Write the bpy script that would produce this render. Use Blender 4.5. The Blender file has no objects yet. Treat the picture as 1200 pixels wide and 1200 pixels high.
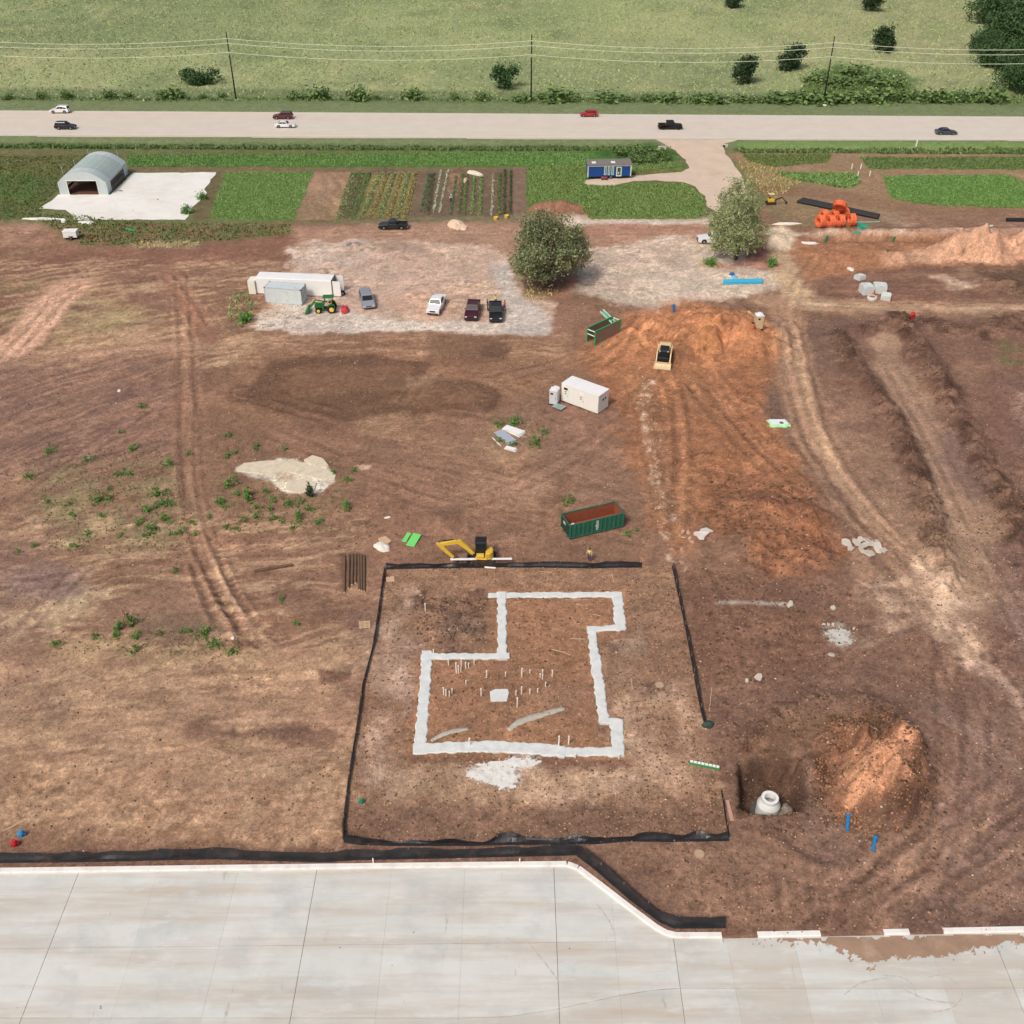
import bpy, bmesh, math, random
import numpy as np
from mathutils import Vector, Matrix
random.seed(7)
RNG = np.random.default_rng(11)

# ------------------------------------------------------------------ camera
SC = bpy.context.scene
COL = SC.collection
F, TH, HC = 1200.0, math.atan(870.0 / 1200.0), 68.0     # focal (px of the 1200 px photo), pitch, height
CT, ST = math.cos(TH), math.sin(TH)
cam_d = bpy.data.cameras.new('camera')
cam = bpy.data.objects.new('camera', cam_d)
COL.objects.link(cam)
cam.location = (0, 0, HC)
cam.rotation_euler = (math.pi / 2 - TH, 0, 0)
cam_d.sensor_width = 36.0
cam_d.lens = 36.0 * F / 1200.0
cam_d.clip_start = 0.5
cam_d.clip_end = 30000
SC.camera = cam

# ------------------------------------------------------------------ sky, sun, exposure
SUN_EL, SUN_AZ = math.radians(50), math.radians(215)      # azimuth clockwise from +Y
world = bpy.data.worlds.new('World')
SC.world = world
world.use_nodes = True
wn = world.node_tree
sky = wn.nodes.new('ShaderNodeTexSky')
sky.sky_type = 'NISHITA'
sky.sun_disc = False
sky.sun_elevation = SUN_EL
sky.sun_rotation = SUN_AZ
sky.air_density = 1.0
sky.dust_density = 6.0
sky.ozone_density = 0.6
bg = wn.nodes['Background']
bg.inputs['Strength'].default_value = 0.085
wn.links.new(sky.outputs['Color'], bg.inputs['Color'])
sun_d = bpy.data.lights.new('sun', 'SUN')
sun_d.energy = 1.5
sun_d.angle = math.radians(11)
sun_d.color = (1.0, 0.97, 0.93)
sun = bpy.data.objects.new('sun', sun_d)
COL.objects.link(sun)
sdir = Vector((math.sin(SUN_AZ) * math.cos(SUN_EL), math.cos(SUN_AZ) * math.cos(SUN_EL), math.sin(SUN_EL)))
sun.rotation_euler = sdir.to_track_quat('Z', 'Y').to_euler()
sun.location = (0, 0, 200)
SC.view_settings.view_transform = 'Standard'
SC.view_settings.look = 'None'
SC.view_settings.exposure = 0.33
SC.view_settings.gamma = 1.0
SC.view_settings.use_curve_mapping = False

# ------------------------------------------------------------------ pixel -> ground
def gp(px, py, z=0.0):
    u = (px - 600.0) / F; v = (py - 600.0) / F
    dy = CT - v * ST; dz = -ST - v * CT
    t = (z - HC) / dz
    return (u * t, dy * t)
def gps(pts, z=0.0):
    return [gp(a, b, z) for a, b in pts]

def lin(c):
    """photo sRGB 0-255 -> base colour under this light"""
    out = []
    for k in c:
        k = k / 255.0
        k = k / 12.92 if k <= 0.04045 else ((k + 0.055) / 1.055) ** 2.4
        out.append(min(0.86, k / LIGHT))
    return tuple(out)
LIGHT = 1.15

# ------------------------------------------------------------------ noise
def vnoise(x, y, seed=0):
    xi = np.floor(x); yi = np.floor(y)
    fx = x - xi; fy = y - yi
    fx = fx * fx * (3 - 2 * fx); fy = fy * fy * (3 - 2 * fy)
    xi = xi.astype(np.int64); yi = yi.astype(np.int64)
    def hsh(a, b):
        h = (a * 374761393 + b * 668265263 + seed * 974634777) & 0xFFFFFFFF
        h = ((h ^ (h >> 13)) * 1274126177) & 0xFFFFFFFF
        h = ((h ^ (h >> 15)) * 2246822519) & 0xFFFFFFFF
        h = h ^ (h >> 16)
        return h / 4294967295.0
    a = hsh(xi, yi); b = hsh(xi + 1, yi); c = hsh(xi, yi + 1); d = hsh(xi + 1, yi + 1)
    return (a * (1 - fx) + b * fx) * (1 - fy) + (c * (1 - fx) + d * fx) * fy
def fbm(x, y, octv=4, seed=0, gain=0.5):
    s = 0; a = 1; t = 0
    for i in range(octv):
        s = s + a * (vnoise(x * 2 ** i + 17.3 * i, y * 2 ** i - 9.1 * i, seed + i) - 0.5); t += a; a *= gain
    return s / t * 2            # about -1..1
def sstep(a, b, x):
    t = np.clip((x - a) / (b - a), 0, 1)
    return t * t * (3 - 2 * t)

def seg_dist(x, y, pts, closed=False):
    """distance to a polyline, signed side, arc length"""
    best = np.full(x.shape, 1e9); side = np.zeros(x.shape); arc = np.zeros(x.shape)
    n = len(pts); acc = 0.0
    for i in range(n if closed else n - 1):
        ax, ay = pts[i]; bx, by = pts[(i + 1) % n]
        ex, ey = bx - ax, by - ay
        L2 = ex * ex + ey * ey + 1e-9
        t = np.clip(((x - ax) * ex + (y - ay) * ey) / L2, 0, 1)
        dx = x - ax - t * ex; dy = y - ay - t * ey
        d = dx * dx + dy * dy
        m = d < best
        best = np.where(m, d, best)
        side = np.where(m, np.sign(ex * dy - ey * dx), side)
        L = math.sqrt(L2)
        arc = np.where(m, acc + t * L, arc)
        acc += L
    return np.sqrt(best), side, arc
def inside(x, y, pts):
    r = np.zeros(x.shape, bool)
    n = len(pts)
    for i in range(n):
        ax, ay = pts[i]; bx, by = pts[(i + 1) % n]
        if ay == by: continue
        c = ((ay > y) != (by > y)) & (x < (bx - ax) * (y - ay) / (by - ay) + ax)
        r ^= c
    return r
def sdf(x, y, pts):
    d, _, _ = seg_dist(x, y, pts, True)
    return np.where(inside(x, y, pts), -d, d)
def smooth_line(pts, it=2):
    for _ in range(it):
        q = [pts[0]]
        for a, b in zip(pts[:-1], pts[1:]):
            q.append((a[0] * .75 + b[0] * .25, a[1] * .75 + b[1] * .25))
            q.append((a[0] * .25 + b[0] * .75, a[1] * .25 + b[1] * .75))
        q.append(pts[-1]); pts = q
    return pts

# ------------------------------------------------------------------ scene helpers
def tag(o, label=None, cat=None, group=None, kind=None):
    if label: o['label'] = label
    if cat: o['category'] = cat
    if group: o['group'] = group
    if kind: o['kind'] = kind
    return o
def thing(name, label, cat, loc=(0, 0, 0), rz=0.0, group=None):
    o = bpy.data.objects.new(name, None)
    COL.objects.link(o)
    o.location = loc; o.rotation_euler = (0, 0, rz)
    o.empty_display_size = 0.3
    return tag(o, label, cat, group)
def copy_tree(o, parent=None):
    c = o.copy(); COL.objects.link(c)
    c.parent = parent
    for ch in list(o.children): copy_tree(ch, c)
    return c

class MB:
    def __init__(s): s.V = []; s.F = []
    def add(s, vs, fs):
        n = len(s.V); s.V += [tuple(v) for v in vs]; s.F += [tuple(i + n for i in f) for f in fs]; return s
    def box(s, c, d, rz=0.0, M=None, taper=1.0):
        hx, hy, hz = d[0] / 2, d[1] / 2, d[2] / 2
        vs = [Vector((x * hx * (taper if z > 0 else 1), y * hy * (taper if z > 0 else 1), z * hz)) for z in (-1, 1) for y in (-1, 1) for x in (-1, 1)]
        R = Matrix.Rotation(rz, 3, 'Z') if M is None else M
        vs = [R @ v + Vector(c) for v in vs]
        return s.add(vs, [(0, 2, 3, 1), (4, 5, 7, 6), (0, 1, 5, 4), (2, 6, 7, 3), (0, 4, 6, 2), (1, 3, 7, 5)])
    def bar(s, p, q, w, h):
        p, q = Vector(p), Vector(q); d = q - p; L = d.length
        if L < 1e-6: return s
        M = d.to_track_quat('X', 'Z').to_matrix()
        return s.box((p + q) / 2, (L, w, h), M=M)
    def cyl(s, p, q, r0, r1=None, n=10, cap=True):
        if r1 is None: r1 = r0
        p, q = Vector(p), Vector(q); M = (q - p).to_track_quat('Z', 'Y').to_matrix()
        vs = []
        for c, r in ((p, r0), (q, r1)):
            for i in range(n):
                a = 2 * math.pi * i / n
                vs.append(c + M @ Vector((math.cos(a) * r, math.sin(a) * r, 0)))
        fs = [(i, (i + 1) % n, n + (i + 1) % n, n + i) for i in range(n)]
        if cap: fs += [tuple(range(n - 1, -1, -1)), tuple(range(n, 2 * n))]
        return s.add(vs, fs)
    def tube(s, pts, rs, n=8, cap=True):
        pts = [Vector(p) for p in pts]
        if not hasattr(rs, '__len__'): rs = [rs] * len(pts)
        secs = []
        for i, p in enumerate(pts):
            d = (pts[min(i + 1, len(pts) - 1)] - pts[max(i - 1, 0)])
            M = d.to_track_quat('Z', 'Y').to_matrix()
            secs.append([p + M @ Vector((math.cos(2 * math.pi * k / n) * rs[i], math.sin(2 * math.pi * k / n) * rs[i], 0)) for k in range(n)])
        return s.loft(secs, cap)
    def loft(s, secs, cap=True, closed=True):
        n = len(secs[0]); vs = [v for sec in secs for v in sec]; fs = []
        for i in range(len(secs) - 1):
            for k in range(n if closed else n - 1):
                k2 = (k + 1) % n
                fs.append((i * n + k, i * n + k2, (i + 1) * n + k2, (i + 1) * n + k))
        if cap and closed:
            fs.append(tuple(range(n - 1, -1, -1))); fs.append(tuple(range((len(secs) - 1) * n, len(secs) * n)))
        return s.add(vs, fs)
    def prism(s, pts, y0, y1, axis='y'):
        """extrude a 2D outline: (x,z) along y, (x,y) along z or (y,z) along x"""
        def mk(a, b, t):
            return {'y': (a, t, b), 'z': (a, b, t), 'x': (t, a, b)}[axis]
        n = len(pts)
        vs = [mk(a, b, y0) for a, b in pts] + [mk(a, b, y1) for a, b in pts]
        fs = [(i, (i + 1) % n, n + (i + 1) % n, n + i) for i in range(n)] + [tuple(range(n - 1, -1, -1)), tuple(range(n, 2 * n))]
        return s.add(vs, fs)
    def quad(s, a, b, c, d): return s.add([a, b, c, d], [(0, 1, 2, 3)])
    def build(s, name, mat, parent=None, smooth=False, bevel=0.0, loc=None, seg=1, fix=True):
        me = bpy.data.meshes.new(name)
        me.from_pydata([tuple(v) for v in s.V], [], s.F)
        if fix or bevel:
            bm = bmesh.new(); bm.from_mesh(me)
            bmesh.ops.recalc_face_normals(bm, faces=bm.faces)
            if bevel:
                es = [e for e in bm.edges if len(e.link_faces) == 2 and e.calc_face_angle(0) > 0.5]
                bmesh.ops.bevel(bm, geom=es, offset=bevel, segments=seg, profile=0.6, affect='EDGES', clamp_overlap=True)
            bm.to_mesh(me); bm.free()
        if mat is not None: me.materials.append(mat)
        if smooth:
            me.polygons.foreach_set('use_smooth', [True] * len(me.polygons))
        o = bpy.data.objects.new(name, me); COL.objects.link(o)
        o.parent = parent
        if loc: o.location = loc
        return o

def np_mesh(name, V, faces, mat, cols=None, parent=None, smooth=False, extra=None):
    """big meshes: V (n,3), faces (m,k)"""
    V = np.asarray(V, np.float32); faces = np.asarray(faces, np.int32); k = faces.shape[1]
    me = bpy.data.meshes.new(name)
    me.vertices.add(len(V)); me.vertices.foreach_set('co', V.ravel())
    me.loops.add(faces.size); me.loops.foreach_set('vertex_index', faces.ravel())
    me.polygons.add(len(faces)); me.polygons.foreach_set('loop_start', np.arange(0, faces.size, k, dtype=np.int32))
    try: me.polygons.foreach_set('loop_total', np.full(len(faces), k, np.int32))
    except Exception: pass
    if smooth: me.polygons.foreach_set('use_smooth', np.ones(len(faces), bool))
    me.update(calc_edges=True)
    if cols is not None:
        a = me.color_attributes.new('Col', 'FLOAT_COLOR', 'POINT')
        c4 = np.ones((len(V), 4), np.float32); c4[:, :3] = cols
        a.data.foreach_set('color', c4.ravel())
    for nm, arr in (extra or {}).items():
        a = me.attributes.new(nm, 'FLOAT', 'POINT'); a.data.foreach_set('value', np.asarray(arr, np.float32))
    me.materials.append(mat)
    o = bpy.data.objects.new(name, me); COL.objects.link(o); o.parent = parent
    return o

# ------------------------------------------------------------------ materials
MATS = {}
def mat(name, rgb=(120, 120, 120), rough=0.6, metal=0.0, var=0.12, vscale=3.0, bump=0.0, bscale=20.0, raw=False, dirt=None, dscale=1.2, damt=0.5, spec=0.4, coat=0.0):
    if name in MATS: return MATS[name]
    m = bpy.data.materials.new(name); MATS[name] = m
    m.use_nodes = True
    nt = m.node_tree; N = nt.nodes; L = nt.links
    b = N['Principled BSDF']
    col = rgb if raw else lin(rgb)
    b.inputs['Roughness'].default_value = rough
    b.inputs['Metallic'].default_value = metal
    b.inputs['Specular IOR Level'].default_value = spec
    if coat: b.inputs['Coat Weight'].default_value = coat
    tc = N.new('ShaderNodeTexCoord')
    no = N.new('ShaderNodeTexNoise'); no.inputs['Scale'].default_value = vscale; no.inputs['Detail'].default_value = 6
    no.inputs['Roughness'].default_value = 0.62
    L.new(tc.outputs['Object'], no.inputs['Vector'])
    mr = N.new('ShaderNodeMapRange'); mr.inputs['From Min'].default_value = 0.3; mr.inputs['From Max'].default_value = 0.7
    mr.inputs['To Min'].default_value = 1 - var; mr.inputs['To Max'].default_value = 1 + var
    L.new(no.outputs['Fac'], mr.inputs['Value'])
    mx = N.new('ShaderNodeVectorMath'); mx.operation = 'SCALE'
    mx.inputs[0].default_value = col
    L.new(mr.outputs['Result'], mx.inputs['Scale'])
    out = mx.outputs['Vector']
    if dirt:
        n2 = N.new('ShaderNodeTexNoise'); n2.inputs['Scale'].default_value = dscale; n2.inputs['Detail'].default_value = 8
        n2.inputs['Roughness'].default_value = 0.7
        L.new(tc.outputs['Object'], n2.inputs['Vector'])
        r2 = N.new('ShaderNodeMapRange'); r2.inputs['From Min'].default_value = 0.5; r2.inputs['From Max'].default_value = 0.72
        r2.inputs['To Min'].default_value = 0; r2.inputs['To Max'].default_value = damt
        L.new(n2.outputs['Fac'], r2.inputs['Value'])
        mm = N.new('ShaderNodeMix'); mm.data_type = 'RGBA'
        L.new(r2.outputs['Result'], mm.inputs['Factor'])
        L.new(out, mm.inputs['A']); mm.inputs['B'].default_value = (*lin(dirt), 1)
        out = mm.outputs['Result']
    L.new(out, b.inputs['Base Color'])
    if bump:
        n3 = N.new('ShaderNodeTexNoise'); n3.inputs['Scale'].default_value = bscale; n3.inputs['Detail'].default_value = 6
        L.new(tc.outputs['Object'], n3.inputs['Vector'])
        bp = N.new('ShaderNodeBump'); bp.inputs['Strength'].default_value = 1.0; bp.inputs['Distance'].default_value = bump
        L.new(n3.outputs['Fac'], bp.inputs['Height']); L.new(bp.outputs['Normal'], b.inputs['Normal'])
    return m
def leaf_mat(name, rgb, var=0.45, trans=0.25):
    """leaf colour with a spread from leaf to leaf"""
    if name in MATS: return MATS[name]
    m = bpy.data.materials.new(name); MATS[name] = m; m.use_nodes = True
    nt = m.node_tree; N = nt.nodes; L = nt.links; b = N['Principled BSDF']
    c = tuple(min(.7, k * 1.32) for k in lin(rgb))
    g = N.new('ShaderNodeNewGeometry')
    cr = N.new('ShaderNodeValToRGB'); e = cr.color_ramp.elements
    e[0].color = (c[0] * (1 - var), c[1] * (1 - var * .9), c[2] * (1 - var), 1)
    e[1].color = (min(.8, c[0] * (1 + var * 1.15)), min(.8, c[1] * (1 + var)), c[2] * (1 + var * .7), 1)
    L.new(g.outputs['Random Per Island'], cr.inputs['Fac'])
    L.new(cr.outputs['Color'], b.inputs['Base Color'])
    b.inputs['Roughness'].default_value = 0.65
    b.inputs['Specular IOR Level'].default_value = 0.25
    b.inputs['Subsurface Weight'].default_value = 0.0
    return m
def vcol_mat(name, rough=0.8):
    m = bpy.data.materials.new(name); m.use_nodes = True
    nt = m.node_tree; b = nt.nodes['Principled BSDF']
    a = nt.nodes.new('ShaderNodeAttribute'); a.attribute_name = 'Col'
    nt.links.new(a.outputs['Color'], b.inputs['Base Color'])
    b.inputs['Roughness'].default_value = rough; b.inputs['Specular IOR Level'].default_value = 0.2
    return m
# ------------------------------------------------------------------ shape of the land
HF = []
def _hf(pts, pad, fn):
    xs = [p[0] for p in pts]; ys = [p[1] for p in pts]
    HF.append((min(xs) - pad, max(xs) + pad, min(ys) - pad, max(ys) + pad, fn))
def mound(px, py, rx, ry, h, rot=0.0, rough=0.35, p=1.3):
    cx, cy = gp(px, py)
    def fn(x, y):
        c, s = math.cos(rot), math.sin(rot)
        u = ((x - cx) * c + (y - cy) * s) / rx; v = (-(x - cx) * s + (y - cy) * c) / ry
        r = np.sqrt(u * u + v * v) * (1 + rough * fbm(x / 2.2, y / 2.2, 3, 31))
        k = np.clip(1 - r, 0, 1) ** p
        return h * k * (1 + 0.25 * fbm(x / 1.0, y / 1.0, 3, 33))
    R = max(rx, ry) * 1.5
    _hf([(cx, cy)], R, fn)
def ridge(pts, w, h, rough=0.6, sm=2):
    q = smooth_line(gps(pts), sm)
    def fn(x, y):
        d, sd, ar = seg_dist(x + .6 * fbm(x / 2, y / 2, 2, 5), y + .6 * fbm(x / 2, y / 2, 2, 6), q)
        return h * np.exp(-(d / w) ** 2) * np.clip(1 + rough * 1.4 * fbm(x / 1.1, y / 1.1, 3, 41), 0, 2)
    _hf(q, w * 3 + 1, fn)
TRK = []
def ruts(pts, gauge, w, depth, sm=2, k=1.0):
    TRK.append((pts, gauge, w, k, sm))
    if depth < .03: return
    q = smooth_line(gps(pts), sm)
    def fn(x, y):
        d, sd, ar = seg_dist(x + .15 * fbm(x / 3, y / 3, 2, 8), y, q)
        t = np.abs(d - gauge / 2)
        Lq = sum(math.hypot(q[j + 1][0] - q[j][0], q[j + 1][1] - q[j][1]) for j in range(len(q) - 1))
        fade = sstep(.05, 2.0, ar) * sstep(.05, 2.0, Lq - ar)
        k = -depth * np.exp(-(t / w) ** 2) + 0.6 * depth * np.exp(-((t - 1.7 * w) / (0.7 * w)) ** 2)
        return .55 * k * fade * np.clip(0.4 + 1.1 * vnoise(ar / 3, ar * 0, 9) + .8 * fbm(x / .9, y / .9, 2, 19), 0, 1.6)
    _hf(q, gauge / 2 + w * 5, fn)
def pit(pts, depth, edge, rough=0.2):
    q = gps(pts)
    def fn(x, y):
        d = sdf(x + rough * fbm(x / .9, y / .9, 3, 51), y + rough * fbm(x / .9, y / .9, 3, 52), q)
        return -depth * sstep(edge, -edge, d + edge)
    _hf(q, edge * 3 + 1, fn)

def wline(pts): return gps(pts)
SLAB_EDGE = gps([(-420, 1031), (-200, 1026.5), (0, 1023.5), (300, 1019.5), (560, 1016.5), (664, 1015.5), (676, 1020), (700, 1038), (740, 1069), (768, 1090), (780, 1096.5), (792, 1099.5), (846, 1099.5), (1200, 1092.5), (1500, 1087), (1900, 1080)])
SLAB = SLAB_EDGE + [(140, -40), (-140, -40)]
ROAD_FAR = gps([(-1500, 119.5), (0, 129.5), (600, 133.2), (1200, 136.8), (2700, 146)])
ROAD_NEAR = gps([(-1500, 150), (0, 158.7), (600, 161.8), (1200, 164.2), (2700, 171)])
ROAD = ROAD_FAR + ROAD_NEAR[::-1]

# piles and spoil
mound(1014, 918, 4.4, 3.2, 3.6, 0.5, 0.6, 1.0)
mound(1040, 900, 3.4, 3.6, 3.0, 0.2, 0.7, 1.0)
mound(1030, 938, 3.4, 2.2, 1.9, -.3, 0.6, 1.0)
mound(998, 872, 3.6, 2.8, 2.6, 0.4, 0.7, 1.0)
mound(1058, 894, 3.2, 4.0, 1.9, 0.0, 0.6, 1.1)
ridge([(868, 872), (905, 842), (950, 822), (1000, 815), (1045, 838), (1078, 880)], 1.0, 0.45)
ridge([(905, 985), (950, 1012), (1000, 1018), (1040, 985), (1062, 960)], 0.6, 0.22)
mound(848, 392, 12, 9, 3.6, 0.1, 0.45, 1.1)
mound(828, 408, 3.4, 3.2, 2.0, 0, 0.6, 1.1)
mound(880, 402, 5, 4, 1.0, 0, 0.5)
mound(762, 392, 9, 5, 0.9, 0.5, 0.5)
for a in ((1112, 297, 5, 4, 1.9), (1134, 294, 6, 5, 2.8), (1160, 297, 6, 4, 2.3), (1192, 291, 8, 5, 3.0), (1230, 289, 8, 5, 2.6), (1085, 300, 6, 3.5, 1.4), (1050, 305, 6, 3.5, 1.0), (1005, 298, 8, 5, 1.2), (965, 300, 6, 4, .9)):
    mound(*a, rot=random.uniform(-.4, .4), rough=.5)
ridge([(960, 271), (1080, 272), (1200, 271), (1300, 271)], 1.6, 0.5)
pit([(945, 276), (1300, 275), (1300, 283), (945, 284)], 1.1, 1.0)
mound(655, 248, 9, 5, 2.2, 0, 0.35)
mound(520, 728, 3.4, 3.2, 0.7, 0.2, 0.5)
mound(500, 742, 2.4, 1.6, 0.35, 0, 0.5)
mound(905, 602, 6, 6, 1.5, 0.3, 0.6)
mound(870, 640, 5, 4, 1.1, 0.3, 0.6)
mound(935, 650, 5, 4, 1.2, 0.3, 0.6)
mound(950, 612, 3, 3, .9, 0.3, 0.6)
mound(510, 612, 5, 3, 0.8, 0, .5)
mound(1180, 335, 8, 5, 1.2, 0, .5)
mound(880, 300, 5, 5, .6, 0, .4)
mound(912, 282, 6, 4, 1.3, 0, .4)
# spoil windrows beside the graded strip
ridge([(985, 398), (1000, 425), (1015, 445), (1030, 470), (1048, 492), (1060, 520), (1072, 550), (1085, 580), (1100, 640), (1110, 690)], 1.3, 1.0)
ridge([(1052, 372), (1085, 420), (1105, 455), (1122, 490), (1140, 515), (1155, 550), (1168, 575), (1185, 600), (1200, 640)], 1.5, 1.1)
ridge([(985, 392), (1020, 385), (1050, 378)], 1.3, .6)
ridge([(1095, 380), (1130, 392), (1165, 388), (1200, 372)], 1.8, .6)
ridge([(1180, 585), (1215, 590)], 1.2, .6)
ridge([(1190, 640), (1202, 665), (1210, 690)], 1.2, .5)
# wheel tracks
ruts([(212, 320), (218, 400), (222, 470), (218, 560), (236, 640), (262, 690), (300, 760)], 1.8, .30, .14)
ruts([(246, 655), (268, 700), (298, 745), (330, 762)], 1.7, .32, .22)
ruts([(232, 650), (250, 700), (275, 752)], 1.7, .35, .2)
ruts([(0, 430), (40, 385), (72, 345), (120, 330)], 2.0, .4, .12)
ruts([(195, 318), (222, 360), (245, 395)], 1.9, .35, .1)
ruts([(470, 478), (482, 462), (490, 450)], 1.6, .25, .12)
ruts([(304, 468), (340, 478), (395, 492)], 2.2, .35, .12)
ruts([(312, 458), (350, 472), (400, 484)], 2.2, .35, .12)
ruts([(930, 380), (945, 450), (962, 510), (1005, 580), (1060, 640), (1090, 690)], 2.0, .35, .12)
ruts([(918, 380), (930, 450), (950, 515), (990, 580), (1045, 640)], 2.0, .35, .10)
ruts([(760, 360), (740, 390), (715, 420), (690, 430)], 1.8, .35, .12)
ruts([(775, 420), (800, 480), (805, 560), (790, 640)], 1.9, .35, .08)
ruts([(805, 440), (850, 500), (910, 560)], 1.9, .35, .08)
ruts([(1035, 1060), (1090, 1040), (1200, 985)], 2.4, .4, .08)
ruts([(985, 1070), (1060, 1010), (1120, 960), (1200, 905)], 2.0, .35, .07)
for tr in ([(0, 470), (100, 440), (200, 415), (330, 412)], [(0, 400), (60, 350), (100, 335), (190, 325)], [(182, 316), (208, 352), (236, 400)], [(202, 314), (232, 352), (252, 392)], [(60, 700), (130, 640), (200, 560)], [(0, 612), (90, 540), (180, 470), (240, 440)], [(10, 760), (60, 700), (120, 640)], [(100, 650), (260, 640), (420, 640)], [(0, 690), (200, 660), (430, 655)],
           [(0, 830), (200, 800), (400, 790)], [(0, 962), (200, 930), (400, 925)], [(30, 880), (220, 850), (400, 845)], [(430, 560), (520, 600), (640, 560), (760, 470)], [(480, 540), (600, 560), (740, 600)], [(300, 500), (450, 560), (640, 610), (780, 640)], [(560, 450), (640, 430), (700, 410), (745, 385)],
           [(700, 445), (760, 400), (830, 372)], [(720, 470), (770, 430), (800, 400)], [(752, 480), (770, 560), (780, 640)], [(790, 430), (800, 520), (790, 640)], [(820, 430), (860, 490), (930, 560), (985, 610)], [(835, 420), (890, 480), (950, 560)], [(740, 400), (790, 375), (850, 362)],
           [(1030, 430), (1100, 560), (1150, 680)], [(1042, 425), (1118, 560), (1172, 690)], [(1100, 690), (1110, 800), (1115, 950), (1080, 1060)], [(1130, 700), (1150, 850), (1130, 1000), (1050, 1075)], [(1200, 930), (1100, 1000), (1000, 1085)], [(1200, 960), (1080, 1040), (1010, 1085)], [(830, 700), (900, 740), (1000, 750), (1090, 720)], [(810, 660), (850, 720), (860, 800)],
           [(880, 1000), (940, 1025), (1010, 1030), (1060, 1000), (1095, 950)], [(890, 1000), (900, 1090)], [(920, 990), (938, 1090)], [(940, 355), (1060, 365), (1200, 366)], [(930, 345), (1060, 356), (1200, 357)], [(960, 300), (935, 330), (925, 370)], [(690, 275), (760, 278), (830, 274)], [(640, 275), (560, 272), (400, 276)], [(400, 335), (500, 330), (590, 335)], [(1090, 560), (1180, 700), (1230, 800)], [(1060, 640), (1130, 740), (1215, 850)], [(1040, 650), (1110, 760), (1160, 900)]):
    ruts(tr, 1.8 + .25 * ((len(tr) * 7) % 3), .28, .0, 2, .8)
# pit of the manhole
pit([(863, 893), (905, 884), (938, 890), (946, 930), (942, 952), (912, 955), (880, 954), (863, 946)], 2.6, 0.40)
mound(952, 905, 1.6, 2.4, .9, 0, .6)
# berm at the end of the gap in the kerb
mound(1040, 1082, 2.0, 1.0, .55, .7, .5)
for fa, fb_ in (((573, 697), (729, 696)), ((725, 696), (726, 737)), ((727, 737), (692, 737)), ((694, 737), (697, 770)), ((697, 770), (708, 845)), ((706, 845), (724, 846)), ((723, 846), (725, 882)), ((725, 881), (660, 881)), ((660, 880), (578, 875)), ((578, 875), (489, 877)), ((491, 877), (500, 768)), ((498, 769), (590, 768)), ((589, 768), (588, 697))):
    ridge([fa, fb_], .75, -.10, .1, 0)
# roadside ditches
ridge([(-1200, 160), (0, 168.5), (600, 172), (760, 173)], 1.6, -0.7, .2, 0)
ridge([(880, 174.5), (1200, 176.5), (2400, 182)], 1.6, -0.7, .2, 0)

def terrain(x, y):
    x = np.asarray(x, float); y = np.asarray(y, float)
    z = 0.10 * fbm(x / 9, y / 9, 3, 3) + 0.035 * fbm(x / 1.6, y / 1.6, 3, 4)
    far = sstep(262, 300, y)
    z = z + far * 0.5 * fbm(x / 25, y / 25, 3, 12)
    near = 1 - sstep(215, 225, y)
    z = z + near * 0.03 * fbm(x / .45, y / .45, 2, 14)
    for x0, x1, y0, y1, fn in HF:
        m = (x > x0) & (x < x1) & (y > y0) & (y < y1)
        if m.any():
            z[m] = z[m] + fn(x[m], y[m])
    # meet the kerb and the road
    d, _, _ = seg_dist(x, y, SLAB_EDGE); ins = inside(x, y, SLAB)
    k = sstep(0.0, 2.5, d)
    z = np.where(ins, -0.45, z * k + 0.10 * (1 - k))
    d = sdf(x, y, ROAD)
    k = sstep(0.2, 3.0, d)
    z = np.where(d < 0.25, -0.35, z * k - 0.02 * (1 - k))
    return z
def gz(x, y):
    return float(terrain(np.array([x]), np.array([y]))[0])
def at(px, py, dz=0.0):
    """a point of the ground seen at a pixel: one correction step for the height of the land"""
    x, y = gp(px, py); z = gz(x, y)
    x, y = gp(px, py, z); z = gz(x, y)
    return (x, y, z + dz)

# ------------------------------------------------------------------ the ground sheet
def depth_of_row(py): return gp(600, py)[1]
rows = list(np.arange(1150, 262, -1.45)) + list(np.arange(262, 108, -1.3)) + list(np.arange(108, -60, -2.6))
Ds = [-3000, -400, -60, 0, 20, 30, 36] + [depth_of_row(r) for r in rows if depth_of_row(r) > 37]
last = Ds[-1]
for k in range(14): last *= 1.22; Ds.append(last)
Ds = np.array(Ds)
cols = np.arange(-210, 1411, 2.05)
core = (cols - 600.0) / F
outer = []
u = core[-1]
for k in range(12): u *= 1.5; outer.append(u)
core = np.concatenate([-np.array(outer)[::-1], core, np.array(outer)])
Zd = np.maximum(Ds, 37.0) * CT + HC * ST          # depth along the view axis: only sets the spacing of the vertices
GX = core[None, :] * Zd[:, None]
GY = np.repeat(Ds[:, None], len(core), 1)
nr, nc = GX.shape
X = GX.ravel(); Y = GY.ravel()
GZ = terrain(X, Y)

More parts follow.
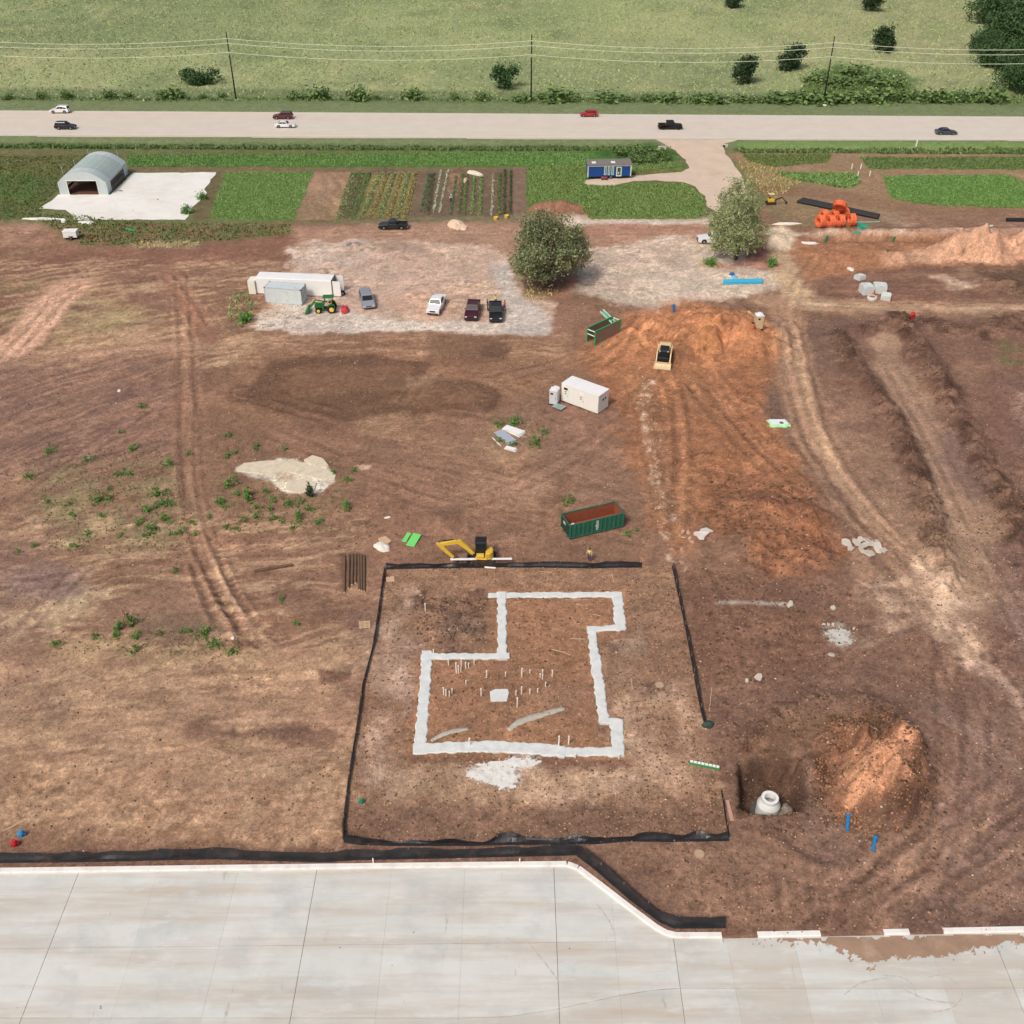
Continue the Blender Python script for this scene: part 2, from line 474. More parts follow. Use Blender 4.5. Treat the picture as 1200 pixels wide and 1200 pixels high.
WX = 1.2 * fbm(X / 4, Y / 4, 4, 61, .6) + .5 * fbm(X / .9, Y / .9, 3, 63, .7)
WY = 1.2 * fbm(X / 4, Y / 4, 4, 71, .6) + .5 * fbm(X / .9, Y / .9, 3, 73, .7)
N8 = fbm(X / 8, Y / 8, 5, 81); N2 = fbm(X / 2.0, Y / 2.0, 4, 83); N05 = fbm(X / .5, Y / .5, 3, 85); N25 = fbm(X / 25, Y / 25, 4, 87)
C = np.zeros((len(X), 3)); ROUGH = np.zeros(len(X)); GRASS = np.zeros(len(X))
def _sel(pts, pad):
    xs = [p[0] for p in pts]; ys = [p[1] for p in pts]
    return np.nonzero((X > min(xs) - pad) & (X < max(xs) + pad) & (Y > min(ys) - pad) & (Y < max(ys) + pad))[0]
def _mix(i, m, col, rough=None, grass=None):
    C[i] += (np.array(lin(col))[None] - C[i]) * m[:, None]
    if rough is not None: ROUGH[i] += (rough - ROUGH[i]) * m
    if grass is not None: GRASS[i] += (grass - GRASS[i]) * m
def P(pts, col, f=1.2, warp=1.0, a=0.9, nz=0.0, rough=None, grass=None, nfield=None):
    q = gps(pts); i = _sel(q, f + 3 * warp + 1)
    f = f * .55; warp = warp * 1.25
    d = sdf(X[i] + warp * WX[i], Y[i] + warp * WY[i], q)
    m = sstep(f, -f, d) * a
    if nz: m = m * np.clip(0.5 + nz * (nfield if nfield is not None else N2)[i] * 1.6, 0, 1)
    _mix(i, m, col, rough, grass)
def S(pts, w, col, f=0.6, warp=.5, a=.8, streak=0.0, fr=2.2, sm=2, nz=0.0, rough=None, grass=None, seed=0):
    """a stroke along a line; streak: pattern of parallel tyre lines"""
    q = smooth_line(gps(pts), sm); i = _sel(q, w + f + 2 * warp + 1)
    d, sd, ar = seg_dist(X[i] + warp * WX[i], Y[i] + warp * WY[i], q)
    m = sstep(w / 2 + f, w / 2 - f, d) * a
    if streak:
        t = d * sd
        k = vnoise(t * fr + 40, ar * .06, 100 + seed) * .55 + vnoise(t * fr * 2.3, ar * .15, 140 + seed) * .45
        m = m * np.clip(1 - streak + streak * 3.2 * (k - .34), 0, 1)
    if nz: m = m * np.clip(.5 + nz * 1.6 * N2[i], 0, 1)
    _mix(i, m, col, rough, grass)
def SP(pts, ang, col, a=.5, fr=1.2, ln=.08, f=2.0, th=.55, seed=0, warp=1.0):
    """scraped streaks inside a polygon, running along one direction"""
    q = gps(pts); i = _sel(q, f + 3)
    d = sdf(X[i] + warp * WX[i], Y[i] + warp * WY[i], q)
    c, s = math.cos(ang), math.sin(ang)
    wv = 1.6 * N8[i] + .5 * N2[i]
    fr = fr * 1.7; ln = ln * 3.2
    al = X[i] * c + Y[i] * s; ac = -X[i] * s + Y[i] * c + wv
    k = .6 * vnoise(ac * fr, al * ln, 200 + seed) + .4 * vnoise(ac * fr * 2.7, al * ln * 2.2, 230 + seed)
    m = sstep(f, -f, d) * a * sstep(th - .12, th + .16, k)
    _mix(i, m, col)

# --- base
base = np.array(lin((127, 94, 73)))
C[:] = base[None] * (1 + .16 * N8 + .14 * N2)[:, None]
ROUGH[:] = .35
# --- green land beyond the site edge
P([(-900, 265), (60, 262), (240, 262), (330, 262), (600, 257), (640, 258), (830, 258), (850, 250), (905, 238), (930, 236), (1050, 248), (1200, 248), (2100, 250), (3500, 100), (-2500, 90)], (112, 118, 76), f=1.0, grass=.7, rough=.1)
past = Y > ROAD_FAR[2][1] - 5
i = np.nonzero(past)[0]
_mix(i, np.ones(len(i)), (150, 160, 112), .1, .6)
m = np.clip(.45 + 1.1 * N25[i], 0, 1); _mix(i, m * .7, (168, 170, 124))
m = np.clip(.2 + 1.0 * fbm(X[i] / 45, Y[i] / 30, 4, 301), 0, 1); _mix(i, m * .8, (118, 130, 90))
m = np.clip(-.15 + 1.5 * fbm(X[i] / 16, Y[i] / 16, 4, 305), 0, 1); _mix(i, m * .8, (110, 124, 84))
m = np.clip(-.2 + 1.5 * fbm(X[i] / 12, Y[i] / 20, 4, 309), 0, 1); _mix(i, m * .85, (180, 176, 130))
P([(880, 90), (905, 20), (1000, -60), (1300, -60), (1160, 100), (1060, 108), (1000, 60)], (166, 162, 122), f=9, warp=3, a=.75, nz=.7)
P([(-200, 70), (-200, -60), (260, -60), (200, 30), (60, 55)], (112, 126, 88), f=12, warp=4, a=.7, nz=.6)
P([(930, 112), (945, 92), (972, 76), (1010, 76), (1050, 82), (1078, 94), (1072, 112), (1000, 117)], (84, 112, 62), f=3, warp=1.5, a=.95)
P([(925, 118), (1075, 118), (1075, 106), (925, 106)], (70, 100, 52), f=2, a=.8)
# verges
S([(-1500, 110), (0, 121), (600, 125), (1200, 129), (2700, 139)], 30, (112, 124, 84), f=2.5, warp=.3, a=.95, sm=0, grass=.45)
S([(-1500, 104), (0, 115), (600, 118.5), (1200, 120), (2700, 128)], 5, (78, 96, 54), f=2.5, warp=1.2, a=.75, sm=0, nz=.5)
S([(-1500, 156), (0, 163.5), (600, 166.5), (1200, 168), (2700, 175)], 10, (118, 130, 88), f=1.5, warp=.3, a=.95, sm=0, grass=.45)
S([(-1500, 160.5), (0, 169), (600, 172), (770, 173.2)], 3.4, (66, 80, 46), f=1.2, warp=.5, a=.95, sm=0)
S([(20, 168.5), (140, 170)], 2.6, (54, 62, 46), f=.8, warp=.2, a=.8, sm=0)
S([(-1500, 166), (0, 175), (600, 177), (640, 177)], 7, (98, 102, 66), f=2, warp=.8, a=.7, sm=0, nz=.6)
S([(868, 175.3), (1200, 177), (2700, 186)], 2.4, (58, 72, 42), f=1.0, warp=.4, a=.9, sm=0)
S([(1000, 174.5), (1200, 175.5), (2700, 182)], 2.0, (158, 160, 120), f=1.0, warp=.4, a=.7, sm=0, nz=.6)
P([(850, 166), (1300, 167), (1300, 173), (870, 172)], (116, 142, 74), f=1.2, warp=.3, a=.8)
# left garden ground
P([(-300, 180), (-300, 262), (40, 256), (70, 225), (150, 182)], (98, 100, 62), f=2, grass=.6, a=.9)
P([(-300, 205), (-300, 262), (20, 250), (55, 215), (40, 200)], (78, 116, 52), f=3, grass=.6, a=.9, nz=.7)
P([(0, 178), (135, 180), (80, 205), (0, 204)], (122, 106, 72), f=3, a=.7, nz=.6)
P([(150, 181), (640, 178), (760, 175), (800, 186), (780, 190), (640, 196), (150, 196)], (82, 124, 58), f=.8, warp=.3, grass=.8, a=.95)
S([(150, 198.5), (400, 199), (620, 198)], 2.6, (128, 106, 82), f=.8, warp=.4, a=.95, sm=0)
P([(225, 205), (262, 200), (246, 256), (225, 262)], (110, 98, 70), f=1.0, a=.9)
P([(264, 202), (367, 201), (344, 258), (246, 256)], (98, 138, 64), f=.6, warp=.4, a=.97, grass=.8)
P([(368, 202), (411, 202), (393, 258), (345, 258)], (134, 104, 80), f=.5, warp=.3, a=.97, grass=0)
SP([(368, 202), (411, 202), (393, 258), (345, 258)], 1.9, (158, 126, 96), .6, 1.1, .03, .5)
P([(352, 240), (398, 240), (390, 260), (340, 260)], (108, 96, 64), f=2, a=.6, nz=.6)
P([(411, 202), (438, 202), (418, 258), (393, 258)], (96, 112, 62), f=.5, warp=.3, a=.97)
P([(438, 202), (492, 202), (480, 258), (418, 258)], (128, 118, 74), f=.5, warp=.3, a=.97)
P([(440, 202), (490, 202), (480, 228), (428, 228)], (164, 144, 96), f=2, warp=.6, a=.7, nz=.6)
P([(490, 200), (602, 198), (600, 256), (478, 257)], (102, 82, 66), f=.5, warp=.3, a=.97, grass=0)
P([(601, 197), (618, 197), (616, 257), (599, 257)], (116, 92, 76), f=.5, warp=.3, a=.97, grass=0)
P([(525, 202), (540, 203), (534, 222), (528, 230)], (150, 112, 84), f=1, a=.7)
P([(438, 196), (462, 197), (455, 206), (432, 205)], (110, 95, 76), f=1, a=.8)
# blue house yard
P([(618, 197), (700, 190), (790, 190), (808, 192), (790, 204), (745, 204), (690, 214), (800, 214), (815, 220), (828, 238), (820, 256), (618, 258)], (88, 126, 58), f=.8, warp=.6, a=.97, grass=1.0)
P([(700, 178), (760, 168), (795, 178), (785, 190), (720, 192)], (70, 104, 52), f=1.5, a=.9, grass=1.0)
P([(744, 200), (805, 197), (805, 199), (745, 205)], (130, 110, 80), f=.6, warp=.2, a=.8)
P([(740, 218), (800, 215), (828, 238), (800, 256), (740, 256)], (86, 112, 52), f=2, a=.6, nz=.7, grass=1.0)
P([(788, 214), (815, 216), (818, 226), (795, 224)], (112, 100, 62), f=1.0, a=.7, nz=.5)
P([(618, 250), (628, 238), (645, 235), (668, 237), (690, 250), (690, 258), (618, 258)], (132, 90, 70), f=.8, a=.97, grass=0)
# right fields
P([(850, 178), (1400, 180), (1400, 262), (930, 250), (905, 238), (870, 200)], (140, 112, 84), f=1.5, a=.95, grass=.15)
P([(870, 181), (975, 180), (970, 190), (905, 196), (880, 190)], (116, 126, 70), f=1.2, a=.9, grass=.9)
P([(865, 188), (905, 196), (960, 212), (905, 236), (878, 215)], (134, 128, 86), f=2, a=.85, nz=.4, grass=.7)
P([(1008, 184), (1400, 184), (1400, 199), (1018, 198)], (104, 126, 74), f=.8, warp=.4, a=.95, grass=.7)
P([(910, 203), (1004, 205), (1008, 214), (996, 221), (960, 216), (925, 209)], (84, 122, 58), f=.6, warp=.4, a=.97, grass=1.0)
P([(1034, 206), (1185, 205), (1200, 212), (1400, 215), (1400, 246), (1110, 242), (1046, 234)], (92, 136, 62), f=.6, warp=.4, a=.97, grass=.9)
P([(1180, 203), (1200, 203), (1200, 216), (1190, 214)], (150, 120, 90), f=1, a=.8)
S([(900, 222), (960, 226), (1040, 240), (1110, 247), (1200, 249)], 6, (128, 96, 74), f=1.5, a=.9, streak=.3)
P([(895, 238), (935, 236), (960, 246), (960, 268), (900, 262)], (112, 110, 74), f=1.2, a=.8, nz=.6)
# edge between gardens and site
S([(-300, 266), (60, 264)], 5, (170, 140, 112), f=2, a=.7, nz=.6)
P([(30, 256), (180, 262), (260, 262), (340, 262), (345, 275), (230, 286), (100, 290), (70, 278)], (112, 114, 72), f=1.5, a=.85, nz=.55, grass=.9)
P([(150, 284), (235, 282), (232, 290), (160, 293)], (178, 170, 132), f=1.2, a=.8, nz=.7)
P([(0, 262), (60, 264), (60, 285), (0, 290)], (158, 120, 98), f=2, a=.8, nz=.5)
S([(400, 258), (620, 257)], 2.4, (120, 114, 84), f=1.2, a=.7, sm=0)
S([(670, 260), (830, 259.5)], 4, (200, 180, 160), f=1.4, warp=.4, a=.9, sm=0)
P([(340, 268), (450, 262), (640, 260), (640, 330), (350, 330)], (160, 124, 100), f=3, a=.8)
P([(250, 285), (345, 275), (350, 300), (200, 312), (0, 320), (0, 300)], (118, 82, 66), f=3, a=.7)
P([(690, 264), (830, 262), (830, 300), (690, 285)], (166, 126, 102), f=2, a=.85)
SP([(690, 262), (835, 262), (835, 305), (690, 290)], .05, (150, 104, 82), .7, .8, .04)
# gravel yard
P([(345, 290), (375, 283), (440, 280), (560, 285), (596, 300), (600, 330), (640, 345), (655, 370), (640, 391), (480, 387), (298, 389), (296, 372), (330, 345)], (190, 160, 138), f=1.5, warp=1.6, a=.95, rough=.7)
P([(345, 288), (430, 280), (440, 300), (400, 315), (350, 316)], (186, 166, 152), f=2, warp=1.5, a=.8, nz=.6)
P([(300, 388), (298, 375), (325, 355), (400, 362), (450, 375), (640, 380), (636, 391)], (202, 186, 170), f=1.2, warp=.8, a=.9)
P([(570, 310), (596, 305), (606, 345), (625, 360), (645, 372), (640, 390), (590, 388), (590, 345)], (188, 174, 162), f=1.5, warp=1, a=.9)
P([(405, 300), (480, 295), (480, 325), (420, 330)], (176, 150, 132), f=3, a=.6, nz=.7)
P([(450, 350), (520, 340), (560, 330), (570, 370), (470, 375)], (186, 142, 112), f=3, a=.7, nz=.5)
P([(430, 285), (470, 280), (520, 300), (470, 310)], (140, 112, 94), f=2, a=.7, nz=.7)
for (a, b, w) in ((418, 286, 9), (424, 291, 8), (410, 288, 6), (436, 290, 7), (383, 316, 9), (395, 312, 7), (330, 374, 6), (345, 371, 5)):
    P([(a - w, b), (a, b - 2.5), (a + w, b), (a, b + 3)], (96, 82, 72), f=.5, warp=.8, a=.8, nz=.9, nfield=N05, rough=1)
P([(680, 300), (720, 285), (800, 275), (860, 295), (905, 312), (925, 335), (870, 350), (800, 352), (765, 370), (720, 352), (675, 340)], (198, 174, 152), f=2.5, warp=1.8, a=.95, rough=.7)
P([(750, 318), (800, 312), (860, 318), (880, 345), (800, 345), (765, 365), (750, 350)], (204, 186, 164), f=3, warp=1, a=.8, nz=.4)
P([(690, 290), (735, 290), (735, 340), (690, 345)], (188, 158, 138), f=3, a=.6, nz=.8)
P([(760, 290), (800, 288), (796, 318), (770, 318)], (140, 116, 98), f=2, a=.6, nz=.8)
P([(900, 285), (912, 280), (930, 290), (935, 330), (960, 345), (1000, 352), (960, 365), (920, 350), (905, 320)], (184, 152, 118), f=2.0, warp=.8, a=.85)
P([(898, 268), (915, 264), (940, 275), (934, 292), (900, 292)], (200, 176, 148), f=1.2, warp=.6, a=.9)
P([(868, 290), (900, 288), (908, 305), (898, 318), (870, 312)], (132, 84, 70), f=1.2, a=.85)
P([(840, 310), (915, 308), (915, 315), (840, 316)], (186, 128, 108), f=1.2, a=.8)
P([(612, 330), (672, 330), (670, 346), (614, 346)], (134, 96, 76), f=1.2, a=.9)
P([(614, 336), (655, 340), (640, 352), (615, 350)], (160, 142, 88), f=1, a=.7, nz=.8, nfield=N05, grass=1)
P([(668, 318), (675, 316), (676, 335), (665, 345)], (168, 110, 96), f=1, a=.7)
P([(660, 360), (700, 350), (690, 380), (650, 392)], (134, 100, 80), f=2, a=.8)
P([(740, 372), (770, 372), (776, 384), (745, 386)], (196, 160, 138), f=1, a=.8, nz=.7)
# red-orange spoil
P([(680, 400), (735, 372), (800, 362), (850, 366), (905, 388), (922, 400), (915, 440), (905, 470), (925, 520), (955, 570), (985, 610), (985, 670), (930, 690), (880, 660), (830, 610), (795, 650), (770, 620), (755, 560), (735, 510), (715, 480), (700, 440)], (154, 102, 68), f=3, warp=2.2, a=.92, rough=.9)
P([(700, 400), (760, 372), (840, 368), (900, 390), (910, 420), (840, 440), (760, 470), (715, 440)], (174, 116, 76), f=3, warp=2, a=.8, rough=.8)
P([(810, 395), (830, 388), (850, 400), (845, 420), (815, 418)], (182, 122, 76), f=1.5, a=.8)
P([(850, 372), (885, 378), (905, 392), (880, 392)], (186, 134, 92), f=1.5, a=.8)
P([(830, 560), (900, 560), (960, 590), (980, 660), (900, 690), (850, 640)], (120, 80, 58), f=4, warp=2, a=.7, nz=.5, rough=1)
P([(760, 470), (800, 480), (805, 600), (785, 650), (765, 560)], (132, 90, 64), f=2.5, a=.7)
S([(752, 450), (765, 520), (775, 600)], 3, (150, 114, 84), f=1.2, a=.7, nz=.4)
S([(815, 450), (812, 540), (800, 640)], 3.2, (150, 104, 72), f=1, a=.8, streak=.5)
S([(800, 420), (830, 470), (890, 530), (950, 580)], 4, (120, 84, 60), f=1, a=.6, streak=.8)
S([(690, 425), (730, 400), (760, 375), (800, 360)], 7, (174, 118, 78), f=1.5, a=.7, streak=.7, seed=4)
S([(745, 480), (780, 430), (800, 400)], 4, (120, 82, 56), f=1, a=.5, streak=.8, seed=5)
P([(900, 455), (918, 455), (925, 490), (900, 492)], (112, 86, 72), f=1.2, a=.9)
for k in range(70):
    t = k / 45; a = 752 + 28 * t + random.gauss(0, 7); b = 440 + 165 * t + random.uniform(-8, 8)
    s = random.uniform(.5, 1.9) ** 1.2
    P([(a - s, b - s * 1.6), (a + s, b - s), (a + s, b + s * 1.5), (a - s, b + s)], (206, 176, 150), f=.35, warp=.7, a=.75)
# far right spoil
P([(935, 278), (1000, 272), (1250, 270), (1250, 302), (1180, 312), (1100, 312), (1040, 318), (985, 325), (945, 330), (925, 300)], (154, 106, 74), f=2, warp=1.2, a=.95, rough=.6)
P([(1040, 300), (1100, 288), (1130, 282), (1160, 288), (1250, 278), (1250, 305), (1170, 308), (1100, 310), (1040, 312)], (196, 148, 116), f=1.6, warp=1.2, a=.9, rough=.7)
S([(930, 275), (1080, 274), (1100, 272), (1300, 270)], 2.4, (206, 178, 152), f=.8, a=.85, nz=.5)
S([(945, 280.5), (1300, 280)], 3.2, (126, 88, 64), f=1.2, a=.8, sm=0)
P([(1005, 250), (1200, 252), (1200, 268), (1020, 268)], (126, 98, 80), f=2, a=.8, nz=.3)
P([(1040, 246), (1075, 262), (1060, 270), (1020, 255)], (160, 136, 108), f=2, a=.6, nz=.6)
P([(960, 330), (1000, 318), (1100, 312), (1250, 306), (1250, 360), (1000, 362), (945, 352)], (112, 80, 64), f=2, a=.92)
SP([(980, 325), (1250, 312), (1250, 362), (960, 365)], -.06, (140, 104, 82), .7, .9, .03, seed=3)
P([(1085, 322), (1110, 322), (1145, 336), (1120, 342)], (206, 176, 148), f=1.2, warp=1.0, a=.8, nz=.6)
P([(1118, 314), (1135, 312), (1160, 330), (1140, 334)], (160, 126, 104), f=1.2, a=.7, nz=.5)
P([(1140, 318), (1250, 308), (1250, 345), (1180, 348)], (104, 80, 62), f=2, a=.9, rough=1)
S([(900, 352), (960, 358), (1080, 362), (1200, 362), (1400, 360)], 5, (172, 136, 104), f=1.2, warp=.5, a=.9, streak=.5)
S([(930, 355), (1060, 361), (1200, 362)], 1.2, (208, 176, 142), f=.5, warp=.3, a=.7, nz=.6)
# right hand field
P([(930, 372), (1000, 370), (1250, 368), (1400, 700), (1400, 1090), (900, 1095), (800, 1000), (795, 700), (880, 690), (985, 660), (960, 560), (925, 450)], (116, 86, 70), f=4, warp=2, a=.85, rough=.4)
P([(940, 375), (1000, 372), (990, 400), (970, 430), (940, 420)], (108, 82, 68), f=2, a=.8)
P([(960, 440), (1020, 480), (1080, 600), (1110, 700), (1060, 640), (1000, 540), (960, 490)], (138, 108, 86), f=4, warp=2, a=.7, nz=.5)
P([(1022, 396), (1040, 392), (1056, 402), (1060, 425), (1100, 490), (1130, 540), (1160, 590), (1195, 680), (1200, 740), (1130, 720), (1105, 640), (1075, 550), (1050, 490), (1025, 430)], (140, 110, 88), f=1.6, warp=.7, a=.92, rough=.05)
P([(1018, 400), (1030, 391), (1050, 395), (1052, 408), (1030, 412)], (158, 126, 100), f=.8, warp=.5, a=.8)
P([(1095, 505), (1120, 510), (1150, 545), (1165, 580), (1140, 590), (1110, 550)], (106, 82, 72), f=1.8, a=.75)
P([(1170, 400), (1195, 398), (1200, 425), (1178, 428)], (104, 104, 64), f=2.5, a=.8, nz=.6, grass=.6)
for pl, w in (([(985, 398), (1000, 425), (1015, 445), (1030, 470), (1048, 492), (1060, 520), (1072, 550), (1085, 580), (1100, 640)], 3.4), ([(1052, 372), (1085, 420), (1105, 455), (1122, 490), (1140, 515), (1155, 550), (1168, 575), (1185, 600), (1200, 640)], 3.8), ([(1095, 380), (1130, 392), (1165, 388), (1200, 372)], 5), ([(985, 392), (1050, 378)], 3.4), ([(1180, 585), (1215, 590)], 3), ([(1190, 640), (1210, 690)], 3)):
    S(pl, w, (84, 60, 48), f=1.0, warp=1.2, a=.95, nz=.8, rough=1.0)
P([(1170, 440), (1250, 440), (1250, 560), (1190, 540)], (112, 84, 72), f=3, a=.7)
P([(1180, 462), (1200, 460), (1200, 500), (1185, 490)], (170, 140, 118), f=2, a=.6, nz=.9, nfield=N05)
# haul road on the right
S([(918, 355), (932, 420), (948, 500), (985, 575), (1040, 630), (1075, 680)], 4.6, (160, 124, 96), f=1.0, warp=.6, a=.9, streak=.55, rough=.1)
S([(925, 370), (940, 450), (958, 512), (1000, 585), (1050, 640)], 1.0, (196, 160, 122), f=.5, warp=.3, a=.7, nz=.5)
S([(912, 480), (935, 520), (975, 580), (1040, 640), (1075, 670)], 3.0, (104, 78, 62), f=.8, warp=.4, a=.7, streak=.8, seed=9)
S([(1000, 520), (1050, 580), (1090, 640), (1110, 690)], 5, (150, 118, 92), f=2, warp=1, a=.5, streak=.7, seed=2)
P([(1020, 690), (1060, 665), (1085, 650), (1110, 680), (1145, 730), (1155, 760), (1130, 775), (1085, 750), (1050, 735)], (204, 168, 138), f=2.4, warp=2.4, a=.92, nz=.3)
P([(1075, 660), (1100, 660), (1125, 730), (1095, 745)], (212, 178, 146), f=2, warp=1.4, a=.85, nz=.3)
P([(1130, 770), (1150, 765), (1200, 815), (1250, 850), (1250, 880), (1180, 830)], (208, 174, 150), f=1.6, warp=2.0, a=.9, nz=.35)
P([(1095, 600), (1150, 605), (1165, 690), (1120, 700)], (164, 132, 104), f=3, warp=2, a=.6, nz=.6)
P([(990, 640), (1010, 650), (1030, 675), (1010, 690), (995, 665)], (178, 140, 108), f=1.5, warp=1, a=.7, nz=.4)
P([(1150, 640), (1250, 640), (1250, 790), (1190, 780), (1165, 720)], (108, 82, 72), f=3, a=.7)
P([(1170, 690), (1215, 690), (1230, 760), (1200, 760)], (160, 130, 112), f=3, a=.5, nz=.9, nfield=N05)
# lower right
P([(800, 670), (880, 680), (960, 720), (990, 760), (930, 800), (820, 800)], (116, 82, 64), f=3, a=.7, rough=.5)
P([(963, 735), (985, 732), (1003, 742), (995, 756), (972, 756)], (196, 196, 184), f=.7, warp=.6, a=.85, nz=.6)
P([(975, 742), (1020, 748), (1060, 745), (1020, 757), (985, 757)], (168, 140, 116), f=1.0, a=.6, nz=.6)
S([(840, 707), (870, 706), (900, 708), (925, 708)], .5, (196, 186, 172), f=.25, warp=.3, a=.7, nz=.7)
P([(1160, 800), (1400, 800), (1400, 1090), (1100, 1090), (1110, 940)], (122, 94, 80), f=4, a=.6)
SP([(1080, 800), (1400, 760), (1400, 1085), (1080, 1085)], 2.2, (138, 110, 94), .5, .7, .03, seed=7)
P([(905, 980), (930, 985), (945, 1090), (880, 1092), (860, 1000)], (152, 116, 88), f=3, warp=1.5, a=.75, nz=.35)
SP([(960, 980), (1250, 900), (1250, 1085), (900, 1090)], .75, (146, 112, 90), .6, .8, .04, seed=12)
SP([(960, 980), (1250, 900), (1250, 1085), (900, 1090)], .70, (94, 70, 58), .5, .8, .05, seed=14)
P([(1050, 1065), (1250, 1060), (1250, 1094), (1060, 1094)], (104, 78, 66), f=1.5, a=.7)
P([(862, 893), (905, 880), (942, 888), (947, 956), (862, 956)], (92, 68, 54), f=.6, warp=.4, a=.92, rough=1)
P([(940, 900), (985, 900), (985, 1000), (950, 1010), (935, 960)], (116, 90, 76), f=1.5, a=.7)
P([(955, 870), (985, 835), (1040, 840), (1078, 890), (1085, 930), (1050, 962), (985, 965), (955, 930)], (136, 94, 70), f=1.2, warp=1, a=.9, rough=1)
P([(985, 915), (1005, 895), (1045, 905), (1050, 940), (1035, 955), (990, 952)], (198, 142, 104), f=.9, warp=.9, a=.9, rough=.6)
P([(1020, 868), (1035, 870), (1068, 900), (1055, 912), (1035, 895)], (190, 142, 108), f=.8, warp=.9, a=.8)
P([(975, 855), (1000, 848), (1005, 862), (990, 880), (970, 878)], (160, 104, 74), f=.9, warp=.9, a=.8)
S([(960, 930), (968, 880), (990, 845), (1030, 835), (1070, 870), (1088, 920), (1060, 958), (1000, 968)], 1.6, (92, 66, 52), f=.8, warp=1.2, a=.8, nz=.8, rough=1)
P([(860, 880), (900, 845), (950, 828), (990, 830), (960, 870), (900, 885)], (118, 88, 66), f=1.5, a=.8, rough=.8)
# left hand field
P([(-300, 300), (140, 300), (200, 330), (120, 350), (0, 372), (-300, 372)], (120, 84, 68), f=3, a=.75)
P([(0, 330), (50, 325), (48, 338), (0, 345)], (120, 118, 78), f=1.5, a=.7, nz=.7, grass=.6)
P([(0, 362), (28, 366), (20, 385), (0, 388)], (110, 112, 76), f=1.5, a=.8, nz=.6, grass=.6)
SP([(-300, 300), (330, 305), (330, 420), (-300, 520)], .35, (176, 142, 108), .75, .8, .06, seed=20)
P([(80, 340), (170, 335), (190, 375), (120, 400), (60, 400)], (164, 142, 100), f=4, warp=2.5, a=.7, nz=.7)
P([(110, 355), (180, 358), (180, 372), (130, 372)], (140, 130, 94), f=2.5, a=.5, nz=.6, grass=.4)
P([(150, 340), (200, 345), (208, 365), (165, 358)], (120, 88, 74), f=1.8, a=.8)
S([(-60, 450), (0, 420), (35, 388), (60, 352), (85, 335)], 6.5, (204, 158, 128), f=1.2, warp=.8, a=.97, streak=.4, seed=3)
S([(85, 335), (130, 322), (190, 318)], 4, (150, 112, 88), f=1.5, a=.6, streak=.6)
S([(120, 345), (190, 322), (300, 320)], 3, (112, 80, 64), f=1, a=.6, streak=.6)
S([(0, 425), (80, 415), (200, 405), (330, 405)], 4, (186, 148, 116), f=1.5, warp=1.2, a=.7, streak=.7, seed=6)
S([(192, 315), (220, 355), (246, 398)], 3.4, (138, 98, 76), f=.8, a=.9, streak=.6, seed=8)
P([(-300, 440), (150, 420), (210, 440), (200, 540), (0, 560), (-300, 560)], (124, 92, 78), f=4, warp=2, a=.75)
SP([(-300, 430), (210, 420), (200, 620), (-300, 700)], .75, (152, 116, 92), .6, .9, .05, seed=22)
SP([(-300, 430), (210, 420), (200, 620), (-300, 700)], .7, (100, 78, 66), .5, .8, .05, seed=26)
P([(20, 560), (160, 540), (230, 580), (230, 640), (120, 650), (30, 640)], (132, 122, 84), f=5, warp=3, a=.6, nz=.8)
P([(205, 430), (245, 430), (245, 460), (205, 460)], (114, 86, 70), f=1.5, a=.7)
for dx in (-10, 12):
    S([(213 + dx * .8, 420), (220 + dx, 500), (222 + dx, 560), (238 + dx * 1.1, 640), (262 + dx * 1.2, 690), (290 + dx * 1.3, 740), (312 + dx * 1.3, 765)], .7, (102, 72, 58), f=.35, warp=.15, a=.85)
S([(216, 400), (222, 500), (222, 560), (240, 640)], 4.2, (152, 114, 88), f=1, warp=.4, a=.5, streak=.6, seed=11)
P([(255, 690), (300, 695), (345, 750), (320, 768), (290, 760), (262, 740)], (118, 86, 68), f=1.2, a=.8)
S([(245, 650), (285, 720), (325, 765)], .8, (152, 118, 94), f=.4, warp=.2, a=.8)
# middle
P([(300, 395), (640, 393), (680, 400), (700, 450), (640, 440), (600, 480), (400, 520), (260, 480), (280, 430)], (130, 96, 72), f=4, a=.8)
SP([(260, 395), (660, 393), (660, 415), (260, 420)], .0, (176, 138, 106), .7, .9, .05, seed=30, f=1.5)
P([(495, 392), (560, 392), (600, 398), (600, 420), (560, 432), (500, 425)], (114, 84, 64), f=2, a=.85, rough=.1)
P([(562, 402), (590, 400), (605, 408), (598, 418), (566, 416)], (92, 68, 54), f=.8, a=.8)
P([(318, 424), (360, 417), (430, 417), (500, 424), (508, 432), (488, 445), (450, 455), (480, 458), (540, 448), (572, 452), (586, 464), (576, 478), (545, 486), (480, 482), (430, 488), (395, 494), (340, 485), (290, 468), (300, 450)], (98, 71, 53), f=.9, warp=.8, a=.95, rough=.05)
P([(335, 432), (470, 428), (480, 445), (440, 460), (350, 465)], (122, 90, 68), f=3, a=.6)
P([(500, 455), (560, 453), (572, 466), (550, 478), (480, 474), (400, 482)], (130, 98, 74), f=1.5, a=.7, nz=.3)
S([(500, 448), (545, 447), (576, 453), (586, 466), (574, 480), (540, 488), (480, 484)], 1.0, (96, 70, 54), f=.6, a=.8, rough=.5)
S([(310, 422), (380, 419), (460, 421), (506, 428)], .9, (100, 74, 58), f=.5, a=.7)
S([(284, 462), (320, 470), (400, 496)], 5, (96, 70, 54), f=.8, warp=.2, a=.75, streak=.8, seed=15)
P([(475, 440), (520, 438), (510, 448), (478, 450)], (160, 128, 98), f=1, a=.7, nz=.3)
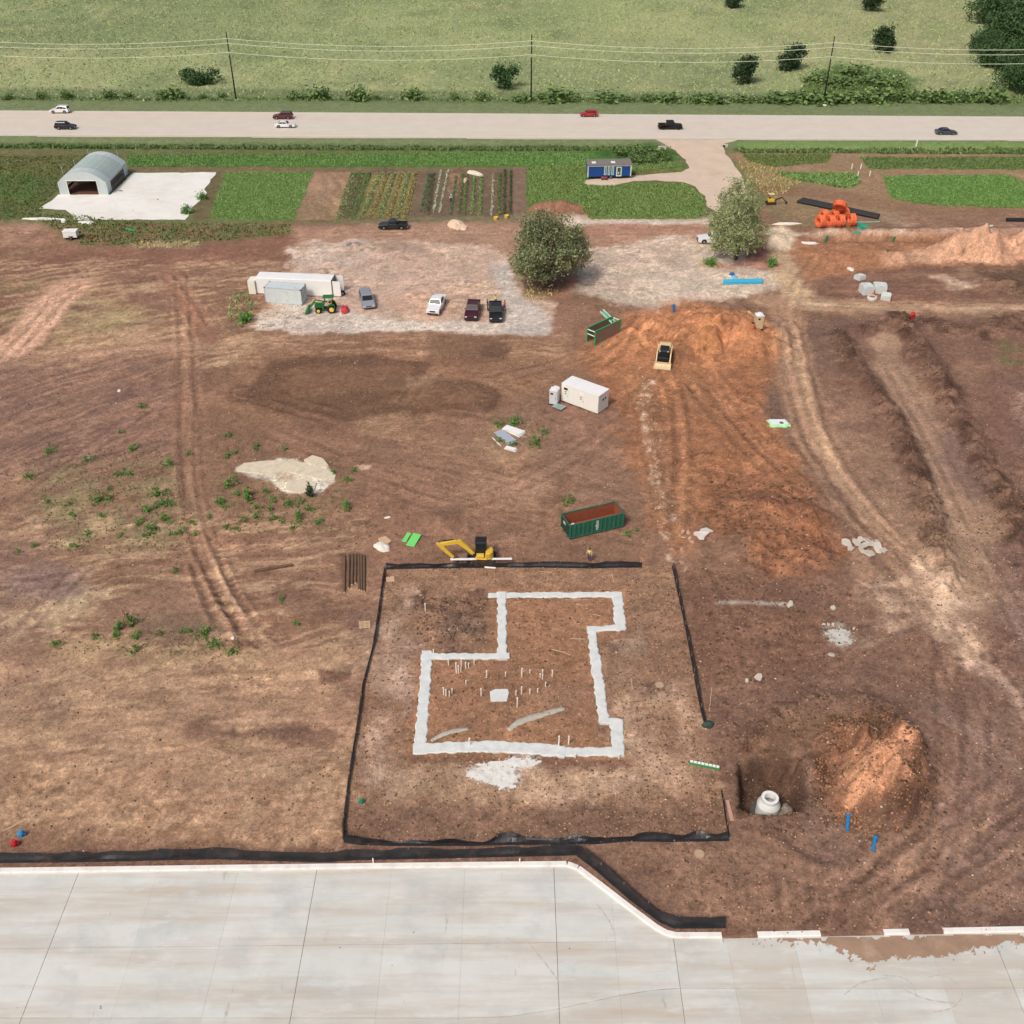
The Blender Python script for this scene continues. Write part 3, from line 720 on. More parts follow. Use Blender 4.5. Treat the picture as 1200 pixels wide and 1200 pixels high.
P([(400, 492), (440, 484), (500, 485), (505, 505), (470, 520), (430, 512)], (152, 122, 90), f=2, warp=1.2, a=.7, nz=.5, rough=.6)
SP([(400, 495), (700, 470), (760, 600), (640, 600), (480, 600), (420, 560)], -.35, (150, 116, 92), .5, 1, .05, seed=34)
P([(560, 500), (645, 495), (650, 530), (600, 545), (550, 535)], (166, 132, 98), f=2.5, warp=1.5, a=.75, nz=.4, rough=.5)
P([(540, 545), (660, 560), (650, 600), (540, 590)], (158, 124, 96), f=3, warp=2, a=.6, nz=.6)
P([(600, 470), (650, 480), (720, 490), (720, 560), (650, 560), (620, 540)], (126, 94, 76), f=3, a=.7)
P([(300, 500), (420, 500), (520, 560), (480, 620), (420, 640), (440, 560)], (126, 92, 72), f=4, a=.6)
P([(640, 450), (720, 470), (700, 490), (640, 480)], (112, 82, 66), f=2, a=.7)
# white rock
P([(276, 546), (300, 541), (330, 538), (355, 541), (363, 535), (378, 538), (385, 548), (396, 556), (393, 566), (380, 572), (372, 578), (345, 578), (330, 572), (322, 562), (295, 556), (278, 553)], (230, 218, 196), f=.6, warp=.6, a=.97, rough=.4)
P([(322, 552), (345, 548), (358, 552), (340, 562), (325, 560)], (172, 136, 102), f=.6, warp=.8, a=.75, nz=.4)
P([(420, 543), (436, 544), (434, 549), (424, 549)], (200, 166, 138), f=.4, warp=.5, a=.8)
P([(255, 540), (280, 536), (380, 534), (420, 560), (400, 610), (300, 620), (250, 600)], (142, 116, 82), f=3, warp=1.5, a=.35, nz=.6)
# lower left
P([(-300, 610), (60, 640), (110, 700), (30, 760), (-300, 800)], (122, 94, 80), f=4, a=.7)
SP([(-300, 600), (420, 600), (430, 760), (-300, 790)], .15, (186, 152, 116), .5, 1.0, .09, seed=40)
P([(0, 690), (90, 685), (120, 705), (60, 745), (0, 755)], (192, 164, 126), f=2.5, warp=2.0, a=.8, nz=.6)
P([(0, 670), (60, 655), (110, 670), (80, 700), (0, 700)], (118, 94, 86), f=2, a=.7)
P([(95, 735), (140, 700), (200, 690), (240, 690), (255, 740), (190, 745), (130, 735)], (130, 98, 78), f=1.6, warp=1, a=.85, rough=.05)
P([(160, 722), (240, 720), (262, 745), (220, 752), (165, 745)], (116, 92, 72), f=1.6, a=.8)
P([(65, 755), (160, 750), (270, 755), (330, 770), (270, 790), (160, 795), (70, 780)], (170, 142, 104), f=2, warp=1.6, a=.7, nz=.5)
P([(-300, 800), (60, 760), (150, 785), (320, 770), (420, 745), (404, 990), (-300, 1010)], (172, 135, 104), f=4, warp=2, a=.85, rough=.6)
SP([(-300, 800), (420, 760), (404, 985), (-300, 1000)], .0, (182, 146, 112), .6, .6, .06, seed=44)
SP([(0, 840), (60, 760), (330, 790), (404, 870), (404, 900), (0, 900)], .1, (120, 88, 68), .5, .7, .06, seed=48)
P([(0, 745), (60, 760), (70, 820), (50, 850), (0, 850)], (130, 98, 82), f=2.5, a=.7, nz=.4)
P([(50, 825), (80, 820), (85, 840), (60, 855)], (124, 98, 80), f=1.2, a=.8)
P([(215, 850), (240, 846), (300, 852), (380, 848), (402, 858), (390, 868), (340, 868), (345, 878), (330, 876), (310, 866), (220, 860)], (112, 82, 66), f=1.0, warp=.8, a=.85)
P([(376, 784), (412, 785), (414, 797), (378, 800)], (112, 80, 64), f=.4, warp=.3, a=.9)
P([(408, 775), (425, 772), (424, 784), (408, 783)], (128, 100, 80), f=.4, a=.7)
P([(400, 720), (432, 715), (436, 745), (425, 745), (402, 738)], (122, 92, 76), f=.8, warp=.5, a=.8)
P([(330, 690), (390, 695), (400, 720), (360, 725), (325, 712)], (116, 86, 68), f=1.4, a=.8)
S([(402, 650), (404, 692)], .7, (96, 68, 52), f=.3, warp=.1, a=.8, sm=0)
P([(-300, 970), (100, 975), (200, 990), (400, 990), (405, 1003), (-300, 1008)], (128, 94, 74), f=1.5, a=.7)
SP([(-300, 870), (404, 900), (404, 1000), (-300, 1000)], 1.1, (128, 92, 66), .45, .9, .15, seed=52)
# the fenced lot
LOT = [(452, 664), (788, 662), (800, 715), (828, 850), (850, 935), (854, 980), (700, 984), (520, 987), (404, 984), (420, 860), (440, 750)]
P(LOT, (138, 104, 80), f=.3, warp=.15, a=.97, rough=.5)
P([(455, 668), (790, 664), (790, 700), (730, 700), (480, 695)], (142, 106, 80), f=2, a=.6, nz=.4)
P([(445, 690), (480, 690), (500, 760), (470, 860), (440, 920), (415, 920), (430, 780)], (182, 150, 128), f=2.0, warp=1.5, a=.8, nz=.7)
P([(480, 700), (560, 695), (580, 740), (560, 760), (490, 755)], (98, 74, 64), f=1.0, warp=1.4, a=.9, nz=.6, rough=1)
P([(515, 718), (560, 722), (565, 745), (525, 748)], (146, 118, 98), f=1, warp=.8, a=.6, nz=.5)
P([(570, 690), (735, 690), (735, 745), (700, 760), (700, 860), (735, 890), (480, 890), (490, 770), (575, 768)], (146, 104, 74), f=1.0, warp=.6, a=.8, rough=.35)
P([(480, 765), (500, 765), (505, 890), (480, 890)], (160, 108, 76), f=.8, warp=.7, a=.6, nz=.5)
P([(520, 800), (600, 790), (690, 800), (690, 850), (600, 850), (520, 870)], (118, 84, 66), f=2.5, warp=1, a=.6, nz=.6)
P([(620, 810), (690, 800), (700, 850), (640, 860)], (158, 120, 90), f=2, a=.5, nz=.6)
P([(705, 735), (760, 730), (785, 760), (790, 810), (740, 830), (710, 800)], (118, 90, 74), f=2, warp=1, a=.65, nz=.5, rough=1)
P([(715, 755), (750, 750), (760, 790), (725, 800)], (176, 146, 124), f=1.5, warp=1, a=.6, nz=.7)
P([(720, 820), (790, 790), (820, 850), (830, 880), (740, 930), (650, 935), (600, 930), (620, 905), (735, 890)], (186, 152, 124), f=2.2, warp=1.6, a=.85, nz=.6)
P([(440, 905), (560, 895), (640, 905), (740, 905), (830, 890), (840, 920), (700, 940), (450, 945)], (184, 150, 120), f=2, warp=1.2, a=.8, nz=.45)
P([(545, 905), (575, 893), (615, 886), (638, 888), (632, 898), (610, 905), (612, 918), (595, 928), (570, 922)], (226, 222, 214), f=.5, warp=.6, a=1.0, nz=.25)
P([(480, 885), (740, 890), (742, 900), (480, 897)], (114, 80, 62), f=.6, warp=.4, a=.8)
P([(408, 945), (600, 948), (850, 940), (856, 985), (404, 988)], (118, 88, 70), f=1.5, warp=.6, a=.85, rough=.5)
P([(640, 940), (720, 938), (720, 962), (640, 960)], (104, 78, 64), f=1.5, a=.7, nz=.4)
P([(762, 795), (780, 796), (782, 808), (765, 810)], (108, 82, 66), f=.5, a=.7)
# strip by the kerb
S([(-300, 1012), (0, 1010), (300, 1008), (560, 1005), (668, 1004), (690, 1018), (750, 1062), (790, 1090), (850, 1092)], 1.8, (118, 86, 68), f=.5, warp=.3, a=.9, sm=0)
P([(680, 990), (850, 985), (900, 1000), (880, 1090), (800, 1075), (720, 1020)], (130, 98, 78), f=1.6, a=.8, rough=.45)
P([(690, 1000), (760, 1000), (790, 1060), (720, 1030)], (112, 80, 64), f=1.6, a=.6, nz=.4)

soil = 1 - np.clip(GRASS * 1.3, 0, 1)
# tyre tracks: dark compacted wheel lines with pale shoulders and lug marks
for pts, gauge, w, k, sm in TRK:
    q = smooth_line(gps(pts), sm); i = _sel(q, gauge + 3)
    d, sd, ar = seg_dist(X[i] + .25 * WX[i], Y[i] + .25 * WY[i], q)
    t = np.abs(d - gauge / 2); far_ = np.clip((Y[i] - 60) / 130, 0, 1); we = w * (1 + .5 * far_)
    mod = np.clip(.15 + 1.5 * vnoise(ar / 7 + gauge, d * 0 + len(pts), 17), 0, 1) * soil[i] * k
    Lq = sum(math.hypot(q[j + 1][0] - q[j][0], q[j + 1][1] - q[j][1]) for j in range(len(q) - 1))
    mod = mod * sstep(.05, 3.0, ar) * sstep(.05, 3.0, Lq - ar)
    lug = .75 + .25 * np.sin(ar * 9 + d * 4)
    brk = np.clip(.35 + 1.3 * (N2[i] * .6 + N05[i] * .5 + .35), 0, 1.2)
    C[i] *= (1 - .32 * mod * brk * np.exp(-(t / (we * .85)) ** 2) * lug + .17 * mod * brk * np.exp(-((t - 1.9 * we) / (.6 * we)) ** 2))[:, None]
    C[i] *= (1 + .10 * mod * np.exp(-(d / (gauge * .35)) ** 2))[:, None]
lum = C.mean(1)
C *= (1 + .27 * soil * np.clip(1 - lum / .5, 0, 1))[:, None]
# crumbled, two-tone look of worked soil
KR = .35 + .65 * np.clip(ROUGH, 0, 1)
nA = fbm(X / 1.5, Y / 1.2, 4, 401, .72); nB = fbm(X / 1.1 + 50, Y / 1.0, 4, 405, .75); nC = fbm(X / .42, Y / .42, 2, 409, .8); nD = fbm(X / 5, Y / 4, 5, 413, .7)
gate = .12 + .88 * sstep(-.18, .22, nD)
nE = fbm(X / .7 + 9, Y / .6, 3, 431, .85); nF = fbm(X / 2.6, Y / 1.9, 4, 433, .8)
C *= (1 + soil * KR * (.40 * sstep(.08, .30, nA) * gate + .16 * np.clip(nC, 0, .7) + .26 * sstep(.16, .40, nE) * gate + .20 * sstep(.0, .25, nF)))[:, None]
C *= (1 - soil * KR * (.34 * sstep(.10, .34, nB) * gate + .16 * np.clip(-nC, 0, .7) + .16 * sstep(.14, .40, -nE) * gate + .12 * sstep(.0, .25, -nF)))[:, None]
C *= (1 + soil * .16 * nD)[:, None]
C[:, 0] *= 1 + soil * .05 * N8; C[:, 2] *= 1 - soil * .06 * nD
g_ = C @ np.array([.35, .45, .2])
C += (g_[:, None] * np.array([1.03, 1.0, .97])[None] - C) * (soil * .10)[:, None]
C *= (1 + .22 * soil)[:, None]; C[:, 0] *= 1 - .01 * soil; C[:, 1] *= 1 + .012 * soil; C[:, 2] *= 1 + .03 * soil
gm = np.clip(GRASS, 0, 1)
C *= (1 + gm * .38 * fbm(X / .9, Y / 1.5, 3, 421, .8))[:, None]
C = np.clip(C, .005, .86)

def ground_material():
    m = bpy.data.materials.new('ground_soil'); m.use_nodes = True
    nt = m.node_tree; N = nt.nodes; L = nt.links; b = N['Principled BSDF']
    b.inputs['Roughness'].default_value = .92; b.inputs['Specular IOR Level'].default_value = .15
    at_ = N.new('ShaderNodeAttribute'); at_.attribute_name = 'Col'
    ar = N.new('ShaderNodeAttribute'); ar.attribute_name = 'rough'
    ag = N.new('ShaderNodeAttribute'); ag.attribute_name = 'grass'
    tc = N.new('ShaderNodeTexCoord')
    def noise(sc, det, ro=.6):
        n = N.new('ShaderNodeTexNoise'); n.inputs['Scale'].default_value = sc; n.inputs['Detail'].default_value = det; n.inputs['Roughness'].default_value = ro
        L.new(tc.outputs['Object'], n.inputs['Vector']); return n
    def mrange(src, a, b_, c, d):
        r = N.new('ShaderNodeMapRange'); r.inputs['From Min'].default_value = a; r.inputs['From Max'].default_value = b_
        r.inputs['To Min'].default_value = c; r.inputs['To Max'].default_value = d; L.new(src, r.inputs['Value']); return r.outputs['Result']
    def mth(op, a, b_):
        x = N.new('ShaderNodeMath'); x.operation = op
        for k, v in ((0, a), (1, b_)):
            if isinstance(v, (int, float)): x.inputs[k].default_value = v
            else: L.new(v, x.inputs[k])
        return x.outputs[0]
    n1 = noise(1.3, 9, .74); n2 = noise(3.6, 6, .78); n3 = noise(13.0, 3, .7); n1.inputs['Distortion'].default_value = .5; n2.inputs['Distortion'].default_value = .8
    a1 = mrange(n1.outputs['Fac'], .36, .64, .80, 1.23)
    a2 = mrange(n2.outputs['Fac'], .38, .62, .73, 1.31)
    a3 = mrange(n3.outputs['Fac'], .36, .64, .86, 1.15)
    k = mth('MULTIPLY', mth('MULTIPLY', a1, a2), a3)
    # grass: stronger blotches
    ng = noise(.55, 6, .75)
    g = mrange(ng.outputs['Fac'], .34, .68, .76, 1.24)
    gk = N.new('ShaderNodeMix'); gk.data_type = 'FLOAT'
    L.new(ag.outputs['Fac'], gk.inputs['Factor']); gk.inputs['A'].default_value = 1.0; L.new(g, gk.inputs['B'])
    k = mth('MULTIPLY', k, gk.outputs['Result'])
    sc = N.new('ShaderNodeVectorMath'); sc.operation = 'SCALE'
    L.new(at_.outputs['Color'], sc.inputs[0]); L.new(k, sc.inputs['Scale'])
    # pale bits of stone
    vo = N.new('ShaderNodeTexVoronoi'); vo.inputs['Scale'].default_value = 1.7
    L.new(tc.outputs['Object'], vo.inputs['Vector'])
    dots = mrange(vo.outputs['Distance'], .07, .045, 0, 1)
    gate = mrange(n1.outputs['Fac'], .53, .58, 0, .55)
    dots = mth('MULTIPLY', dots, gate)
    ng1 = mth('SUBTRACT', 1.0, ag.outputs['Fac']); dots = mth('MULTIPLY', dots, ng1)
    mx = N.new('ShaderNodeMix'); mx.data_type = 'RGBA'
    L.new(dots, mx.inputs['Factor']); L.new(sc.outputs['Vector'], mx.inputs['A']); mx.inputs['B'].default_value = (.52, .40, .30, 1)
    L.new(mx.outputs['Result'], b.inputs['Base Color'])
    h = mth('ADD', mth('MULTIPLY', n1.outputs['Fac'], .6), mth('MULTIPLY', n2.outputs['Fac'], .5))
    bp = N.new('ShaderNodeBump'); bp.inputs['Distance'].default_value = .38
    L.new(mrange(ar.outputs['Fac'], 0, 1, .35, 1.0), bp.inputs['Strength']); L.new(h, bp.inputs['Height'])
    L.new(bp.outputs['Normal'], b.inputs['Normal'])
    return m
idx = np.arange(nr * nc).reshape(nr, nc)
faces = np.stack([idx[:-1, :-1].ravel(), idx[:-1, 1:].ravel(), idx[1:, 1:].ravel(), idx[1:, :-1].ravel()], 1)
ground = np_mesh('ground', np.stack([X, Y, GZ], 1), faces, ground_material(), C, smooth=True, extra={'rough': ROUGH, 'grass': GRASS})
tag(ground, 'bare brown construction soil running out into green pasture', None, None, 'structure')
# ------------------------------------------------------------------ road
def sheet(name, poly, z, m, kind='structure', label=None, edge=0.0, step=1.5, thick=0.0, cat=None, follow=False, seed=0, fine=None):
    """flat sheet with an uneven outline"""
    pts = []
    n = len(poly)
    rr = random.Random(seed)
    for i in range(n):
        a, b = Vector(poly[i]), Vector(poly[(i + 1) % n])
        L = (b - a).length; k = max(1, int(L / step)) if edge else 1
        for j in range(k):
            p = a.lerp(b, j / k)
            if edge and (j or True):
                nrm = Vector((-(b - a).y, (b - a).x)).normalized()
                p = p + nrm * rr.uniform(-edge, edge)
            pts.append((p.x, p.y))
    bm = bmesh.new()
    vs = [bm.verts.new((x, y, z)) for x, y in pts]
    f = bm.faces.new(vs)
    bmesh.ops.triangulate(bm, faces=[f])
    if fine:
        for _ in range(fine):
            bmesh.ops.subdivide_edges(bm, edges=[e for e in bm.edges if e.calc_length() > .6], cuts=1, use_grid_fill=True)
    if follow:
        xs = np.array([v.co.x for v in bm.verts]); ys = np.array([v.co.y for v in bm.verts])
        zz = terrain(xs, ys)
        for v, t in zip(bm.verts, zz): v.co.z = t + z
    if thick:
        r = bmesh.ops.extrude_face_region(bm, geom=bm.faces[:])
        for e in r['geom']:
            if isinstance(e, bmesh.types.BMVert): e.co.z -= thick
    bmesh.ops.recalc_face_normals(bm, faces=bm.faces)
    me = bpy.data.meshes.new(name); bm.to_mesh(me); bm.free()
    if not thick:
        for p in me.polygons:
            if p.normal.z < 0: p.flip()
    me.materials.append(m)
    o = bpy.data.objects.new(name, me); COL.objects.link(o)
    tag(o, label, cat, None, kind)
    return o

def road_mat():
    m = mat('road_concrete', (222, 212, 200), rough=.85, var=.05, vscale=.25, bump=.004, bscale=30)
    nt = m.node_tree; N = nt.nodes; L = nt.links; b = N['Principled BSDF']
    src = b.inputs['Base Color'].links[0].from_socket
    tc = [n for n in N if n.type == 'TEX_COORD'][0]
    mp = N.new('ShaderNodeMapping'); mp.inputs['Scale'].default_value = (.006, .5, 1); L.new(tc.outputs['Object'], mp.inputs['Vector'])
    no = N.new('ShaderNodeTexNoise'); no.inputs['Scale'].default_value = 1; no.inputs['Detail'].default_value = 5; L.new(mp.outputs['Vector'], no.inputs['Vector'])
    cr = N.new('ShaderNodeValToRGB'); cr.color_ramp.elements[0].position = .35; cr.color_ramp.elements[1].position = .65
    cr.color_ramp.elements[0].color = (1.0, .94, .88, 1); cr.color_ramp.elements[1].color = (.96, 1.0, .99, 1)
    L.new(no.outputs['Fac'], cr.inputs['Fac'])
    mx = N.new('ShaderNodeMix'); mx.data_type = 'RGBA'; mx.blend_type = 'MULTIPLY'; mx.inputs['Factor'].default_value = 1
    L.new(src, mx.inputs['A']); L.new(cr.outputs['Color'], mx.inputs['B']); L.new(mx.outputs['Result'], b.inputs['Base Color'])
    return m
road = sheet('road', ROAD, 0.03, road_mat(), label='wide pale concrete road across the fields', thick=.3)
M_line = mat('road_paint', (232, 228, 214), var=.06, vscale=.5)
def offset_line(A, B, t): return [(a[0] * (1 - t) + b[0] * t, a[1] * (1 - t) + b[1] * t) for a, b in zip(A, B)]
for nm, t0, t1 in (('edge_line', .045, .055), ('edge_line', .94, .95)):
    q = offset_line(ROAD_FAR, ROAD_NEAR, t0) + offset_line(ROAD_FAR, ROAD_NEAR, t1)[::-1]
    o = sheet(nm, q, 0.036, M_line, kind=None); o.parent = road

# ------------------------------------------------------------------ drive and pads
M_drive = mat('drive_gravel', (222, 200, 178), rough=.95, var=.10, vscale=.5, bump=.03, bscale=9, dirt=(196, 166, 142), dscale=.25, damt=.7)
drive = sheet('gravel_drive', gps([(768, 163.2), (866, 163.6), (845, 170), (850, 180), (862, 195), (872, 214), (874, 226), (862, 233), (850, 238), (838, 248), (829, 243), (826, 230), (815, 219), (800, 213.5), (770, 211.5), (742, 212), (720, 217), (690, 217), (683, 214), (685, 211), (735, 206), (770, 203.8), (800, 202), (808, 197), (803, 187), (792, 176)]), .03, M_drive, label='pale gravel drive from the road to the site', edge=.28, step=1.5, follow=True, fine=3)
M_pad = mat('white_crushed_stone', (243, 240, 232), rough=.95, var=.05, vscale=.4, bump=.02, bscale=8, dirt=(218, 208, 190), dscale=.12, damt=.6)
pad = sheet('stone_pad', gps([(156, 203), (254, 202), (238, 222), (243, 226), (226, 243), (217, 257.5), (87, 257.5), (84, 250), (76, 246), (47, 245), (68, 228), (130, 228), (150, 208)]), .04, M_pad, label='white crushed stone pad beside the hoop greenhouse', edge=.25, step=1.4, follow=True, fine=3)

# ------------------------------------------------------------------ concrete slab: panels and kerb
slab = thing('concrete_pavement', 'pale new concrete pavement of jointed panels with white kerb', None, (0, 0, 0)); slab['kind'] = 'structure'
def slab_mat(name, rgb):
    m = mat(name, rgb, rough=.85, var=.045, vscale=.5, bump=.004, bscale=12)
    nt = m.node_tree; N = nt.nodes; L = nt.links; b = N['Principled BSDF']
    src = b.inputs['Base Color'].links[0].from_socket
    tc = [n for n in N if n.type == 'TEX_COORD'][0]
    def layer(src, scale, lo, hi, amt, colr, det=6, detr=.65):
        mp = N.new('ShaderNodeMapping'); mp.inputs['Scale'].default_value = scale; L.new(tc.outputs['Object'], mp.inputs['Vector'])
        no = N.new('ShaderNodeTexNoise'); no.inputs['Scale'].default_value = 1; no.inputs['Detail'].default_value = det; no.inputs['Roughness'].default_value = detr
        L.new(mp.outputs['Vector'], no.inputs['Vector'])
        mr = N.new('ShaderNodeMapRange'); mr.inputs['From Min'].default_value = lo; mr.inputs['From Max'].default_value = hi; mr.inputs['To Max'].default_value = amt
        L.new(no.outputs['Fac'], mr.inputs['Value'])
        mx = N.new('ShaderNodeMix'); mx.data_type = 'RGBA'; L.new(mr.outputs['Result'], mx.inputs['Factor'])
        L.new(src, mx.inputs['A']); mx.inputs['B'].default_value = (*lin(colr), 1); return mx.outputs['Result']
    src = layer(src, (.05, .6, 1), .44, .70, .85, (200, 184, 166))
    src = layer(src, (.22, .3, 1), .50, .76, .75, (186, 191, 188))
    src = layer(src, (.3, .9, 1), .54, .76, .65, (236, 237, 234))
    src = layer(src, (1.6, 1.6, 1), .74, .78, .7, (110, 92, 80), 3, .5)
    src = layer(src, (.9, .2, 1), .62, .72, .6, (156, 138, 122), 7, .75)
    L.new(src, b.inputs['Base Color'])
    return m
M_slabs = [slab_mat('slab_concrete_a', (220, 221, 214)), slab_mat('slab_concrete_b', (214, 214, 206)), slab_mat('slab_concrete_c', (224, 224, 217))]
M_slab_d = slab_mat('slab_concrete_dusty', (213, 209, 199))
M_bed = mat('joint_bed', (120, 112, 100), rough=.95)
def kerb_y(x):
    for a, b in zip(SLAB_EDGE[:-1], SLAB_EDGE[1:]):
        if a[0] <= x <= b[0]: return a[1] + (b[1] - a[1]) * (x - a[0]) / (b[0] - a[0])
    return SLAB_EDGE[-1][1] if x > 0 else SLAB_EDGE[0][1]
bed = sheet('joint_bed', SLAB_EDGE + [(80, -20), (-80, -20)], -.06, M_bed, kind=None, thick=.2); bed.parent = slab
XJ = [-75, -69, -63, -57, -51, -45, -39, -33.0, -27, -20.9, -14.9, -9.2, -3.6, 3.2, 7.4, 11.6, 15.4, 20.2, 25.0, 29.8, 34.6, 40.5, 46.5, 52.5, 58.5, 64.5]
STRONG = {-33.0, -14.9, 3.2, 11.6, 34.6}
def r1(x): return gp(600, 1112 + (1102 - 1112) * (x + 38) / 54)[1]
def r2(x):
    a = gp(600, 1193)[1]; b_ = gp(600, 1158)[1]
    t = min(1, max(0, (x + 2) / 14)); return a + (b_ - a) * (t * t * (3 - 2 * t))
def r3(x): return 29.2
def r4(x): return 23.0
def r5(x): return 14.0
def kmin(x): return kerb_y(x) - .02
for x0, x1 in zip(XJ[:-1], XJ[1:]):
    right = x0 > 7.0
    tops = [(kmin, r2)] if right else [(kmin, r1), (r1, r2)]
    for top, bot in tops + [(r2, r3), (r3, r4), (r4, r5)]:
        g0 = .018 if x0 in STRONG else .004; g1 = .018 if x1 in STRONG else .004
        xs = [x0 + g0] + [p[0] for p in SLAB_EDGE if x0 + .1 < p[0] < x1 - .1] + [x1 - g1]
        if top is not kmin: xs = [x0 + g0, (x0 + x1) / 2, x1 - g1]
        gt = .0 if top is kmin else .012
        up = [(x, top(x) - gt) for x in xs]; lo = [(x, bot(x) + .012) for x in xs]
        if top is kmin and not right:
            pr = [(u, l) for u, l in zip(up, lo) if u[1] - l[1] > .05]
            if len(pr) < 2: continue
            up = [u for u, l in pr]; lo = [l for u, l in pr]
        mb = MB(); mb.prism(up + lo[::-1], -.18, random.uniform(-.003, .003), 'z')
        mm = M_slab_d if (14 < x0 < 17 or 28 < x0 < 31) and top is not r3 else random.choice(M_slabs)
        mb.build('slab_panel', mm, slab)
M_kerb = mat('kerb_concrete', (246, 243, 236), rough=.8, var=.04, vscale=1.5, bump=.004, bscale=30, dirt=(205, 180, 160), dscale=.9, damt=.5)
def kerb_run(pts, w=.38, h=.16):
    """short kerb stones along a line, joints between them"""
    for a, b in zip(pts[:-1], pts[1:]):
        A, B = Vector(a), Vector(b); L = (B - A).length; n = max(1, round(L / 6.0))
        for k in range(n):
            p = A.lerp(B, k / n + .003 / L); q = A.lerp(B, (k + 1) / n - .003 / L)
            d = (q - p).normalized(); nn = Vector((-d.y, d.x))
            mb = MB()
            sec = lambda c: [(c.x + nn.x * t, c.y + nn.y * t, z) for t, z in ((-.03, -.2), (-.03, h - .05), (.03, h), (w, h + .01), (w, -.2))]
            mb.loft([sec(p), sec(q)])
            mb.build('kerb_stone', M_kerb, slab)
i0 = 12
kerb_run(SLAB_EDGE[1:i0 + 1])
kerb_run([SLAB_EDGE[i0], gp(845, 1099.5)])
kerb_run([gp(888, 1098.5), gp(962, 1097.2)], h=.13)
kerb_run([gp(1036, 1096), gp(1066, 1095.4)])
kerb_run([gp(1106, 1094.4), gp(1200, 1092.5), gp(1400, 1089)])
M_mud = mat('mud_film', (168, 138, 114), rough=.95, var=.15, vscale=.7, bump=.02, bscale=8, dirt=(196, 174, 152), dscale=.6, damt=.8)
MUDP = gps([(880, 1099), (925, 1102.5), (960, 1104), (985, 1110), (1003, 1122), (1018, 1131), (1035, 1125), (1070, 1120), (1105, 1119), (1140, 1112), (1180, 1106), (1260, 1104), (1260, 1093), (1160, 1094), (1036, 1097), (962, 1098)])
mx = np.arange(16, 48, .10); my = np.arange(37, 43.5, .10); QX, QY = np.meshgrid(mx, my)
dm = sdf(QX.ravel() + .35 * fbm(QX.ravel() / .8, QY.ravel() / .8, 4, 611, .7), QY.ravel() + .45 * fbm(QX.ravel() / .8, QY.ravel() / .8, 4, 613, .7), MUDP).reshape(QX.shape)
keep = (dm < 0) | ((dm < .55) & (fbm(QX / .35, QY / .35, 3, 617, .8) > .22))
keep &= inside(QX.ravel(), QY.ravel() + .06, SLAB).reshape(QX.shape)
mi = np.arange(QX.size).reshape(QX.shape)
mf = np.stack([mi[:-1, :-1], mi[:-1, 1:], mi[1:, 1:], mi[1:, :-1]], 2)[keep[:-1, :-1] & keep[1:, 1:]].reshape(-1, 4)
used = np.unique(mf); remap = np.full(QX.size, -1); remap[used] = np.arange(len(used))
mz = .006 + .03 * np.clip(-dm.ravel()[used], 0, 1) + .006 * fbm(QX.ravel()[used] / .3, QY.ravel()[used] / .3, 2, 619)
mud = np_mesh('mud_smear', np.stack([QX.ravel()[used], QY.ravel()[used], np.maximum(mz, .005)], 1), remap[mf], M_mud, smooth=True)
tag(mud, 'brown mud smeared over the kerb edge of the concrete', None, None, 'structure')
# tyre marks on the concrete
M_tm = mat('tyre_mark', (196, 194, 186), rough=.85, var=.05, vscale=2)
def arc_mark(pts, w, z):
    q = smooth_line(gps(pts), 3); m_ = MB(); secs = []
    for i_, p in enumerate(q):
        d_ = Vector(q[min(i_ + 1, len(q) - 1)]) - Vector(q[max(0, i_ - 1)]); d_.normalize(); n_ = Vector((-d_.y, d_.x)) * w / 2 * (.55 + .45 * math.sin(i_ * 1.7))
        secs.append([(p[0] - n_.x, p[1] - n_.y, z), (p[0] + n_.x, p[1] + n_.y, z)])
    m_.loft(secs, cap=False, closed=False); o = m_.build('tyre_mark', M_tm, slab)
for k, pl in enumerate(([(1088, 1145), (1105, 1142), (1122, 1152), (1130, 1166), (1118, 1182), (1095, 1186)], [(1035, 1143), (1055, 1144), (1070, 1152), (1074, 1168)], [(990, 1165), (1010, 1150), (1040, 1146)], [(620, 1105), (640, 1130), (655, 1150)], [(700, 1060), (715, 1080), (718, 1090)], [(1060, 1160), (1085, 1172), (1120, 1176)])): arc_mark(pl, .14, .0045 + .0006 * k)
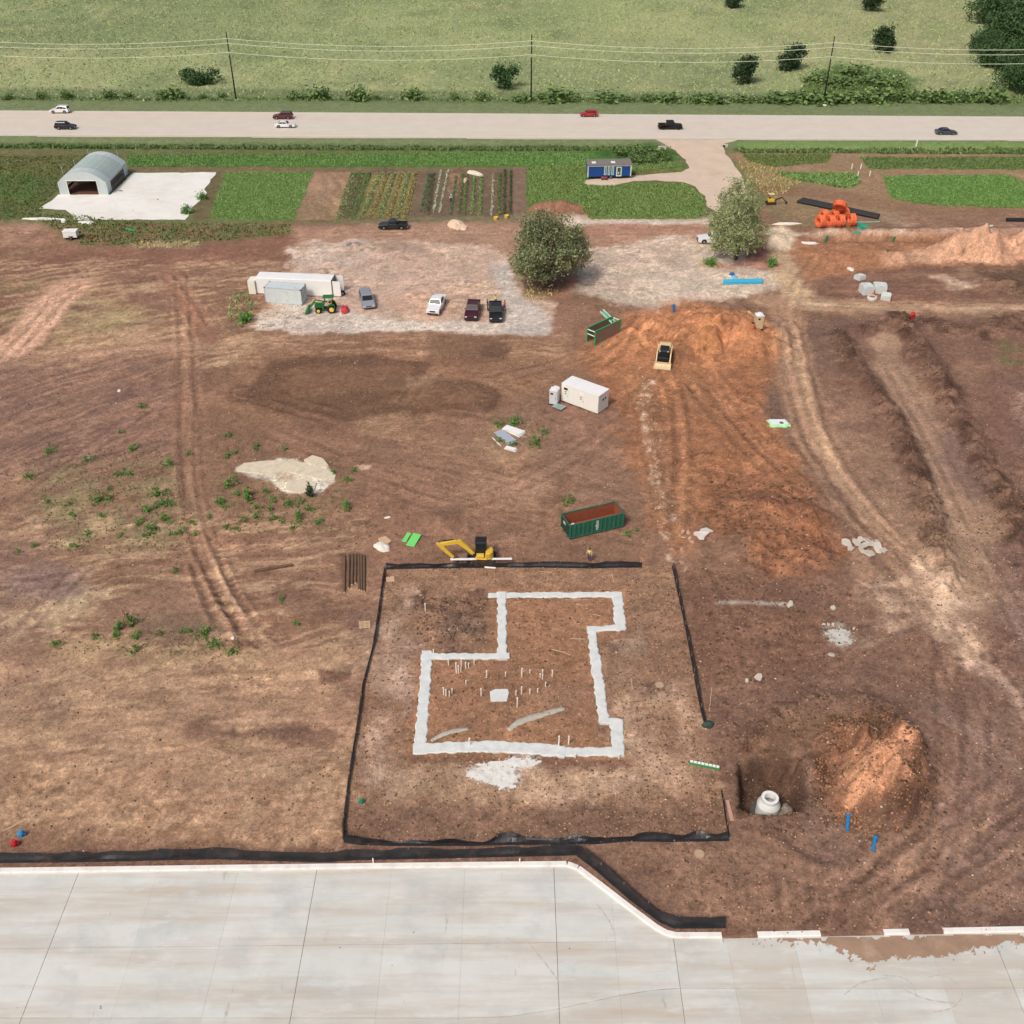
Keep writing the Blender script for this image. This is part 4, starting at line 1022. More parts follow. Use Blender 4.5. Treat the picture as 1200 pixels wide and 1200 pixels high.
# ------------------------------------------------------------------ vegetation
def leaves_np(centers, size, flat=.6, up=0.0, rng=RNG):
    """quads of random tilt round the given centres"""
    n = len(centers)
    a = rng.normal(size=(n, 3)); a /= np.linalg.norm(a, axis=1)[:, None]
    b = rng.normal(size=(n, 3)); b[:, 2] += up
    b -= a * (a * b).sum(1)[:, None]; b /= np.linalg.norm(b, axis=1)[:, None] + 1e-9
    s = (size * rng.uniform(.6, 1.35, n))[:, None]
    a *= s; b *= s * flat
    V = np.stack([centers - a, centers - b * .9, centers + a, centers + b * .9], 1).reshape(-1, 3)
    Fq = np.arange(4 * n).reshape(n, 4)
    return V, Fq
def crown_pts(rx, ry, rz, z0, nclump, per, spread, rng, low=.15, ragged=.3):
    """clump centres through an uneven ellipsoid, leaves round each"""
    cs = []
    nl = 20
    L_ = rng.normal(size=(nl, 3)); L_ /= np.linalg.norm(L_, axis=1)[:, None]; L_[:, 2] = np.clip(L_[:, 2], -.45 - low * .5, 1)
    L_ *= rng.uniform(.45, .62 + ragged * .35, (nl, 1)); LR = rng.uniform(.26, .44, nl)
    L_ = np.concatenate([L_, np.zeros((1, 3))]); LR = np.append(LR, .62)
    wgt = LR ** 2; wgt /= wgt.sum()
    while len(cs) < nclump:
        k = rng.choice(nl + 1, p=wgt); d = rng.normal(size=3); d /= np.linalg.norm(d)
        p = L_[k] + d * LR[k] * rng.uniform(.5, 1) ** .5
        if p[2] < -.95 + low * .2: continue
        cs.append(p)
    cs = np.array(cs); mx_ = np.percentile(np.abs(cs), 97, axis=0)
    cs = cs / mx_ * np.array([rx, ry, rz]); cs[:, 2] += z0
    pts = np.repeat(cs, per, 0) + rng.normal(size=(nclump * per, 3)) * spread * rng.uniform(.6, 1.3, (nclump, 1)).repeat(per, 0)
    pts[:, 2] = np.maximum(pts[:, 2], .06)
    return cs, pts
M_bark = mat('bark', (92, 76, 62), rough=.95, var=.25, vscale=4, bump=.03, bscale=10)
M_leaf = {
    'mesquite': leaf_mat('leaf_mesquite', (116, 124, 94), .55),
    'willow': leaf_mat('leaf_willow', (140, 150, 112), .5),
    'dark': leaf_mat('leaf_dark', (62, 88, 54), .5),
    'cedar': leaf_mat('leaf_cedar', (52, 72, 46), .45),
    'hedge': leaf_mat('leaf_hedge', (94, 116, 70), .5),
    'weed': leaf_mat('leaf_weed', (86, 128, 62), .45),
    'crop': leaf_mat('leaf_crop', (116, 146, 86), .32),
    'crop2': leaf_mat('leaf_crop_dull', (128, 150, 96), .36),
    'olive': leaf_mat('leaf_olive', (146, 140, 84), .35),
    'bluegreen': leaf_mat('leaf_bluegreen', (84, 118, 84), .45),
    'silver': leaf_mat('leaf_silver', (168, 180, 150), .4),
    'pasture': leaf_mat('leaf_pasture', (158, 170, 120), .22),
    'yard': leaf_mat('leaf_yard', (120, 142, 86), .42),
    'dull': leaf_mat('leaf_dull', (100, 118, 70), .35),
    'dry': leaf_mat('leaf_dry', (172, 160, 112), .35)}
def make_trunk(h, r, crown_cs, nl, rng, lean=(0, 0)):
    mb = MB()
    top = Vector((lean[0], lean[1], h))
    mb.tube([(0, 0, -.15), (lean[0] * .3, lean[1] * .3, h * .4), top], [r * 1.25, r, r * .8], 8)
    idx = rng.choice(len(crown_cs), nl, replace=False)
    for i in idx:
        e = Vector(crown_cs[i]); m = top.lerp(e, .5) + Vector((rng.normal() * .25, rng.normal() * .25, .35))
        mb.tube([top - Vector((0, 0, .12)), m, e], [r * .6, r * .35, r * .09], 5, cap=False)
    return mb
TREEMESH = {}
def tree(name, label, cat, px, py, w, h, leaf, group=None, n=2400, size=.28, trunk_h=None, seed=1, depth=None, low=.15, key=None, lean=(0, 0), spread=None, flat=.6, up=0.0, ragged=.3):
    rng = np.random.default_rng(seed)
    x, y, z = at(px, py)
    root = thing(name, label, cat, (x, y, z - .05), rng.uniform(0, 6.28) if key else 0, group)
    if key and key in TREEMESH:
        tm, cm, kw, kh = TREEMESH[key]
        s = w / kw; root.scale = (s, s, h / kh)
        for nm, me in (('trunk', tm), ('crown', cm)):
            o = bpy.data.objects.new(nm, me); COL.objects.link(o); o.parent = root
        return root
    th = trunk_h if trunk_h is not None else h * .22
    rz = (h - th * .5) / 2; z0 = h - rz
    per = 40 if n > 1500 else 24
    cs, pts = crown_pts(w / 2 * .88, (depth or w) / 2 * .88, rz * .93, z0, max(12, n // per), per, spread or w * .06, rng, low, ragged)
    cs[:, 0] += lean[0]; cs[:, 1] += lean[1]; pts[:, 0] += lean[0]; pts[:, 1] += lean[1]
    V, Fq = leaves_np(pts, size, flat, up, rng)
    V[:, 2] = np.maximum(V[:, 2], .02)
    t = make_trunk(max(th, .25), max(.05, h * .022), cs, min(len(cs) - 1, 14), rng, lean).build('trunk', M_bark, root, smooth=True)
    c = np_mesh('crown', V, Fq, M_leaf[leaf], parent=root)
    if key: TREEMESH[key] = (t.data, c.data, w, h)
    return root

tree('mesquite_tree', 'broad grey-green tree with crown reaching low over the gravel yard', 'tree', 641, 334, 12.4, 11.0, 'mesquite', n=21000, size=.20, trunk_h=2.0, seed=3, low=.25, spread=.5, ragged=.35)
tree('willow_tree', 'feathery olive-green tree partly hiding a white pickup', 'tree', 862, 304, 10.2, 12.6, 'willow', n=16000, size=.27, trunk_h=2.4, seed=5, flat=.28, up=2.0, lean=(.4, 0), spread=.55, low=.22, ragged=.6)
# pasture trees
for px, py, w, h, sd, lb in ((871, 97, 6.0, 6.4, 11, 'round dark cedar standing in the pasture beside the leaning pole'), (926, 82, 6.6, 6.0, 12, 'dark cedar in the pasture just behind the leaning pole'), (1033, 61, 6.8, 6.2, 13, 'dark cedar in the pasture near the wooded grove'), (1021, 13, 5.6, 6.0, 14, 'small dark cedar far out in the pale part of the pasture'), (858, 9, 5.6, 6.0, 15, 'lone dark cedar at the far edge of the pasture')):
    tree('cedar_tree', lb, 'tree', px, py, w, h, 'cedar', 'cedars scattered over the pasture', n=2600, size=.34, trunk_h=.5, seed=sd, low=.35, spread=.55)
tree('pasture_bush', 'wide low dark bush in the pasture beside a utility pole', 'bush', 233, 98, 10.0, 3.6, 'dark', n=2200, size=.34, trunk_h=.3, seed=21, depth=6, low=.4, spread=.6)
tree('pasture_bush', 'ragged blue-green bush in the pasture left of the straight utility pole', 'bush', 593, 103, 6.4, 5.2, 'dark', n=1800, size=.34, trunk_h=.3, seed=22, low=.4, ragged=.6, spread=.6)
gi = 0
for px, py, w, h in ((1160, 27, 15, 9), (1196, 24, 17, 10), (1238, 30, 18, 10), (1172, 54, 11, 8), (1151, 63, 8, 5.5), (1196, 56, 14, 9.5), (1235, 64, 15, 9), (1162, 78, 9, 5.5), (1190, 84, 12, 8), (1186, 106, 9, 7.5), (1206, 110, 11, 8.5), (1240, 100, 14, 9)):
    k = 'grove%d' % (gi % 4); gi += 1
    tree('grove_tree', 'dark green broadleaf tree crowded into the wooded grove beyond the road', 'tree', px, py, w, h, 'dark', 'trees of the wooded grove', n=4200, size=.42, trunk_h=1.6, seed=40 + gi, key=k, low=.3, spread=.95)
# shrubs in the fence line
def fl_label(px, w):
    z_ = 'left of the pole by the low wide bush' if px < 276 else 'between the pole by the wide bush and the middle pole' if px < 622 else 'between the middle pole and the pole with the pale stone' if px < 965 else 'between the pole with the pale stone and the grove'
    return ('broad' if w >= 18 else 'mid-sized' if w >= 13 else 'small') + ' fence line shrub ' + z_
hi = 0
for px, py, w in ((10, 116, 12), (50, 115, 8), (78, 115, 13), (128, 115, 16), (150, 115, 9), (190, 115, 14), (205, 115, 17), (238, 115, 9), (260, 114, 10), (345, 116, 11), (358, 116, 10), (375, 115, 15), (420, 117, 22), (440, 117, 10), (482, 116, 18), (532, 117, 10), (565, 117, 12), (612, 118, 15), (640, 117, 20), (655, 117, 20), (672, 117, 13), (712, 118, 15), (735, 118, 12), (760, 118, 14), (785, 118, 16), (815, 119, 15), (835, 119, 16), (870, 119, 15), (890, 119, 14), (912, 118, 20), (935, 119, 20), (958, 119, 20), (985, 118, 22), (1005, 118, 22), (1030, 118, 20), (1055, 118, 18), (1085, 118, 15), (1105, 118, 20), (1125, 117, 22), (1142, 117, 16), (1162, 118, 24), (955, 95, 14), (985, 100, 20), (1010, 98, 16), (1030, 98, 18), (1048, 101, 14), (1000, 88, 14)):
    k = 'hedge%d' % (hi % 5); hi += 1
    sc = (py + 270) / 83.0
    tree('fence_line_shrub', fl_label(px, w) if py > 112 else 'dense green shrub in the lush hollow behind the leaning pole', 'shrub', px, py, w / sc * (1.15 if px > 600 else .85), (random.uniform(.35, .6) * w / sc + .4) * (.55 if px > 600 else .6), 'hedge', 'shrubs in the far fence line' if py > 112 else 'shrubs in the lush hollow', n=420, size=.30, trunk_h=.2, seed=70 + hi, key=k, low=.5, spread=.5)
for q, (px, py, w) in enumerate(((728, 183, 16), (745, 180, 20), (760, 184, 22), (776, 187, 20), (742, 190, 18), (764, 191, 16))):
    tree('roadside_shrub', 'lush dark green shrub between the blue cabin and the road', 'shrub', px, py, w / 5.5, 1.6, 'hedge', 'shrubs behind the blue cabin', n=420, size=.26, trunk_h=.2, seed=130 + q, key='yard%d' % (q % 2), low=.5, spread=.4)
for q, (px, py, w, lb) in enumerate(((833, 311, 14, 'olive green bush at the foot of the feathery tree'), (905, 312, 9, 'small bright green bush beside the red dirt bank'), (288, 378, 10, 'green weedy clump at the left end of the containers'), (237, 233, 10, 'green weed clump at the corner of the white stone pad'), (219, 250, 12, 'scruffy green clump on the lower edge of the stone pad'))):
    tree('bush', lb, 'bush', px, py, w / 7.2, 1.3, 'weed', n=500, size=.16, trunk_h=.1, seed=150 + q, low=.5, spread=.3)

# weeds on the site: every clump its own plant
WEED = []
for q in range(5):
    rng = np.random.default_rng(300 + q)
    cs, pts = crown_pts(.42, .42, .32, .28, 9, 13, .12, rng, .5, .6)
    V, Fq = leaves_np(pts, .10, .55, .8, rng); V[:, 2] = np.maximum(V[:, 2], .0)
    st = MB()
    for c_ in cs[:6]: st.tube([(0, 0, -.05), (c_[0] * .5, c_[1] * .5, c_[2] * .6), tuple(c_)], [.014, .010, .005], 4, cap=False)
    WEED.append((V, Fq, st))
M_stem = mat('weed_stem', (96, 112, 60), rough=.8)
weeds = [(168, 478, 10), (143, 507, 7), (156, 527, 11), (198, 545, 12), (222, 532, 9), (268, 511, 10), (268, 536, 9), (276, 531, 8), (59, 530, 12), (105, 540, 10), (137, 557, 9), (150, 556, 11), (114, 588, 15), (128, 586, 10), (129, 573, 7), (188, 580, 19), (186, 592, 12), (175, 599, 16), (197, 592, 13), (272, 568, 17), (260, 592, 17), (293, 584, 18), (278, 580, 10), (35, 560, 11), (55, 590, 8), (80, 592, 8), (84, 605, 9), (163, 614, 11), (178, 623, 16), (171, 629, 9), (195, 611, 15), (203, 626, 9), (213, 624, 11), (226, 614, 10), (230, 626, 8), (103, 627, 10), (86, 642, 10), (265, 618, 10), (278, 621, 9), (205, 671, 9), (150, 733, 20), (140, 742, 15), (160, 747, 12), (112, 747, 10), (68, 757, 12), (158, 764, 13), (218, 740, 11), (240, 744, 15), (251, 756, 17), (275, 765, 13), (187, 744, 9), (311, 578, 9), (320, 588, 11), (338, 592, 13), (350, 590, 11), (363, 598, 10), (404, 596, 15), (415, 552, 9), (408, 563, 10), (303, 607, 10), (320, 609, 11), (348, 609, 15), (373, 613, 11), (343, 620, 9), (303, 596, 10), (317, 599, 9), (302, 525, 9), (334, 527, 8), (584, 499, 10), (605, 496, 15), (587, 518, 9), (600, 522, 9), (628, 521, 17), (638, 508, 10), (665, 589, 13), (330, 704, 10), (348, 731, 9), (735, 628, 9), (745, 622, 7), (285, 610, 9), (330, 612, 8), (390, 555, 8), (245, 606, 8), (40, 640, 8), (20, 648, 7), (120, 606, 8), (140, 628, 8)]
wm = []
for q, (V, Fq, st) in enumerate(WEED):
    me_o = np_mesh('leaves', V, Fq, M_leaf['weed']); st_o = st.build('stem', M_stem)
    wm.append((me_o.data, st_o.data)); bpy.data.objects.remove(me_o); bpy.data.objects.remove(st_o)
def weed_zone(px, py):
    if px > 560: return 'near the stacked roofing sheets' if py < 560 else 'beside the green skip'
    if py > 690: return 'on the bank beside the deep wheel ruts'
    if px > 245: return 'around the pale rock patch' if py > 520 else 'above the pale rock patch'
    if py < 540: return 'on the open field left of the twin wheel tracks'
    if px > 155: return 'in the dense weeds beside the twin wheel tracks'
    return 'in the thin weeds on the far left soil'
for q, (px, py, w) in enumerate(weeds):
    x, y, z = at(px, py); sc = (py + 270) / 83.0
    big = w >= 15
    r = thing('weed_clump', ('large' if big else 'mid-sized' if w >= 11 else 'small') + ' leafy green weed ' + weed_zone(px, py), 'weed', (x, y, z), random.uniform(0, 6.28), 'large weed clumps on the bare soil' if big else 'small weeds on the bare soil')
    s = w / sc / .95; r.scale = (s, s * random.uniform(.8, 1.1), s * random.uniform(.8, 1.15))
    for nm, me in zip(('leaves', 'stem'), wm[q % 5]):
        o = bpy.data.objects.new(nm, me); COL.objects.link(o); o.parent = r
tree('young_cedar', 'small dark upright cedar at the foot of the white rock patch', 'tree', 363, 582, .8, 1.9, 'cedar', n=700, size=.09, trunk_h=.1, seed=190, low=.5, spread=.1)

# ground cover nobody could count
def tufts(name, polys, n, h, w, leaf, label, seed, parent=None, rows=None):
    """upright blades over polygons of the photo, standing on the land"""
    rng = np.random.default_rng(seed)
    XS = []; YS = []
    ws = [gps(p) for p in polys]
    ar = [abs(sum(a[0] * b[1] - b[0] * a[1] for a, b in zip(q, q[1:] + q[:1]))) / 2 for q in ws]
    for q, A in zip(ws, ar):
        k = int(n * A / sum(ar)); xs = [p[0] for p in q]; ys = [p[1] for p in q]
        x = np.empty(0); y = np.empty(0)
        while len(x) < k:
            a = rng.uniform(min(xs), max(xs), k * 2); b = rng.uniform(min(ys), max(ys), k * 2)
            m = inside(a + .5 * fbm(a / 2, b / 2, 2, 7), b + .5 * fbm(a / 2, b / 2, 2, 8), q); x = np.concatenate([x, a[m]]); y = np.concatenate([y, b[m]])
        XS.append(x[:k]); YS.append(y[:k])
    x = np.concatenate(XS); y = np.concatenate(YS); z = terrain(x, y)
    N = len(x); V = []; 
    for k in range(2):
        an = rng.uniform(0, 6.28, N); hh = h * rng.uniform(.5, 1.3, N); ww = w * rng.uniform(.6, 1.3, N) / 2
        dx = np.cos(an); dy = np.sin(an); ln = rng.normal(size=(2, N)) * h * .45
        V.append(np.stack([np.stack([x - dx * ww, y - dy * ww, z - .03], 1), np.stack([x + dx * ww, y + dy * ww, z - .03], 1), np.stack([x + ln[0] + dx * ww * .5, y + ln[1] + dy * ww * .5, z + hh], 1), np.stack([x + ln[0] - dx * ww * .5, y + ln[1] - dy * ww * .5, z + hh], 1)], 1))
    V = np.concatenate(V).reshape(-1, 3)
    o = np_mesh(name, V, np.arange(len(V)).reshape(-1, 4), M_leaf[leaf])
    tag(o, label, None, None, 'stuff'); return o
tufts('pasture_grass', [[(-150, 117), (1350, 121), (1350, -20), (-150, -20)]], 36000, .30, .45, 'pasture', 'pale tufted grass of the wide pasture beyond the road', 1)
tufts('fence_line_grass', [[(600, 120), (1260, 121), (1260, 114), (600, 115)], [(-60, 117), (600, 119), (600, 116.5), (-60, 114.5)], [(925, 116), (1075, 116), (1060, 90), (960, 84)]], 3600, .4, .45, 'dull', 'long green grass under the far fence line', 2)
tufts('ditch_grass', [[(-60, 174), (640, 177), (760, 176), (760, 171), (-60, 167)], [(868, 179), (1260, 181), (1260, 173.5), (868, 173)]], 7000, .45, .4, 'hedge', 'dark long grass along the roadside ditch', 3)
tufts('green_crop', [[(150, 181), (640, 178.5), (690, 180), (690, 194), (150, 196)]], 13000, .2, .2, 'crop', 'bright green crop strip along the road ditch', 4)
tufts('green_crop', [[(264, 202), (367, 201), (344, 258), (246, 256)]], 10000, .16, .18, 'crop2', 'square bed of light green crop beside the stone pad', 5)
tufts('yard_grass', [[(618, 197), (690, 192), (790, 190), (804, 194), (740, 203), (686, 210), (684, 218), (800, 215), (814, 221), (827, 238), (820, 257), (690, 257), (668, 237), (620, 240)]], 22000, .24, .20, 'yard', 'thick green weeds growing round the blue cabin', 6)
tufts('green_crop', [[(1034, 206), (1185, 205), (1200, 212), (1300, 214), (1300, 246), (1110, 242), (1046, 234)]], 11000, .2, .2, 'crop', 'bright green crop block at the right of the pipe coils', 7)
tufts('green_crop', [[(910, 203), (1004, 205), (1008, 214), (996, 221), (960, 216), (925, 209)]], 2200, .4, .45, 'crop', 'small wedge of green crop behind the orange pipe coils', 8)
tufts('green_crop', [[(1008, 184), (1300, 184), (1300, 199), (1018, 198)], [(870, 181), (975, 180), (970, 190), (905, 196), (880, 190)]], 5000, .24, .26, 'dull', 'dull green crop strip near the right hand road ditch', 9)
tufts('field_weeds', [[(-60, 185), (135, 181), (65, 226), (40, 256), (-60, 262)]], 4200, .22, .26, 'dull', 'patchy green weeds left of the hoop greenhouse', 10)
tufts('edge_weeds', [[(30, 250), (84, 252), (180, 262), (260, 262), (340, 264), (345, 275), (230, 284), (100, 288), (80, 276)]], 1500, .3, .28, 'dull', 'straggling weeds along the edge of the stone pad', 11)
tufts('dry_weeds', [[(614, 337), (655, 341), (640, 352), (615, 350)], [(865, 188), (905, 196), (940, 215), (905, 236), (878, 215)], [(150, 284), (235, 282), (232, 290), (160, 293)], [(818, 306), (850, 308), (845, 316), (818, 314)]], 900, .3, .22, 'dry', 'dry straw-coloured weeds in scattered patches', 12)
tufts('sparse_weeds', [[(20, 540), (180, 520), (230, 600), (220, 650), (60, 650)], [(255, 575), (400, 570), (400, 625), (250, 628)], [(70, 745), (280, 735), (280, 770), (70, 770)], [(570, 490), (640, 490), (645, 525), (570, 525)]], 1400, .16, .14, 'dull', 'sparse seedling weeds dotted over the soil', 13)
tufts('sparse_weeds', [[(270, 345), (296, 340), (300, 372), (280, 388), (268, 372)]], 150, .35, .25, 'crop2', 'patch of tall weeds at the end of the trailer', 14)

# market garden: each row a row
M_bedsoil = mat('bed_soil', (112, 90, 72), rough=.95, var=.25, vscale=3, bump=.03, bscale=8)
def crop_row(a, b, leaf, w, h, label, dens=5.0, size=.16, gap=0.0, seed=0):
    A, B = Vector(gp(*a)), Vector(gp(*b)); L = (B - A).length
    rng = np.random.default_rng(500 + seed)
    n = int(L * dens * 4)
    t = rng.uniform(0, 1, n)
    if gap: t = (np.floor(t * L / gap) + .5 + rng.normal(0, .18, n)) * gap / L
    d = (B - A).normalized(); nn = Vector((-d.y, d.x))
    o = rng.normal(0, w / 3, n)
    x = A.x + (B.x - A.x) * t + nn.x * o; y = A.y + (B.y - A.y) * t + nn.y * o
    z = terrain(x, y) + rng.uniform(.05, 1, n) * h
    V, Fq = leaves_np(np.stack([x, y, z], 1), size, .6, .6, rng)
    ob = thing('crop_row', label, 'crop row', (A.x, A.y, 0), 0, 'planted rows of the market garden')
    pl = np_mesh('plants', V - np.array([A.x, A.y, 0]), Fq, M_leaf[leaf], parent=ob); pl['kind'] = 'stuff'
    mb = MB(); secs = []
    for k in range(9):
        p = A.lerp(B, k / 8); g = gz(p.x, p.y)
        secs.append([(p.x - A.x + nn.x * t_, p.y - A.y + nn.y * t_, g + zz) for t_, zz in ((-w * .7, -.1), (-w * .35, .07), (w * .35, .07), (w * .7, -.1))])
    mb.loft(secs).build('soil_bed', M_bedsoil, ob, smooth=True)
    return ob
R_ = [((503, 204), (493, 249), 'bluegreen', .5, .4, 'pale blue-green planted row in the market garden', 1.1), ((507, 204), (501, 252), 'dark', 1.1, .5, 'dense dark green planted row in the market garden', 0),
      ((517, 200), (508, 249), 'silver', .35, .35, 'silvery dotted row of seedlings in the market garden', .7), ((525, 200), (515, 250), 'silver', .35, .35, 'silvery dotted row of seedlings in the market garden', .7),
      ((535, 207), (528, 252), 'bluegreen', .4, .35, 'pale blue-green planted row in the market garden', 1.1), ((543, 205), (538, 253), 'hedge', .6, .4, 'mid green planted row in the market garden', 0), ((548, 206), (544, 253), 'hedge', .5, .4, 'mid green planted row in the market garden', 0),
      ((556, 209), (553, 253), 'crop', .6, .5, 'bright green planted row in the market garden', 0), ((564, 208), (562, 253), 'crop', .8, .5, 'bright green planted row in the market garden', 0),
      ((578, 204), (576, 253), 'silver', .35, .35, 'silvery dotted row of seedlings in the market garden', .8), ((586, 204), (584, 253), 'hedge', .8, .5, 'mid green planted row in the market garden', 0),
      ((592, 200), (591, 253), 'dark', .5, .6, 'dark green planted row at the bare end of the garden', .9), ((599, 200), (598, 253), 'dark', .5, .6, 'dark green planted row at the bare end of the garden', .9),
      ((415, 203), (397, 257), 'crop2', 1.3, .3, 'broad green planted row beside the bare brown bed', 0), ((424, 203), (405, 257), 'hedge', 1.2, .3, 'broad green planted row beside the bare brown bed', 0), ((433, 203), (413, 257), 'hedge', .8, .3, 'broad green planted row beside the bare brown bed', 0)]
for q in range(6): R_.append(((446 + q * 8.3, 203), (424 + q * 10.2, 257), 'olive' if q % 2 else 'crop2', .9, .3, 'yellowish planted row of the withering crop', 0))
for q, (a, b, lf, w, h, lb, gap) in enumerate(R_): crop_row(a, b, lf, w, h, lb, gap=gap, seed=q, dens=5 if not gap else 4)

# ------------------------------------------------------------------ clods and stones
def rocks_np(pts, sizes, rng, flat=.7):
    n = len(pts)
    base = np.array([[1, 0, 0], [-1, 0, 0], [0, 1, 0], [0, -1, 0], [0, 0, 1], [0, 0, -1.0]])
    fc = np.array([[0, 2, 4], [2, 1, 4], [1, 3, 4], [3, 0, 4], [2, 0, 5], [1, 2, 5], [3, 1, 5], [0, 3, 5]])
    V = base[None] * rng.uniform(.55, 1.3, (n, 6, 1)) + rng.normal(0, .12, (n, 6, 3))
    V[:, :, 2] *= flat
    a = rng.uniform(0, 6.28, n); c, s = np.cos(a)[:, None], np.sin(a)[:, None]
    x = V[:, :, 0] * c - V[:, :, 1] * s; y = V[:, :, 0] * s + V[:, :, 1] * c
    V = np.stack([x, y, V[:, :, 2]], 2) * sizes[:, None, None] + pts[:, None]
    Fq = (fc[None] + 6 * np.arange(n)[:, None, None]).reshape(-1, 3)
    return V.reshape(-1, 3), Fq
def scatter_poly(poly, n, rng):
    q = gps(poly); xs = [p[0] for p in q]; ys = [p[1] for p in q]
    x = rng.uniform(min(xs), max(xs), n * 3); y = rng.uniform(min(ys), max(ys), n * 3)
    m = inside(x, y, q); return x[m][:n], y[m][:n]
def scatter_line(line, w, n, rng):
    q = smooth_line(gps(line), 2); i = rng.integers(0, len(q) - 1, n); t = rng.uniform(0, 1, n); q = np.array(q)
    p = q[i] * (1 - t[:, None]) + q[i + 1] * t[:, None] + rng.normal(0, w, (n, 2)); return p[:, 0], p[:, 1]
def clods(name, label, xy, smin, smax, m, seed):
    rng = np.random.default_rng(seed)
    x = np.concatenate([a for a, b in xy]); y = np.concatenate([b for a, b in xy])
    ok = ~inside(x, y, SLAB); x = x[ok]; y = y[ok]
    s = smin + (smax - smin) * rng.uniform(0, 1, len(x)) ** 3
    z = terrain(x, y) + s * .15
    V, Fq = rocks_np(np.stack([x, y, z], 1), s, rng)
    return tag(np_mesh(name, V, Fq, m), label, None, None, 'stuff')
M_clod_d = leaf_mat('clod_dark', (96, 74, 60), .35); M_clod_r = leaf_mat('clod_orange', (146, 108, 82), .35); M_clod_t = leaf_mat('clod_tan', (158, 126, 102), .4); M_stone = leaf_mat('stone_pale', (206, 188, 168), .2)
rg = np.random.default_rng(77)
clods('dark_clods', 'dark clods of earth thrown up along the graded strip', [scatter_line([(985, 398), (1000, 425), (1030, 470), (1060, 520), (1085, 580), (1100, 640)], .9, 1500, rg), scatter_line([(1052, 372), (1085, 420), (1122, 490), (1155, 550), (1185, 600), (1200, 640)], 1.0, 1700, rg), scatter_line([(1095, 380), (1130, 392), (1165, 388), (1200, 372)], 1.4, 600, rg), scatter_line([(868, 872), (905, 842), (950, 822), (1000, 815), (1045, 838), (1078, 880)], .6, 700, rg), scatter_poly([(830, 560), (950, 570), (985, 660), (900, 690), (840, 620)], 1500, rg), scatter_poly([(800, 670), (1000, 690), (960, 860), (860, 870), (835, 800)], 900, rg), scatter_poly([(868, 893), (940, 890), (980, 960), (930, 985), (866, 958)], 400, rg), scatter_line([(958, 930), (968, 880), (990, 845), (1030, 835), (1070, 870), (1088, 920), (1060, 960)], .8, 900, rg), scatter_poly([(985, 850), (1040, 845), (1080, 900), (1070, 950), (1040, 900), (1000, 880)], 600, rg), scatter_poly([(485, 700), (570, 700), (570, 750), (490, 755)], 500, rg), scatter_poly([(1140, 320), (1230, 308), (1230, 345), (1170, 348)], 300, rg)], .04, .22, M_clod_d, 5)
clods('orange_clods', 'orange-brown clods on the spoil heaps', [scatter_poly([(955, 890), (975, 850), (1010, 840), (1060, 862), (1075, 905), (1085, 935), (1040, 962), (985, 958), (968, 925)], 2000, rg), scatter_poly([(690, 395), (800, 362), (905, 388), (920, 480), (950, 570), (830, 620), (770, 620), (740, 510)], 3800, rg), scatter_poly([(940, 275), (1230, 270), (1230, 306), (1000, 322)], 1500, rg), scatter_line([(985, 955), (1010, 965), (1050, 962)], .5, 350, rg), scatter_line([(958, 930), (968, 880), (990, 845), (1030, 835), (1070, 870), (1088, 920), (1060, 960), (1000, 970)], .7, 900, rg)], .035, .18, M_clod_r, 6)
clods('soil_crumbs', 'loose crumbs of tan soil scattered over the whole site', [scatter_poly([(-20, 300), (640, 400), (790, 660), (860, 980), (670, 1000), (-20, 1004)], 9000, rg), scatter_poly([(790, 660), (990, 690), (1230, 560), (1230, 1090), (870, 1095), (700, 1000)], 6500, rg), scatter_poly(LOT, 5500, rg), scatter_poly([(920, 360), (1230, 360), (1230, 700), (1000, 640)], 2600, rg)], .025, .14, M_clod_t, 7)
clods('soil_crumbs', 'loose crumbs of dark soil scattered over the whole site', [scatter_poly([(-20, 300), (640, 400), (790, 660), (860, 980), (670, 1000), (-20, 1004)], 7500, rg), scatter_poly([(790, 660), (990, 690), (1230, 560), (1230, 1090), (870, 1095), (700, 1000)], 6500, rg), scatter_poly(LOT, 4000, rg)], .025, .14, M_clod_d, 8)
clods('pale_stones', 'small pale stones and scraps strewn over the soil', [scatter_poly([(700, 560), (1200, 560), (1200, 1085), (860, 1085), (800, 700)], 380, rg), scatter_poly(LOT, 220, rg), scatter_poly([(0, 420), (640, 420), (780, 640), (400, 980), (0, 990)], 160, rg), scatter_line([(755, 440), (768, 520), (780, 610)], .8, 160, rg), scatter_poly([(960, 735), (1005, 735), (1000, 760), (965, 758)], 70, rg), scatter_poly([(960, 850), (1080, 870), (1080, 960), (970, 965)], 220, rg), scatter_poly([(545, 888), (640, 886), (610, 928), (560, 922)], 70, rg), scatter_poly([(270, 536), (395, 536), (395, 580), (330, 578)], 160, rg), scatter_poly([(340, 280), (640, 300), (900, 310), (640, 390), (300, 388)], 500, rg)], .03, .13, M_stone, 9)
